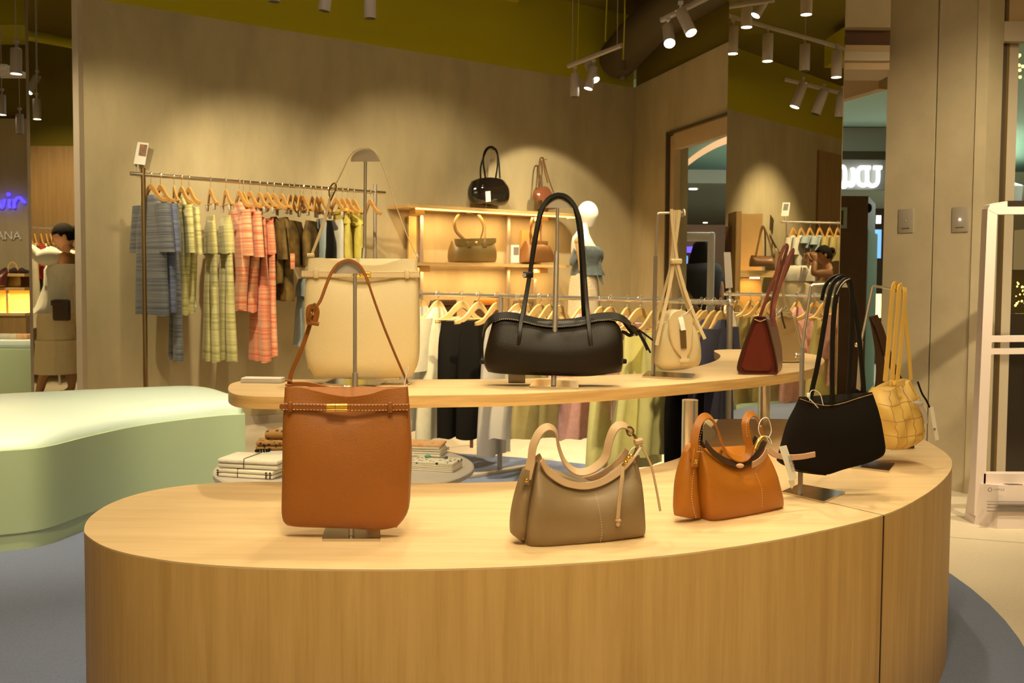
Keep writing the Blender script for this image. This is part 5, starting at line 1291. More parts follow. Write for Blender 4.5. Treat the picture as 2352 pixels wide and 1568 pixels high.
fl2 = MB(); coons(fl2, WPL, [(1036, 549), (1038, 560), (1042, 566)], [(1131, 547), (1131, 556), (1126, 560)], [(1036, 549), (1080, 548), (1131, 547)], [(1042, 566), (1075, 571), (1100, 567), (1126, 560)], .02, 18, 8, off=.055, vt=.8, vb=.8)
fl2.build('flap', M('olive_leather'), Mb, angle=60)
hd(Mb, WPL, [(1065, 560, .08), (1055, 545, .05), (1045, 528, .02), (1044, 508, .01), (1055, 492, .0), (1078, 484, 0), (1100, 494, 0), (1111, 515, .01), (1108, 535, .04), (1102, 556, .08)], .020, 'olive_leather')
hd(Mb, WPL, [(1069, 552, -.03), (1050, 530, -.03), (1048, 508, -.03), (1060, 492, -.03), (1084, 486, -.03), (1104, 498, -.03), (1114, 522, -.03), (1108, 548, -.03)], .016, 'olive_leather')
MB().ball(WPL.w(1082, 558, .085), (.012, .006, .012)).build('clasp', M('gold'), Mb)
for x in (1066, 1101): MB().box(WPL.w(x, 562, .085), (.04, .01, .05), WM, .003).build('handle_tab', M('olive_leather'), Mb)
Nb = shelf_bag('brown trapezoid flap handbag seen at an angle on the middle shelf, behind the duffel strap', [(1207, 553), (1204, 570), (1199, 590), (1196, 602)], [(1251, 556), (1257, 570), (1264, 590), (1269, 602)],
               [(1207, 553), (1228, 552), (1251, 556)], [(1196, 603), (1230, 604), (1269, 603)], .12, 'brown2_leather', (1232, 604), vt=.3, vb=.8)
hd(Nb, WPL, [(1216, 556, .06), (1213, 530, .04), (1218, 505, .02), (1228, 495, 0), (1237, 505, 0), (1236, 530, .03), (1232, 560, .07)], .018, 'brown2_leather')
hd(Nb, WPL, [(1226, 553, -.05), (1224, 530, -.04), (1230, 505, -.02), (1238, 496, 0), (1244, 506, 0), (1242, 530, 0), (1241, 556, 0)], .016, 'brown2_leather')
fl2 = MB(); coons(fl2, WPL, [(1207, 552), (1210, 566)], [(1250, 554), (1247, 570)], [(1207, 552), (1250, 554)], [(1210, 566), (1228, 572), (1247, 570)], .02, 10, 6, off=.06); fl2.build('flap', M('brown2_leather'), Nb)
pk = thing('photo_card', 'white card with a small bag photo standing between the two brown shelf bags', 'sign', WPL.w(1168, 603))
MB().slab([WPL.w(1159, 563, .1), WPL.w(1177, 563, .1), WPL.w(1177, 603, .1), WPL.w(1159, 603, .1)], WPL.n*.006).build('card', M('paper'), pk, smooth=False)
MB().slab([WPL.w(1164, 568, .107), WPL.w(1176, 568, .107), WPL.w(1176, 586, .107), WPL.w(1164, 586, .107)], WPL.n*.001).build('picture', M('print_grey'), pk, smooth=False)
for (x0, x1, ma, mb_, lab) in ((985, 1047, 'brown_leather', 'brown_leather', 'dark brown folded flap wallet on the lower shelf, nearest the cream bag'), (1086, 1150, 'brown_leather', 'saddle_leather', 'dark wallet with an orange-tan top flap on the lower shelf'), (1177, 1224, 'brown_leather', 'olive_leather', 'dark wallet half hidden behind the duffel strap on the lower shelf')):
    t = thing('clutch_bag', lab, 'clutch bag', WPL.w((x0+x1)/2, 729))
    b = MB(); coons(b, WPL, [(x0+4, 690), (x0, 710), (x0+4, 729)], [(x1-3, 690), (x1, 710), (x1, 729)], [(x0+4, 690), (x1-3, 690)], [(x0+4, 729), (x1, 729)], .04, 14, 8); b.build('body', M(ma), t)
    b = MB(); coons(b, WPL, [(x0+6, 688), (x0+6, 700)], [(x1-4, 688), (x1-4, 700)], [(x0+6, 688), (x1-4, 688)], [(x0+6, 700), (x1-4, 700)], .012, 10, 5, off=.042); b.build('flap', M(mb_), t)

# ================================================================ hangers and clothes
def garment_rows(o, d, q, z0, z1, prof, thick, nf, ph, n=30, rows=14, bend=0.0, amp=.5):
    """o: plan point, d: width direction, q: thickness direction. prof(v)->(centre, half width)"""
    R = []
    for j in range(rows + 1):
        v = j/rows; z = z0 + (z1 - z0)*v; c, a = prof(v)
        b = thick*(.45 + .55*min(1, v*3))
        ring = []
        for k in range(n):
            th = 2*pi*k/n; cs, sn = cos(th), sin(th)
            x = a*abs(cs)**.7*(1 if cs > 0 else -1)
            y = b*abs(sn)**.8*(1 if sn > 0 else -1)*(1 + amp*.3*sin(nf*x/max(a, .01)*2.2 + ph)*min(1, v*2))
            y += amp*.35*thick*sin(nf*x/max(a, .01)*1.7 + ph + 2*v)*min(1, v*2)
            ring.append(Vector((o.x, o.y, 0)) + d*(c + x) + q*(y + bend*v) + Vector((0, 0, z + .006*sin(nf*th + ph)*(1 if j == rows else 0))))
        R.append(ring)
    return R
def lerp_prof(pts):
    def f(v):
        for (v0, c0, a0), (v1, c1, a1) in zip(pts, pts[1:]):
            if v <= v1:
                t = 0 if v1 == v0 else (v-v0)/(v1-v0); t = t*t*(3-2*t)
                return c0 + (c1-c0)*t, a0 + (a1-a0)*t
        return pts[-1][1], pts[-1][2]
    return f
def garment(kind, o, d, q, ztop, zbot, m, w=.22, thick=.035, nf=3, ph=0.0, flare=1.0, skew=0.0):
    mb = MB()
    if kind == 'shirt':
        mb.rings(garment_rows(o, d, q, ztop, zbot, lerp_prof([(0, 0, w*.30), (.06, 0, w*.62), (.16, 0, w*.92), (.4, skew*.4, w*.90), (1, skew, w*flare)]), thick, nf, ph))
        L = (ztop - zbot)
        for s in (-1, 1):
            R = []
            for j in range(8):
                v = j/7; c = Vector((o.x, o.y, ztop - L*.08)) + d*(s*w*.78) + (d*(s*.055) + Vector((0, 0, -.34*min(1, L/.6))))*v
                a_ = .085 + .012*v; b_ = thick*.85
                R.append([c + d*(a_*cos(2*pi*k/16)) + q*(b_*sin(2*pi*k/16)) for k in range(16)])
            mb.rings(R)
    elif kind == 'pants':
        zc = ztop - (ztop-zbot)*.26
        mb.rings(garment_rows(o, d, q, ztop, zc, lerp_prof([(0, 0, w*.80), (1, 0, w)]), thick, nf, ph, rows=6))
        for s in (-1, 1):
            mb.rings(garment_rows(o, d, q, zc + .01, zbot, lerp_prof([(0, s*w*.5, w*.50), (.5, s*w*.52, w*.44), (1, s*w*.60, w*.44*flare)]), thick*.9, 2, ph + s, n=20, rows=10, bend=.01*s))
    else:
        mb.rings(garment_rows(o, d, q, ztop, zbot, lerp_prof([(0, 0, w*.85), (.2, 0, w*.95), (1, skew, w*flare)]), thick, nf, ph))
    return mb
def hanger(o, d, q, zr, lab, grp, m='hanger_wood', w=.205, clips=False, bar=False, drop=.085, tilt=0.0):
    """o: plan point on the rail, zr rail centre height"""
    t = thing('clothes_hanger', lab, 'hanger', Vector((o.x, o.y, zr + .012)), grp)
    O3 = Vector((o.x, o.y, 0)); zt = zr - drop
    pts = []
    for k in range(-10, 11):
        s = k/10; pts.append(O3 + d*(s*w) + q*(.022*s*s) + Vector((0, 0, zt - .104*(1 - math.exp(-(s/.5)**2))/.9817 )))
    ws = [.026 + .020*(1 - abs(k/10)) - .004*(abs(k/10) > .9) for k in range(-10, 11)]
    MB().ribbon(pts, ws, .013, Vector((0, 0, 1))).build('shoulder_bar', M(m), t)
    hk = [O3 + Vector((0, 0, zt + .01)), O3 + Vector((0, 0, zr - .028)), O3 + q*0 + d*.018 + Vector((0, 0, zr - .006)), O3 + d*.014 + Vector((0, 0, zr + .016)), O3 + Vector((0, 0, zr + .021)), O3 - d*.017 + Vector((0, 0, zr + .012)), O3 - d*.020 + Vector((0, 0, zr - .002))]
    m_ = MB(); m_.tube(cr(hk, 4), .0022, 6); m_.ball(O3 - d*.020 + Vector((0, 0, zr - .004)), .004, None, 8, 5); m_.build('hook', M('steel_bright'), t)
    if bar or clips:
        zb = zt - .105
        MB().tube([O3 - d*(w*.96) + Vector((0, 0, zb + .01)), O3 + d*(w*.96) + Vector((0, 0, zb + .01))], .005, 8).build('trouser_bar', M(m), t)
    if clips:
        for s in (-1, 1): MB().box(O3 + d*(s*w*.62) + Vector((0, 0, zt - .12)), (.022, .022, .045), None, .004).build('clip', M('steel_matte'), t)
    return t
def hl(lab):
    w = lab.replace(',', '').replace('long ', '').split(); return ' '.join(w[:11])
def tagp(o, d, q, z, s, par):
    MB().box(Vector((o.x, o.y, z)) + d*s + q*.03, (.014, .014, .055), None, .004).build('price_tag', M('white_plastic'), par)

# ---- rack on the concrete wall
RZ = 1.905; ROFF = .45
ra = thing('clothes_rack', 'long steel clothes rack standing along the concrete wall on the left', 'clothes rack', wall_pt(-.3, ROFF, 0))
r0 = wall_pt(t_at(302, ROFF), ROFF, RZ + .015); r1 = wall_pt(t_at(884, ROFF), ROFF, RZ - .005)
MB().tube([r0, r1], .014, 14).build('rail', M('brass_rail'), ra)
for px, top in ((332, 388), (861, 430)):
    w_ = wall_pt(t_at(px, ROFF), ROFF, 0); zt_ = RZ + .06
    MB().cyl(w_, Vector((w_.x, w_.y, zt_)), .016, 14).build('post', M('bronze' if px < 400 else 'steel'), ra)
    f_ = MB(); f_.box(w_ + Vector((0, 0, .012)), (.04, .5, .024), WM, .004); f_.build('foot', M('steel_matte'), ra)
cd = thing('sign_holder', 'white photo card clipped upright above the left end of the wall rack', 'sign', wall_pt(t_at(322, ROFF), ROFF, RZ + .03))
RPL = Plane(wall_pt(0, ROFF), (.25, -1))
cp = [(316, 326), (342, 329), (333, 379), (307, 376)]
MB().slab([RPL.w(x, y) for x, y in cp], RPL.n*.006).build('card', M('paper'), cd, smooth=False)
MB().slab([RPL.w(x, y, .007) for x, y in ((322, 331), (339, 333), (335, 360), (318, 357))], RPL.n*.001).build('picture', M('photo_print'), cd, smooth=False)
MB().tube([RPL.w(317, 378), RPL.w(318, 402)], .006, 8).build('clip', M('acrylic'), cd)
G1 = 'wooden hangers on the wall rack'
Q1 = Vector((WU.x, WU.y, 0)); D1 = Vector((WN.x, WN.y, 0))
def z_on(px, py, o): return P(px, py, Y=o.y).z
rack1 = [  # px, kind, top, bottom, material, half width, thick, flare, label, category, hanger label, yaw
 (349, 'shirt', 448, 722, 'blue_stripe', .24, .045, .95, 'long blue-grey striped knit cardigan, outermost on the wall rack by the post', 'cardigan', -8),
 (371, 'shirt', 450, 716, 'denim_stripe', .23, .04, .92, 'denim-blue striped knit top next to the outermost cardigan', 'knit top', -4),
 (402, 'pants', 486, 826, 'blue_stripe', .15, .03, 1.0, 'long blue-grey striped knit trousers hanging between the blue tops and green tops', 'trousers', 12),
 (419, 'shirt', 452, 722, 'green_stripe', .18, .03, .40, 'pale green striped knit top, the nearer of the two green tops', 'knit top', 2),
 (436, 'shirt', 458, 716, 'green_stripe', .17, .03, .38, 'pale green striped knit top, the second of the two green tops', 'knit top', 2),
 (485, 'pants', 496, 828, 'green_stripe', .16, .03, 1.15, 'pale green striped knit trousers, the first pair beside the green tops', 'trousers', 8),
 (520, 'pants', 496, 826, 'green_stripe', .17, .035, 1.35, 'flared pale green striped knit trousers next to the coral tops', 'trousers', 8),
 (551, 'shirt', 464, 712, 'coral_stripe', .19, .035, .32, 'coral and cream striped knit top, the first of the two coral tops', 'knit top', 4),
 (575, 'shirt', 468, 716, 'coral_stripe', .19, .035, .32, 'coral and cream striped knit top, the second of the two coral tops', 'knit top', 4),
 (597, 'pants', 500, 828, 'coral_stripe_bold', .16, .04, 1.1, 'long coral striped knit trousers next to the coral tops', 'trousers', 6),
 (614, 'pants', 502, 816, 'coral_stripe', .15, .03, 1.0, 'narrow coral striped knit trousers behind the wider coral pair', 'trousers', 2),
 (629, 'shirt', 498, 650, 'olive_print', .16, .03, .9, 'olive and black printed top hanging first after the coral trousers', 'printed top', 2),
 (648, 'pants', 500, 690, 'olive_print', .16, .04, 1.0, 'olive and black printed shorts hanging beside the printed top', 'shorts', 6),
 (678, 'skirt', 508, 612, 'olive_print', .19, .05, 1.1, 'short dark olive printed skirt on a broad hanger', 'skirt', 40),
 (697, 'pants', 640, 795, 'sky_cloth', .15, .035, 1.1, 'pale blue-grey woven trousers hanging low behind the olive skirt', 'trousers', 8),
 (716, 'skirt', 508, 612, 'olive_print', .17, .05, 1.1, 'dark olive printed skirt behind the strap buckle of the cream bag', 'skirt', 40),
 (738, 'skirt', 502, 600, 'sky_cloth', .14, .03, 1.1, 'pale blue-grey woven skirt behind the cream bag strap', 'skirt', 10),
 (755, 'skirt', 508, 600, 'black_cloth', .17, .04, 1.05, 'plain black skirt between the pale blue skirt and the white one', 'skirt', 30),
 (772, 'skirt', 505, 602, 'white_cloth', .14, .03, 1.0, 'narrow white skirt right after the black one', 'skirt', 2),
 (786, 'pants', 480, 610, 'lime_cloth', .15, .04, 1.3, 'yellow-green garment, the nearer of the yellow pair at the far end of the rail', 'blouse', 6),
 (812, 'pants', 485, 612, 'lime_cloth', .16, .04, 1.2, 'yellow-green garment, the last one on the wall rack rail', 'blouse', 6),
]
rr = random.Random(11)
for i, (px, kd, yt, yb, m_n, w_, th_, fl_r, lab, cat_, yw) in enumerate(rack1):
    o = wall_pt(t_at(px, ROFF), ROFF, 0); a = radians(yw)
    d = (D1*cos(a) - Q1*sin(a)).normalized(); q = Vector((-d.y, d.x, 0)); q = q if q.dot(Q1) > 0 else -q
    zr = RZ + .015 - .02*i/20
    zt_, zb_ = z_on(px, yt, o), z_on(px, yb, o)
    hanger(o, d, q, zr, 'wooden hanger carrying the ' + hl(lab), G1, clips=(kd != 'shirt'), w=.20 if kd == 'shirt' else .19)
    g = garment(kd, o, d, q, zt_, zb_, m_n, w_, th_, 3, i*1.3, fl_r)
    ob = g.build({'top': 'sleeveless_top'}.get(cat_, cat_.replace(' ', '_')), M(m_n), label=lab, cat=cat_, group='clothes on the wall rack', origin=Vector((o.x, o.y, zb_)), angle=70)
    if i in (0, 1, 2, 3, 4, 5, 6, 7, 8, 9, 12, 14): tagp(o, d, q, zb_ + .06 - 0, w_*.55*(1 if fl_r > .5 else .35), ob)
for px, lab in ((560, 'bare wooden hanger visible between the two coral tops'), (667, 'empty wooden hanger fanned out in the middle of the wall rack, left one'), (690, 'empty wooden hanger fanned out beside the olive skirts'), (727, 'empty wooden hanger behind the cream bag strap'), (850, 'empty wooden hanger beside the right post of the wall rack'), (798, 'empty wooden hanger between the two yellow-green garments')):
    o = wall_pt(t_at(px, ROFF), ROFF, 0); a = radians(38 if 660 < px < 735 else 8); d = (D1*cos(a) - Q1*sin(a)).normalized(); q = Vector((-d.y, d.x, 0)); q = q if q.dot(Q1) > 0 else -q
    hanger(o, d, q, RZ, lab, G1)
so_ = wall_pt(t_at(672, ROFF), ROFF, 0)
MB().box(P(672, 600, Y=so_.y - .2), (.035, .012, .12), None, .003).build('hang_tag', M('coral_stripe'), label='orange hang tag against the dark olive skirt on the wall rack', cat='tag')

# ---- front rack behind the raised shelf
F0 = Vector((-.80, 6.914, 0)); F1_ = Vector((1.038, 4.75, 0)); FU = (F1_ - F0).normalized(); FN = Vector((-FU.y, FU.x, 0)); FN = FN if FN.x > 0 else -FN
FZ = 1.095
def f_at(px):
    r = px_ratio(px); s = (r*F0.y - F0.x) / (FU.x - r*FU.y); return F0 + FU*s
fk = thing('clothes_rack', 'chrome clothes rack crossing behind the raised oak shelf', 'clothes rack', f_at(1150))
MB().tube([F0 + Vector((0, 0, FZ)), F1_ + Vector((0, 0, FZ))], .0125, 14).build('rail', M('steel_bright'), fk)
for px in (960, 1150, 1676):
    c = f_at(px); m_ = MB(); m_.cyl(c + Vector((0, 0, .0)), c + Vector((0, 0, FZ)), .015, 14); m_.build('post', M('steel'), fk)
    MB().box(c + Vector((0, 0, .022)), (.05, .5, .024), dirM(FU.x, FU.y), .004).build('foot', M('steel_matte'), fk)
m_ = MB(); c = F1_ + Vector((0, 0, FZ)); m_.ball(c, .022); m_.build('joint', M('steel_bright'), fk)
sgn = thing('sign_holder', 'clear acrylic sign seen edge-on, clipped on the right end of the front rack', 'sign holder', f_at(1676) + Vector((0, 0, FZ + .02)))
pS = PY(4.76, 0, 1672)
MB().slab([pS.w(1662, 579), pS.w(1677, 579), pS.w(1682, 660), pS.w(1666, 662)], pS.n*.01).build('card', M('acrylic'), sgn, smooth=False)
MB().tube([pS.w(1676, 660), pS.w(1677, 690)], .007, 8).build('clip', M('acrylic'), sgn)
MB().ball(pS.w(1676, 671), (.010, .010, .012)).build('clip_joint', M('steel_bright'), sgn)
G2 = 'pale wooden hangers on the front rack'
rack2 = [ # px, kind, ytop, ybot, mat, w, thick, flare, label, cat, yaw
 (965, 'shirt', 748, 985, 'white_cloth', .17, .045, 1.15, 'off-white blouse on the front rack, partly behind the cream bucket bag', 'blouse', 6),
 (1005, 'shirt', 752, 1003, 'ivory_cloth', .16, .045, 1.25, 'ivory draped blouse with a loose hem, next to the black top', 'blouse', 4),
 (1060, 'skirt', 768, 1000, 'black_cloth', .155, .05, 1.10, 'plain black strapless top on the front rack beside the black duffel bag', 'top', 2),
 (1098, 'skirt', 770, 1002, 'black_cloth', .15, .04, 1.05, 'black drawstring shorts with white cords hanging under the raised shelf', 'shorts', 4),
 (1140, 'skirt', 800, 1040, 'grey_satin', .11, .05, 1.2, 'silvery grey satin garment with an uneven hem on the front rack', 'skirt', 4),
 (1190, 'shirt', 765, 1000, 'grey_satin', .14, .045, 1.2, 'pale grey satin blouse behind the duffel bag', 'blouse', 4),
 (1240, 'skirt', 765, 1000, 'khaki_cloth', .16, .05, 1.15, 'khaki linen skirt on the front rack behind the duffel bag', 'skirt', 2),
 (1285, 'skirt', 765, 998, 'khaki_cloth', .13, .05, 1.15, 'khaki linen skirt beside the pink top on the front rack', 'skirt', 2),
 (1340, 'shirt', 765, 1002, 'pink_cloth', .15, .045, 1.2, 'dusty pink knit top hanging in the middle of the front rack', 'knit top', 6),
 (1402, 'skirt', 785, 1066, 'yellow_cloth', .13, .06, 1.25, 'pale yellow long skirt on the front rack, the first of the yellow ones', 'skirt', 4),
 (1440, 'shirt', 755, 960, 'pink_cloth', .11, .035, 1.1, 'soft pink blouse above the yellow skirts, beside the duffel zip pulls', 'blouse', 6),
 (1470, 'skirt', 792, 1065, 'yellow_cloth', .125, .06, 1.3, 'bright yellow clipped skirt behind the small cream barrel bag', 'skirt', 4),
 (1507, 'skirt', 790, 1040, 'yellow_cloth', .09, .05, 1.2, 'narrow yellow skirt next to the black trousers on the front rack', 'skirt', 4),
 (1565, 'pants', 775, 1075, 'black_cloth', .095, .05, 1.05, 'black trousers hanging behind the shiny post of the raised shelf', 'trousers', 4),
 (1622, 'shirt', 748, 960, 'navy_cloth', .12, .04, 1.0, 'dark navy top near the right end of the front rack', 'top', 4),
 (1640, 'pants', 775, 1075, 'black_cloth', .095, .05, 1.05, 'black trousers behind the tan shoulder bag strap', 'trousers', 4),
 (1655, 'shirt', 745, 965, 'navy_cloth', .12, .04, 1.0, 'dark navy top beside the end post of the front rack', 'top', 4),
]
hy = {965: 10, 1005: 8, 1060: 20}
for i, (px, kd, yt, yb, m_n, w_, th_, fl_r, lab, cat_, yw) in enumerate(rack2):
    o = f_at(px); a = radians(yw*2 + 8*sin(i*2.1)); d = (FN*cos(a) - FU*sin(a)).normalized(); q = Vector((-d.y, d.x, 0))
    zt_, zb_ = z_on(px, yt, o), z_on(px, yb, o)
    sc_ = .19
    hanger(o, d, q, FZ, 'pale wooden hanger carrying the ' + hl(lab), G2, m='hanger_light', w=.185, drop=.062, bar=(i in (0, 1, 2)), clips=(kd == 'skirt' and 'yellow' in m_n))
    zt_ = FZ - .085 if kd == 'shirt' else FZ - .165
    g = garment(kd, o, d, q, zt_, zb_, m_n, w_*1.16, th_, 3 + i % 3, i*1.7, fl_r, skew=.02*sin(i))
    ob = g.build({'top': 'sleeveless_top'}.get(cat_, cat_.replace(' ', '_')), M(m_n), label=lab, cat=cat_, group='clothes on the front rack', origin=Vector((o.x, o.y, zb_)), angle=70)
    if i in (2, 4, 5, 6): tagp(o, d, q, zb_ + .10, w_*.7, ob)
    if 'drawstring' in lab:
        for s in (0, .03): MB().tube([Vector((o.x, o.y, 0)) - FN*(.0) + FU*.06 + d*(s+.05) + Vector((0, 0, z_on(px, 935, o))), Vector((o.x, o.y, 0)) + FU*.06 + d*(s+.05) + Vector((0, 0, z_on(px, 990, o)))], .003, 6).build('drawstring', M('white_cloth'), ob)
for px, lab in ((1212, 'bare wooden hanger showing between the duffel strap and its stand'), (1262, 'bare wooden hanger just behind the duffel bag stand'), (1610, 'bare wooden hanger showing right of the barrel bag'), (1380, 'bare wooden hanger just right of the duffel strap')):
    o = f_at(px); a = radians(14); d = (FN*cos(a) - FU*sin(a)).normalized(); hanger(o, d, Vector((-d.y, d.x, 0)), FZ, lab, G2, m='hanger_light', w=.185, drop=.062)
o = f_at(1082); ht = MB(); ht.box(P(1083, 1017, Y=o.y - .1), (.022, .006, .06), None, .002)
ht.build('hang_tag', M('coral_stripe'), label='small orange hang tag dangling below the black shorts', cat='tag')

# ================================================================ heads, people, mannequin
def face_M(fwd, up=(0, 0, 1)):
    y = -Vector(fwd).normalized(); z = Vector(up).normalized(); x = y.cross(z).normalized(); z = x.cross(y).normalized()
    return Matrix((x, y, z)).transposed()       # local -Y looks forward
def head_mesh(c, fwd, s=1.0, mannequin=False, up=(0, 0, 1)):
    """head: local -Y is the face; about .23 m high at s = 1"""
    Mx = face_M(fwd, up); m_ = MB(); nu, nv = 28, 22; R = []
    for j in range(nv+1):
        a = pi*j/nv; z = -cos(a); rr = sin(a); ring = []
        for k in range(nu):
            th = 2*pi*k/nu; x = rr*cos(th); y = rr*sin(th)
            X = x*.074; Y = y*.095; Z = z*.115
            if z < 0:
                X *= 1 - .28*(-z)**1.3; Y = Y*(1 - .22*(-z)) - (.012*(-z) if y < 0 else -.0)
                if y > 0: Y *= 1 - .25*(-z)
            if y < -.5 and not mannequin:
                f = (-y-.5)/.5
                Y -= .022*f*math.exp(-(x/.14)**2)*math.exp(-((z+.12)/.13)**2)          # nose
                Y -= .007*f*math.exp(-(x/.3)**2)*math.exp(-((z+.48)/.07)**2)           # lips
                Y -= .008*f*math.exp(-(x/.3)**2)*math.exp(-((z+.82)/.12)**2)           # chin
                Y += .008*f*math.exp(-((abs(x)-.33)/.16)**2)*math.exp(-((z-.05)/.11)**2)  # eye sockets
                Y -= .004*f*math.exp(-((z-.25)/.10)**2)
            ring.append(Vector(c) + Mx @ Vector((X, Y, Z))*s)
        R.append(ring)
    R[0] = [p + Vector((0, 0, .0004)) for p in R[0]]
    m_.rings(R); return m_, Mx
def head(par, c, fwd, skinm, hair=True, bun=None, s=1.0, up=(0, 0, 1), longhair=False):
    m_, Mx = head_mesh(c, fwd, s, up=up); hdm = m_.build('head', M(skinm), par, angle=80); c = Vector(c)
    for sx in (-1, 1):
        MB().ball(c + Mx @ Vector((sx*.030, -.080, .006))*s, (.0115*s, .008*s, .0085*s), Mx).build('eye', M('white_plastic'), hdm)
        MB().ball(c + Mx @ Vector((sx*.030, -.0868, .006))*s, (.005*s, .003*s, .005*s), Mx).build('pupil', M('hair'), hdm)
        e = MB(); e.ball(c + Mx @ Vector((sx*.073, .008, -.005))*s, (.008*s, .018*s, .030*s), Mx); e.build('ear', M(skinm), hdm)
        MB().tube([c + Mx @ Vector((sx*a_, -.092 + .01*abs(a_-.03)/.02, .030 + b_))*s for a_, b_ in ((.016, 0), (.03, .004), (.045, -.001))], .0028*s, 6).build('eyebrow', M('hair'), hdm)
    MB().ball(c + Mx @ Vector((0, -.089, -.055))*s, (.022*s, .006*s, .006*s), Mx).build('lips', M('lips'), hdm)
    if hair:
        h = MB(); nu, nv = 26, 14; R = []
        for j in range(nv+1):
            a = pi*.5*j/nv*1.28; ring = []
            for k in range(nu):
                th = 2*pi*k/nu; x = sin(a)*cos(th); y = sin(a)*sin(th); z = cos(a)
                lim = .30 if y < -.35 else (.0 if y < .1 else -1)
                zz = max(z, lim)
                k2 = 1.07 if z >= lim else .99
                ring.append(c + Mx @ Vector((x*.076*k2, y*.099*k2 + .004, zz*.120*1.03))*s)
            R.append(ring)
        h.rings(list(reversed(R)), cap=True); h.build('hair', M('hair'), hdm, angle=80)
        if bun is not None:
            MB().ball(c + Mx @ Vector(bun)*s, (.042*s, .040*s, .040*s)).build('hair_bun', M('hair'), hdm)
    return hdm, Mx
def skin_body(name, J, E, matn, par, root=None, sub=2):
    """J: {key: (point, radius)}, E: list of key pairs -> one continuous skinned surface"""
    keys = list(J); vs = [tx(J[k][0]) for k in keys]; idx = {k: i for i, k in enumerate(keys)}
    base = Vector(par.location)
    pp = par.parent
    while pp is not None: base += Vector(pp.location); pp = pp.parent
    me = bpy.data.meshes.new(name); me.from_pydata([v - base for v in vs], [(idx[a], idx[b]) for a, b in E], [])
    o = bpy.data.objects.new(name, me); COL.objects.link(o); o.parent = par
    md = o.modifiers.new('skin', 'SKIN'); md.use_smooth_shade = True; md.branch_smoothing = .6
    if not me.skin_vertices: 
        bm = bmesh.new(); bm.from_mesh(me); bm.verts.layers.skin.verify(); bm.to_mesh(me); bm.free()
    sv = me.skin_vertices[0].data
    for k, i in idx.items():
        r = J[k][1]; r = r if isinstance(r, tuple) else (r, r); sv[i].radius = r; sv[i].use_root = (k == (root or keys[0]))
    s_ = o.modifiers.new('subdivision', 'SUBSURF'); s_.levels = sub; s_.render_levels = sub
    me.materials.append(M(matn)); return o
def hand(par, wrist, d, palm_n, curl, matn, s=1.0, thumb=1):
    """a small hand: palm plus five separate bent fingers. d: direction of the fingers, palm_n: normal of the palm"""
    d = Vector(d).normalized(); n = Vector(palm_n); n = (n - d*n.dot(d)).normalized(); a = d.cross(n).normalized()*thumb; w = Vector(wrist)
    m_ = MB(); m_.rings([[w + d*(x*s) + a*(wy*cos(t_)*s) + n*(wz*sin(t_)*s) for t_ in [2*pi*k/12 for k in range(12)]] for x, wy, wz in ((-.012, .022, .018), (.02, .032, .016), (.055, .040, .014), (.085, .040, .012), (.095, .036, .009))])
    h = m_.build('hand', M(matn), par, angle=80)
    for i, (off, L) in enumerate(((.030, .072), (.010, .080), (-.010, .075), (-.029, .060))):
        p = w + d*(.088*s) + a*(off*s); pts = [p]; ang = 0.0
        for seg in (.45, .30, .25):
            ang += curl*(.7 if seg == .45 else 1.0); p = p + (d*cos(ang) + n*sin(ang))*(L*seg*s); pts.append(p)
        MB().tube(cr(pts, 3), [.0085*s]*6 + [.0078*s]*3 + [.0068*s], 8).build('finger', M(matn), h)
    p = w + d*(.025*s) + a*(.030*s); pts = [p, p + (a*.8 + d*.6)*.030*s, p + (a*.75 + d*1.2 + n*.4)*.048*s, p + (a*.6 + d*1.5 + n*1.0)*.058*s]
    MB().tube(cr(pts, 3), [.011*s]*5 + [.009*s]*4 + [.007*s], 8).build('thumb', M(matn), h)
    return h
def ellipse_loft(rows, n=36, fold=0, amp=0):
    """rows: (centre, rx, ry, axis direction x)"""
    R = []
    for c, rx, ry, ux in rows:
        ux = Vector(ux).normalized(); uy = Vector((-ux.y, ux.x, 0)); c = Vector(c)
        R.append([c + ux*(rx*cos(t)*(1 + amp*sin(fold*t))) + uy*(ry*sin(t)*(1 + amp*sin(fold*t))) for t in [2*pi*k/n for k in range(n)]])
    return MB().rings(R)

# ---- mannequin by the shelves
pM = PY(8.95, 0, 1345)
mq = thing('mannequin', 'white dress-form mannequin with a wooden arm, blue top and cream knit skirt', 'mannequin', Vector((pM.w(1345, 900).x, 8.95, 0)))
hc = pM.w(1350, 492); fw = Vector((1, -.15, 0))
m_, _ = head_mesh(hc, fw, 1.02, mannequin=True); bx = pM.w(1340, 560)
m_.build('head', M('mannequin_white'), mq, angle=80)
X = lambda px, py, dy=0: pM.w(px, py) + Vector((0, dy, 0))
rows = [(X(1343, 512), .048, .046, fw), (X(1341, 524), .046, .046, fw), (X(1338, 535), .060, .075, fw), (X(1336, 545), .082, .150, fw), (X(1338, 558), .100, .180, fw), (X(1344, 575), .128, .175, fw), (X(1347, 590), .128, .155, fw), (X(1344, 610), .100, .130, fw), (X(1342, 625), .095, .125, fw), (X(1342, 650), .115, .165, fw), (X(1341, 675), .125, .175, fw)]
ellipse_loft(rows).build('torso', M('mannequin_white'), mq, angle=80)
m_ = ellipse_loft([(X(1345, 566), .112, .188, fw), (X(1349, 578), .142, .186, fw), (X(1349, 592), .142, .168, fw), (X(1347, 606), .128, .150, fw), (X(1347, 620), .140, .155, fw), (X(1350, 632), .155, .165, fw)], fold=7, amp=.03)
m_.build('blue_top', M('blue_knit'), mq, angle=80)
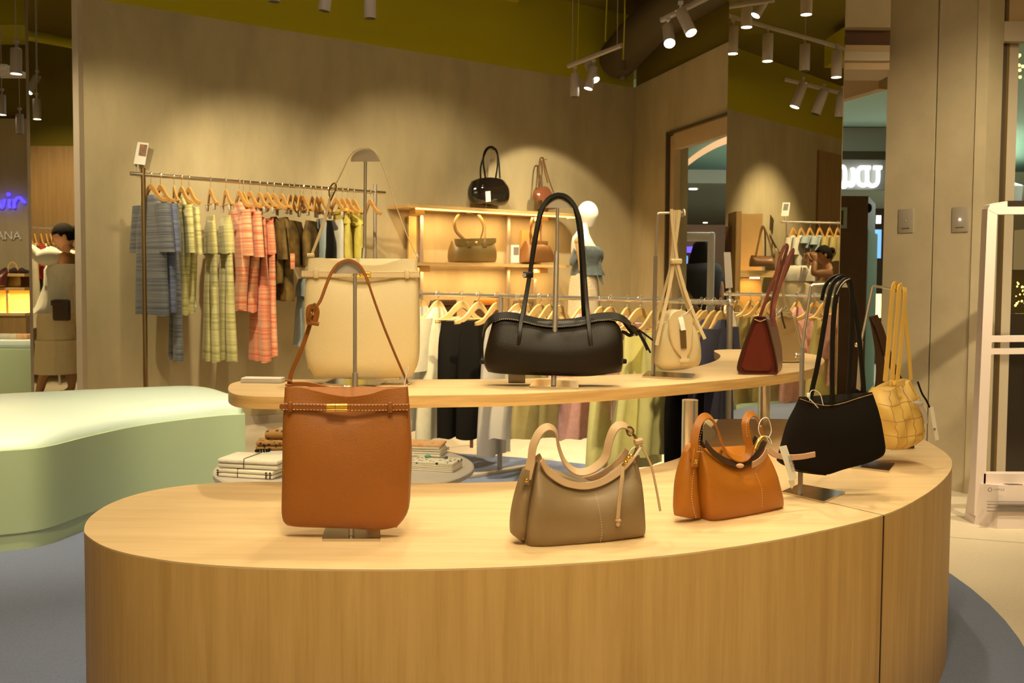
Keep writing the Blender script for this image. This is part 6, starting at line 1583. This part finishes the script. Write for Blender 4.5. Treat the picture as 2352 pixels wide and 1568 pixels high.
MB().add([X(1360, 590, -.12), X(1376, 575, -.10), X(1383, 655, -.10), X(1372, 640, -.13), X(1360, 590, -.10), X(1376, 575, -.08), X(1383, 655, -.08), X(1372, 640, -.11)], [(0, 1, 2, 3), (7, 6, 5, 4), (0, 4, 5, 1), (1, 5, 6, 2), (2, 6, 7, 3), (3, 7, 4, 0)]).build('top_drape', M('blue_knit'), mq)
MB().tube(cr([X(1322, 572, -.10), X(1316, 590, -.12), X(1312, 606, -.14), X(1318, 596, -.16), X(1330, 580, -.15)], 4), .025, 8).build('top_tie', M('blue_knit'), mq)
MB().tube(cr([X(1327, 550, -.17), X(1326, 558, -.18), X(1329, 580, -.19), X(1331, 600, -.19), X(1333, 622, -.19)], 4), [.036, .036, .034, .034, .032, .032, .032, .032, .030, .030, .028, .028, .027, .027, .026, .026, .025], 12).build('arm', M('wood_arm'), mq)
MB().ball(X(1326, 555, -.18), .040).build('shoulder_joint', M('wood_arm'), mq)
ellipse_loft([(X(1342, 622), .10, .13, fw), (X(1341, 640), .125, .17, fw), (X(1341, 670), .138, .185, fw), (X(1341, 720), .145, .20, fw), (X(1341, 790), .15, .21, fw), (X(1341, 830), .15, .21, fw)], fold=9, amp=.02).build('skirt', M('knit_cream'), mq, angle=80)
MB().cyl((pM.w(1341, 830).x, 8.95, .02), pM.w(1341, 800), .016).build('stand_pole', M('steel'), mq)
MB().cyl((pM.w(1341, 830).x, 8.95, 0), (pM.w(1341, 830).x, 8.95, .02), .17, 30).build('stand_base', M('steel'), mq)

# ---- woman seen in the standing mirror
XF = MIR_L
YW = 9.6; pW = PY(YW, 0, 130)
W_ = lambda px, py, off=0: pW.w(px, py, off)
wo = thing('person', 'woman in white puff-sleeved top and cream skirt reaching up, in the standing mirror', 'person', Vector((W_(130, 640).x, YW, 0)))
fw = Vector((-1, -.25, 0)).normalized(); lat = Vector((.25, -1, 0)).normalized()
head(wo, W_(148, 543), (-1, -.35, -.35), 'skin_light', bun=(0, .10, .03), s=1.08)
g0 = Vector((0, 0, 0))
J = {'pelvis': (W_(132, 700), .13), 'waist': (W_(134, 660), .115), 'chest': (W_(142, 610), .13), 'neck0': (W_(156, 585), .065), 'neck': (W_(156, 570), .052), 'skull': (W_(153, 556), .05),
     'sh1': (W_(140, 592, .16), .058), 'el1': (W_(110, 590, .20), .043), 'wr1': (W_(80, 563, .22), .030),
     'sh2': (W_(160, 590, -.14), .058), 'el2': (W_(120, 600, -.22), .043), 'wr2': (W_(78, 585, -.25), .030),
     'hip1': (W_(120, 740, .08), .095), 'kn1': (W_(122, 820, .09), .062), 'an1': (W_(100, 905, .10), .036), 'toe1': (W_(88, 920, .12), .030),
     'hip2': (W_(142, 740, -.08), .095), 'kn2': (W_(150, 820, -.08), .062), 'an2': (W_(158, 895, -.08), .038), 'toe2': (W_(132, 908, -.10), .028)}
E = [('pelvis', 'waist'), ('waist', 'chest'), ('chest', 'neck0'), ('neck0', 'neck'), ('neck', 'skull'), ('chest', 'sh1'), ('sh1', 'el1'), ('el1', 'wr1'), ('chest', 'sh2'), ('sh2', 'el2'), ('el2', 'wr2'),
     ('pelvis', 'hip1'), ('hip1', 'kn1'), ('kn1', 'an1'), ('an1', 'toe1'), ('pelvis', 'hip2'), ('hip2', 'kn2'), ('kn2', 'an2'), ('an2', 'toe2')]
skin_body('body', J, E, 'skin_light', wo, 'pelvis')
hand(wo, W_(79, 562, .22), (-1, 0, .6), (0, 0, -1), .5, 'skin_light'); hand(wo, W_(77, 584, -.25), (-1, 0, .6), (0, 0, -1), .5, 'skin_light', thumb=-1)
ellipse_loft([(W_(150, 606), .150, .205, fw), (W_(143, 620), .155, .20, fw), (W_(136, 655), .130, .165, fw), (W_(132, 675), .145, .175, fw), (W_(128, 705), .175, .205, fw), (W_(122, 718), .215, .235, fw)], fold=14, amp=.025).build('top', M('white_cotton'), wo, angle=80)
for s, o_ in ((1, .18), (-1, -.18)):
    m_ = MB(); m_.tube(cr([W_(154, 592, o_), W_(140, 590, o_ + s*.03), W_(122, 592, o_ + s*.03), W_(112, 588, o_ + s*.02), W_(95, 575, o_ + s*.02), W_(80, 562 if s > 0 else 584, o_ + s*.04)], 3), [.055, .065, .075, .08, .085, .08, .072, .066, .062, .058, .055, .052, .050, .048, .046, .042], 16)
    m_.build('sleeve', M('white_cotton'), wo, angle=80)
ellipse_loft([(W_(130, 708), .150, .185, fw), (W_(128, 735), .165, .20, fw), (W_(130, 770), .165, .20, fw), (W_(130, 784), .175, .205, fw)], fold=12, amp=.02).build('skirt', M('cream_cotton'), wo, angle=80)
ellipse_loft([(W_(131, 780), .190, .215, fw), (W_(131, 790), .185, .215, fw), (W_(131, 825), .195, .23, fw), (W_(131, 856), .205, .24, fw)], fold=22, amp=.03).build('skirt_ruffle', M('cream_cotton'), wo, angle=80)
for px, py, o_ in ((90, 924, .11), (140, 912, -.09)):
    c = W_(px, py, o_); c.z = max(c.z, .02); m_ = MB(); m_.box(Vector((c.x, c.y, .02)), (.25 if o_ < 0 else .16, .09, .035), None, .015); m_.build('sandal', M('brown_leather'), wo)
    MB().ribbon([Vector((c.x - .03, c.y - .05, .03)), Vector((c.x - .03, c.y - .03, .075)), Vector((c.x - .03, c.y + .03, .075)), Vector((c.x - .03, c.y + .05, .03))], .04, .006, (1, 0, 0)).build('sandal_strap', M('brown_leather'), wo)
sb = thing('shoulder_bag', 'small dark brown bag at the hip of the woman in the standing mirror', 'handbag', W_(166, 735, .22))
MB().box(W_(168, 710, .24), (.16, .06, .20), None, .02).build('body', M('brown_leather'), sb)
MB().box(W_(168, 694, .278), (.165, .02, .05), None, .006).build('flap', M('brown_leather'), sb)
# rack behind her
mr1 = thing('clothes_rack', 'clothes rack with orange hangers mirrored behind the woman', 'clothes rack', Vector((W_(95, 640).x, 10.9, 0)))
pR2 = PY(10.9, 0, 100); a_, b_ = pR2.w(55, 522), pR2.w(132, 525)
MB().tube([a_, b_], .014, 10).build('rail', M('steel_bright'), mr1); MB().cyl((a_.x, a_.y, 0), a_, .014).build('post', M('steel'), mr1); MB().cyl((b_.x, b_.y, 0), b_, .014).build('post', M('steel'), mr1)
for i, (px, m_n, lab, yb) in enumerate(((72, 'ivory_cloth', 'long cream dress mirrored at the left edge of the standing mirror', 752), (82, 'ivory_cloth', 'long cream garment mirrored in front of the woman', 750), (96, 'red_cloth', 'red top mirrored behind the raised sleeve', 640), (108, 'white_cloth', 'white top mirrored behind the face of the woman', 700), (118, 'black_cloth', 'black garment mirrored just behind the woman', 700))):
    o = pR2.w(px, 640); d = Vector((.5, -.86, 0)); q = Vector((.86, .5, 0)); zr = pR2.w(px, 523).z
    hanger(o, d, q, zr, 'orange wooden hanger mirrored with the ' + lab.split(' mirrored')[0], 'mirrored orange hangers', w=.19)
    garment('shirt' if i > 1 else 'skirt', o, d, q, zr - .17, pR2.w(px, yb).z, m_n, .17, .05, 3, i).build('garment', M(m_n), label=lab, cat='garment', angle=70)
XF = None

# ---- woman and clothes seen in the column mirror
XF = MIR_R
pV = PY(11.9, 0, 1890); V_ = lambda px, py, off=0: pV.w(px, py, off)
wv = thing('person', 'woman with dark bun and bare shoulders holding up a phone, in the column mirror', 'person', Vector((V_(1890, 640).x, 11.9, 0)))
head(wv, V_(1892, 585), (-1, .1, -.1), 'skin', bun=(.0, .105, .045), s=.95)
J = {'pelvis': (V_(1885, 720), .13), 'waist': (V_(1888, 690), .105), 'chest': (V_(1895, 640), .13), 'neck0': (V_(1900, 618), .06), 'neck': (V_(1898, 607), .05), 'skull': (V_(1895, 595), .05),
     'sh1': (V_(1897, 628, .16), .062), 'el1': (V_(1855, 628, .22), .045), 'wr1': (V_(1863, 600, .16), .030),
     'sh2': (V_(1905, 626, -.15), .06), 'el2': (V_(1870, 632, -.20), .043), 'wr2': (V_(1865, 600, -.12), .030),
     'hip1': (V_(1878, 760, .08), .1), 'kn1': (V_(1880, 810, .08), .065), 'an1': (V_(1880, 860, .08), .04),
     'hip2': (V_(1893, 760, -.08), .1), 'kn2': (V_(1893, 810, -.08), .065), 'an2': (V_(1893, 860, -.08), .04)}
E = [('pelvis', 'waist'), ('waist', 'chest'), ('chest', 'neck0'), ('neck0', 'neck'), ('neck', 'skull'), ('chest', 'sh1'), ('sh1', 'el1'), ('el1', 'wr1'), ('chest', 'sh2'), ('sh2', 'el2'), ('el2', 'wr2'),
     ('pelvis', 'hip1'), ('hip1', 'kn1'), ('kn1', 'an1'), ('pelvis', 'hip2'), ('hip2', 'kn2'), ('kn2', 'an2')]
skin_body('body', J, E, 'skin', wv, 'pelvis')
hand(wv, V_(1863, 601, .15), (-.1, 0, 1), (0, 1, 0), .9, 'skin', .9)
hand(wv, V_(1865, 601, -.11), (-.1, 0, 1), (0, -1, 0), .9, 'skin', .9, thumb=-1)
ph = thing('phone', 'phone held up by the woman in the column mirror', 'phone', V_(1862, 595, .03)); MB().box(V_(1861, 588, .03), (.012, .08, .15), None, .005).build('body', M('gate_black'), ph); MB().ball(V_(1858, 582, .03), (.004, .012, .012)).build('camera', M('steel_bright'), ph)
fw = Vector((-1, 0, 0))
ellipse_loft([(V_(1895, 645), .145, .20, fw), (V_(1890, 665), .135, .18, fw), (V_(1886, 700), .15, .19, fw), (V_(1884, 780), .19, .22, fw), (V_(1884, 835), .22, .25, fw)], fold=12, amp=.03).build('dress', M('white_cotton'), wv, angle=80)
pV2 = PY(12.0, 0, 1830); v2 = lambda px, py, off=0: pV2.w(px, py, off)
RZ2 = v2(1860, 511).z
vr = thing('clothes_rack', 'clothes rack with a bright rail and a photo card, reflected in the column mirror', 'clothes rack', Vector((v2(1810, 640).x, 12.6, 0)))
pV3 = PY(12.5, 0, 1860); a_, b_ = pV3.w(1795, 509), pV3.w(1990, 514)
MB().tube([a_, b_], .015, 12).build('rail', M('steel_bright'), vr)
for px in (1808, 1975): c = pV3.w(px, 511); MB().cyl((c.x, c.y, 0), c, .015).build('post', M('steel'), vr)
vc = thing('sign_holder', 'white photo card above the rack reflected in the column mirror', 'sign', pV3.w(1804, 500))
MB().slab([pV3.w(x, y) for x, y in ((1798, 465), (1815, 465), (1811, 496), (1794, 496))], pV3.n*.006).build('card', M('paper'), vc, smooth=False)
MB().slab([pV3.w(x, y, .007) for x, y in ((1801, 468), (1812, 468), (1809, 483), (1798, 483))], pV3.n*.002).build('picture', M('print_grey'), vc, smooth=False)
MB().tube([pV3.w(1803, 496), pV3.w(1804, 510)], .008, 6).build('clip', M('acrylic'), vc)
for i, (px, m_n, yb, lab) in enumerate(((1820, 'white_cloth', 612, 'white sheer blouse mirrored first on the rack in the column mirror'), (1838, 'white_cloth', 610, 'pinkish white draped blouse mirrored next to the first one'), (1858, 'sky_cloth', 570, 'pale teal top mirrored behind the raised phone'), (1880, 'sky_cloth', 575, 'pale teal top mirrored above the dark bun'), (1903, 'khaki_cloth', 600, 'khaki garment mirrored near the mirror edge'), (1922, 'khaki_cloth', 600, 'khaki garment mirrored right at the mirror edge'))):
    o = pV3.w(px, 640); d = Vector((-.6, -.8, 0)); q = Vector((.8, -.6, 0)); zr = pV3.w(px, 511).z
    hanger(o, d, q, zr, 'wooden hanger mirrored with the ' + lab.split(' mirrored')[0] + (' at the edge' if i == 5 else ' above the bun' if i == 3 else ''), 'mirrored hangers in the column mirror', w=.2)
    garment('shirt', o, d, q, zr - .16, pV3.w(px, yb).z, m_n, .17, .05, 3, i).build('garment', M(m_n), label=lab, cat='garment', angle=70)
# white top and cream skirt on the dress form behind the red tote handles
vm = thing('dress_form', 'dress form in a white draped top and cream skirt reflected behind the red tote handles', 'mannequin', Vector((v2(1828, 640).x, 12.0, 0)))
ellipse_loft([(v2(1838, 610), .17, .14, fw), (v2(1832, 620), .22, .17, fw), (v2(1828, 632), .25, .18, fw), (v2(1828, 645), .24, .18, fw)], fold=9, amp=.05).build('top', M('white_cotton'), vm, angle=80)
ellipse_loft([(v2(1828, 643), .19, .16, fw), (v2(1828, 655), .215, .18, fw), (v2(1828, 690), .22, .2, fw), (v2(1828, 760), .22, .2, fw)], fold=9, amp=.02).build('skirt', M('cream_cotton'), vm, angle=80)
MB().cyl((v2(1828, 700).x, 12.0, 0), v2(1828, 700), .02).build('stand_pole', M('steel'), vm)
# wooden niche with the brown bag
pN = PY(10.6, 0, 1735); N_ = lambda px, py, off=0: pN.w(px, py, off)
ni = thing('display_cabinet', 'tall light wood display cabinet reflected in the column mirror, with a brown bag inside', 'cabinet', Vector((N_(1730, 640).x, 10.8, 0)))
zt_ = N_(1730, 486).z; zs = N_(1730, 621).z
xl, xm, xr_ = N_(1687, 600).x, N_(1699, 600).x, N_(1768, 600).x
MB().box(((xl+xm)/2, 10.75, zt_/2), (xm-xl, .40, zt_)).build('side_panel', M('panel_wood'), ni, smooth=False)
MB().box(((xm+xr_)/2, 10.95, (zt_+zs)/2), (xr_-xm, .03, zt_-zs)).build('back_panel', M('lit_wood'), ni, smooth=False)
MB().box(((xm+xr_)/2 + .06, 10.75, zs - .035), (xr_-xm + .15, .40, .07)).build('shelf', M('oak_edge'), ni, smooth=False)
MB().box(((xm+xr_)/2, 10.95, zs/2), (xr_-xm, .03, zs)).build('lower_back', M('lit_wood'), ni, smooth=False)
MB().box(((xm+xr_)/2, 10.58, zs - .078), (.10, .03, .012)).build('light_strip', M('downlight'), ni, smooth=False)
L = bpy.data.lights.new('cabinet_glow', 'AREA'); L.energy = 1.6*LIGHT_GAIN; L.color = (1, .6, .2); L.shape = 'RECTANGLE'; L.size = .3; L.size_y = .2
lo_ = bpy.data.objects.new('cabinet_glow', L); COL.objects.link(lo_); lo_.location = tx(((xm+xr_)/2, 10.72, zs - .09))
XF0 = XF; XF = None; spot(MIR_R(((xm+xr_)/2, 10.0, 2.9)), MIR_R(((xm+xr_)/2, 10.85, 1.5)), 40, 60, .8); XF = XF0
MB().box((N_(1676, 600).x, 10.9, N_(1676, 518).z/2), (.13, .3, N_(1676, 518).z)).build('side_cabinet', M('kiosk_brown'), label='narrow dark brown cabinet reflected at the left edge of the column mirror', cat='cabinet', smooth=False)
nb_ = thing('shoulder_bag', 'brown shoulder bag with two tall straps on the light wood shelf in the column mirror', 'handbag', N_(1748, 612))
b = MB(); coons(b, pN, [(1726, 586), (1723, 598), (1722, 612)], [(1774, 588), (1778, 600), (1779, 612)], [(1726, 586), (1745, 589), (1774, 588)], [(1722, 612), (1779, 612)], .09, 16, 10); b.build('body', M('brown2_leather'), nb_)
for pts in ([(1734, 588, .05), (1742, 555, .02), (1749, 524, 0), (1755, 522, 0), (1765, 550, .02), (1773, 588, .05)], [(1738, 588, -.04), (1746, 545, -.02), (1752, 524, 0), (1757, 530, 0), (1758, 560, 0), (1758, 588, 0)]): strap_flat(pN, pts, .018, .006).build('strap', M('brown2_leather'), nb_)
XF = None

# ================================================================ beyond the standing mirror (seen directly at the left edge)
lx = lambda px, py, Y: P(px, py, Y=Y)
un = thing('shelf_unit', 'low wooden shelf unit with warm lit niches at the left picture edge', 'shelves', Vector((-5.0, 10.0, 0)))
xa, xb_ = -6.4, lx(67, 640, 9.95).x
for py, nm in ((628, 'top'), (660, 'shelf'), (718, 'shelf')):
    z = lx(30, py, 9.9).z; MB().box(((xa+xb_)/2, 10.1, z - .014), (xb_-xa, .5, .03)).build(nm, M('oak_edge'), un, smooth=False)
zb_, zt_ = lx(30, 718, 9.9).z, lx(30, 628, 9.9).z
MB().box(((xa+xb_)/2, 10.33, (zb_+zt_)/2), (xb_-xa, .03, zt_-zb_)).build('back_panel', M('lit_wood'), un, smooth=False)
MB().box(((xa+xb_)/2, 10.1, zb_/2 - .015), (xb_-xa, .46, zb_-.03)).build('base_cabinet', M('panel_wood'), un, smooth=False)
MB().box((lx(18, 690, 9.9).x, 9.9, (zb_ + lx(30, 660, 9.9).z)/2), (.02, .03, lx(30, 660, 9.9).z - zb_)).build('divider', M('oak_edge'), un, smooth=False)
for px in (5, 45):
    z = lx(30, 662, 9.9).z - .05; L = bpy.data.lights.new('niche_glow', 'AREA'); L.energy = 4*LIGHT_GAIN; L.color = (1, .65, .22); L.size = .25
    lo_ = bpy.data.objects.new('niche_glow', L); COL.objects.link(lo_); lo_.location = (lx(px, 640, 10.05).x, 10.05, z)
pX = PY(9.95, 0, 20)
rb = thing('handbag', 'dark red trapezoid handbag on the lit shelf at the left picture edge', 'handbag', pX.w(8, 657))
b = MB(); coons(b, pX, [(-22, 624), (-18, 657)], [(31, 624), (27, 640), (26, 657)], [(-22, 624), (5, 621), (31, 625)], [(-18, 657), (26, 657)], .07, 16, 10, off=.1); b.build('body', M('oxblood_leather'), rb)
strap_flat(pX, [(-6, 624, .1), (-6, 600, .1), (0, 580, .1), (5, 590, .1), (9, 605, .1), (9, 624, .1)], .014, .006).build('handle', M('brown2_leather'), rb)
yb2 = thing('handbag', 'yellow handle bag hidden behind the dark red bag at the left picture edge', 'handbag', pX.w(30, 657))
b = MB(); coons(b, pX, [(12, 632), (12, 657)], [(40, 630), (40, 657)], [(12, 632), (40, 630)], [(12, 657), (40, 657)], .05, 10, 6, off=-.05); b.build('body', M('yellow_leather'), yb2)
strap_flat(pX, [(14, 632, -.05), (13, 612, -.05), (20, 602, -.05), (30, 606, -.05), (36, 622, -.05), (38, 640, -.05)], .012, .006).build('handle', M('yellow_strap'), yb2)
for i, px in enumerate((16, 36, 54)):
    c = lx(px, 625, 10.05); m_ = MB(); m_.ball(Vector((c.x, c.y, zt_ + .02)), (.05, .10, .022)); m_.tube([Vector((c.x - .04, c.y - .03, zt_+.03)), Vector((c.x, c.y - .03, zt_+.055)), Vector((c.x + .04, c.y - .03, zt_+.03))], .008, 6)
    m_.build('sandal', M('brown_leather'), label=['dark sandal on the far-left shelf top, right behind the yellow handle', 'dark sandal in the middle of the row on the far-left shelf top', 'dark sandal nearest the standing mirror on the far-left shelf top'][i], cat='sandal', group='dark sandals on the shelf top')
# second bench
zb2 = P(30, 800, Y=8.9).z
b2 = thing('bench', 'mint green bench end with a rounded cushion beyond the standing mirror', 'bench', (-4.8, 9.2, 0))
xr2 = P(76, 860, Y=8.9).x
MB().box(((xr2-6.6)/2 - .0, 9.2, .035), (xr2+6.6 - .04, .52, .07)).build('toe_kick', M('mint_vinyl'), b2, smooth=False)
MB().box(((xr2-6.6)/2, 9.2, .07 + (zb2-.07)/2), (xr2+6.6, .6, zb2-.07), None, .02).build('body', M('mint_vinyl'), b2)
MB().box(((xr2-6.6)/2 - .01, 9.2, zb2 + .03), (xr2+6.58, .58, .07), None, .035).build('cushion', M('mint_leather'), b2)
c = P(20, 780, Y=9.2)
for k, (px, m_n, lab) in enumerate(((8, 'white_cloth', 'folded pale cloth on the far mint bench at the picture edge'), (34, 'ivory_cloth', 'folded cream cloth on the far mint bench, middle of the row'), (56, 'orange_print', 'folded orange cloth on the far mint bench nearest the mirror'))):
    c = P(px, 780, Y=9.25); m_ = MB(); m_.box(Vector((c.x, c.y, zb2 + .065 + .02)), (.12, .14, .05), None, .02); m_.build('folded_cloth', M(m_n), label=lab, cat='folded cloth')
# glowing blue script letters and pale capitals on the wall
pZ = PY(10.54, 0, 30)
ns = thing('neon_sign', 'blue glowing script letters on the concrete wall at the left picture edge', 'neon sign', pZ.w(30, 480))
for pts in ([(-14, 478), (-12, 462), (-4, 457), (2, 465), (6, 478)], [(6, 478), (10, 474), (14, 458)], [(26, 458), (24, 470), (26, 478)], [(36, 478), (36, 458)], [(36, 466), (42, 456), (50, 455), (56, 462), (61, 466)]):
    MB().tube(cr([pZ.w(x, y, .03) for x, y in pts], 4) if len(pts) > 2 else [pZ.w(x, y, .03) for x, y in pts], .017, 8).build('letter', M('neon_blue'), ns)
MB().ball(pZ.w(23, 447, .03), .022).build('letter_dot', M('neon_blue'), ns)
def text(body, pl, x, y, hpx, matn, par, name='lettering', align='LEFT', off=0.0, ext=.004):
    cu_ = bpy.data.curves.new('txt', 'FONT'); cu_.body = body; cu_.extrude = ext/2; cu_.align_x = align
    hm = (pl.w(x, y) - pl.w(x, y - hpx)).length; cu_.size = hm/.70
    tmp = bpy.data.objects.new('txt', cu_); COL.objects.link(tmp); bpy.context.view_layer.update()
    me = bpy.data.meshes.new_from_object(tmp.evaluated_get(bpy.context.evaluated_depsgraph_get()))
    vs = [v.co.copy() for v in me.vertices]; fs = [tuple(p.vertices) for p in me.polygons]
    bpy.data.objects.remove(tmp); s_ = side_dir(pl); o0 = pl.w(x, y, off)
    m_ = MB(); m_.add([o0 + s_*v.x + Vector((0, 0, v.y)) + pl.n*v.z for v in vs], fs)
    return m_.build(name, M(matn), par, smooth=False)
cl = thing('wall_lettering', 'pale capital letters ANA on the concrete wall under the blue neon', 'lettering', pZ.w(30, 550))
text('ANA', pZ, 50, 550, 19, 'trim_paint' if False else 'white_plastic', cl, 'letters', 'RIGHT', .012, .01)

# ---- dark figure outside the doorway
XO = PY(11.9, 0, 1600); X_ = lambda px, py, off=0: XO.w(px, py, off)
do = thing('person', 'person in a dark T-shirt with long dark hair and bare arms standing outside the doorway', 'person', Vector((X_(1612, 640).x, 11.9, 0)))
head(do, X_(1612, 570), (.3, .9, -.2), 'skin_dark', s=1.0)
J = {'pelvis': (X_(1610, 740), .15), 'waist': (X_(1608, 700), .14), 'chest': (X_(1610, 635), .17), 'neck0': (X_(1612, 602), .07), 'neck': (X_(1612, 592), .055), 'skull': (X_(1612, 580), .05),
     'sh1': (X_(1588, 622), .065), 'el1': (X_(1579, 662, .05), .046), 'wr1': (X_(1585, 695, .15), .033),
     'sh2': (X_(1640, 622), .065), 'el2': (X_(1653, 660, .05), .046), 'wr2': (X_(1652, 690, .12), .033),
     'hip1': (X_(1600, 770), .11), 'kn1': (X_(1600, 820), .07), 'an1': (X_(1600, 862), .045), 'hip2': (X_(1622, 770), .11), 'kn2': (X_(1622, 820), .07), 'an2': (X_(1622, 862), .045)}
E = [('pelvis', 'waist'), ('waist', 'chest'), ('chest', 'neck0'), ('neck0', 'neck'), ('neck', 'skull'), ('chest', 'sh1'), ('sh1', 'el1'), ('el1', 'wr1'), ('chest', 'sh2'), ('sh2', 'el2'), ('el2', 'wr2'),
     ('pelvis', 'hip1'), ('hip1', 'kn1'), ('kn1', 'an1'), ('pelvis', 'hip2'), ('hip2', 'kn2'), ('kn2', 'an2')]
skin_body('body', J, E, 'skin_dark', do, 'pelvis')
hand(do, X_(1586, 697, .15), (.5, -.3, -.8), (0, 1, 0), .5, 'skin_dark'); hand(do, X_(1652, 692, .12), (-.4, -.3, -.8), (0, 1, 0), .5, 'skin_dark', thumb=-1)
rt_ = Vector((1, 0, 0))
ellipse_loft([(X_(1613, 598), .10, .09, rt_), (X_(1613, 608), .21, .14, rt_), (X_(1613, 625), .25, .17, rt_), (X_(1612, 660), .23, .18, rt_), (X_(1610, 700), .22, .18, rt_), (X_(1610, 745), .23, .19, rt_)]).build('shirt', M('dark_shirt'), do, angle=80)
for px0, px1 in ((1590, 1580), (1637, 1650)): MB().tube([X_(px0, 616), X_((px0+px1)/2, 630), X_(px1, 648)], [.085, .085, .075], 12).build('sleeve', M('dark_shirt'), do)
for px in (1600, 1622): ellipse_loft([(X_(px, 735), .12, .14, rt_), (X_(px, 800), .10, .11, rt_), (Vector((X_(px, 862).x, X_(px, 862).y, .01)), .085, .09, rt_)]).build('trouser_leg', M('dark_shirt'), do, angle=80)
m_ = MB(); m_.rings([[X_(1611, py) + Vector((rx*cos(t), -.03 + .09*sin(t), 0)) for t in [2*pi*k/16 for k in range(16)]] for py, rx in ((552, .05), (560, .10), (580, .13), (600, .16), (625, .17), (645, .13))]); m_.build('long_hair', M('hair'), do, angle=80)

# ================================================================ security gate at the right
YG = 4.92; pGt = PY(YG, 0, 2300)
gt = thing('security_gate', 'tall pinkish-white security gate panel standing at the right picture edge', 'security gate', Vector((pGt.w(2330, 640).x, YG, 0)))
def gslab(pts, d0, d1): return MB().slab([pGt.w(x, y, d0) for x, y in pts], pGt.n*(d1-d0))
post = [(2231, 1178), (2238, 1100), (2243, 1000), (2247, 850), (2254, 650), (2261, 480), (2266, 471), (2285, 466), (2300, 463), (2352, 463), (2480, 463), (2492, 470), (2499, 486), (2510, 1100), (2518, 1180),
        (2492, 1180), (2488, 1084), (2352, 1086), (2254, 1088), (2262, 950), (2269, 800), (2277, 600), (2283, 497), (2290, 492)]
inner = []
outer = [(2262, 482), (2266, 471), (2285, 466), (2300, 463), (2480, 463), (2492, 470), (2498, 486)]
MB().slab([pGt.w(x, y, .03) for x, y in [(2231, 1180), (2262, 480), (2284, 490), (2254, 1180)]], -pGt.n*.06).build('post', M('gate_plastic'), gt, smooth=False)
MB().slab([pGt.w(x, y, .03) for x, y in [(2490, 1180), (2478, 490), (2498, 480), (2514, 1180)]], -pGt.n*.06).build('post', M('gate_plastic'), gt, smooth=False)
MB().slab([pGt.w(x, y, .031) for x, y in [(2262, 482), (2267, 471), (2285, 466), (2304, 463), (2480, 463), (2492, 470), (2498, 482), (2480, 491), (2284, 493)]], -pGt.n*.062).build('top_bar', M('gate_plastic'), gt, smooth=False)
for y0, y1 in ((771, 785), (800, 813)):
    MB().slab([pGt.w(x, y, .02) for x, y in [(2264, y0), (2490, y0 - 2), (2490, y1 - 2), (2264, y1)]], -pGt.n*.04).build('crossbar', M('gate_plastic'), gt, smooth=False)
MB().slab([pGt.w(x, y, .032) for x, y in [(2307, 462), (2440, 462), (2440, 475), (2307, 475)]], -pGt.n*.06).build('top_display', M('gate_black'), gt, smooth=False)
zt_ = pGt.w(2300, 1085).z; x0 = pGt.w(2253, 1100).x; x1 = pGt.w(2495, 1100).x
MB().prism([(x0, YG-.03), (x1, YG-.03), (x1, YG+.03), (x0, YG+.03)], 0.0, zt_).build('lower_panel', M('gate_plastic'), gt, smooth=False)
xb0 = pGt.w(2232, 1190).x; yF = YG - .12
zc_ = P(2300, 1116, Y=yF).z
m_ = MB(); m_.add([Vector(v) for v in ((xb0, YG-.03, 0), (x0 + .03, yF, 0), (x1, yF, 0), (x1 + .05, YG-.03, 0), (xb0 + .02, YG-.03, zt_-.05), (x0 + .04, yF + .02, zc_), (x1, yF + .02, zc_), (x1 + .03, YG-.03, zt_-.05), (xb0, YG+.08, 0), (x1 + .05, YG+.08, 0), (xb0 + .02, YG+.08, zt_-.05), (x1+.03, YG+.08, zt_-.05))],
      [(0, 1, 5, 4), (1, 2, 6, 5), (2, 3, 7, 6), (4, 5, 6, 7), (8, 0, 4, 10), (3, 9, 11, 7), (9, 8, 10, 11), (10, 4, 7, 11), (0, 8, 9, 3), (0, 3, 2, 1)])
m_.build('base', M('gate_plastic'), gt, smooth=False)
pGb = PY(yF - .004, 0, 2300)
zz_ = MB(); 
A1, A2 = Vector((P(2308, 1104, Y=YG-.06).x, YG-.055, 0)), Vector((P(2340, 1104, Y=YG-.06).x, YG-.055, 0))
def top_z(y): return (zt_-.05) + (zc_-(zt_-.05))*((YG-.03 - y)/(YG-.03 - (yF+.02)))
pts = [Vector((A1.x, YG-.045, top_z(YG-.045)+.001)), Vector((A2.x, YG-.045, top_z(YG-.045)+.001)), Vector((A2.x + .01, yF+.035, top_z(yF+.035)+.001)), Vector((A1.x + .01, yF+.035, top_z(yF+.035)+.001))]
MB().slab(pts, (0, 0, .002)).build('display_window', M('gate_black'), gt, smooth=False)
rg = MB(); cc = pGb.w(2274, 1124); rg.tube([cc + Vector((.009*cos(t), 0, .009*sin(t))) for t in [2*pi*k/16 for k in range(16)]], .0018, 5, loop=True); rg.build('logo_ring', M('print_grey'), gt)
text('OPPOLE', pGb, 2281, 1126.5, 5, 'print_grey', gt, 'logo_letters', off=0.0, ext=.001)
for y in (1152, 1159, 1166, 1174):
    MB().box((pGb.w(2330, y).x, yF, pGb.w(2300, y).z), (.26, .012, .002)).build('groove', M('print_grey'), gt, smooth=False)
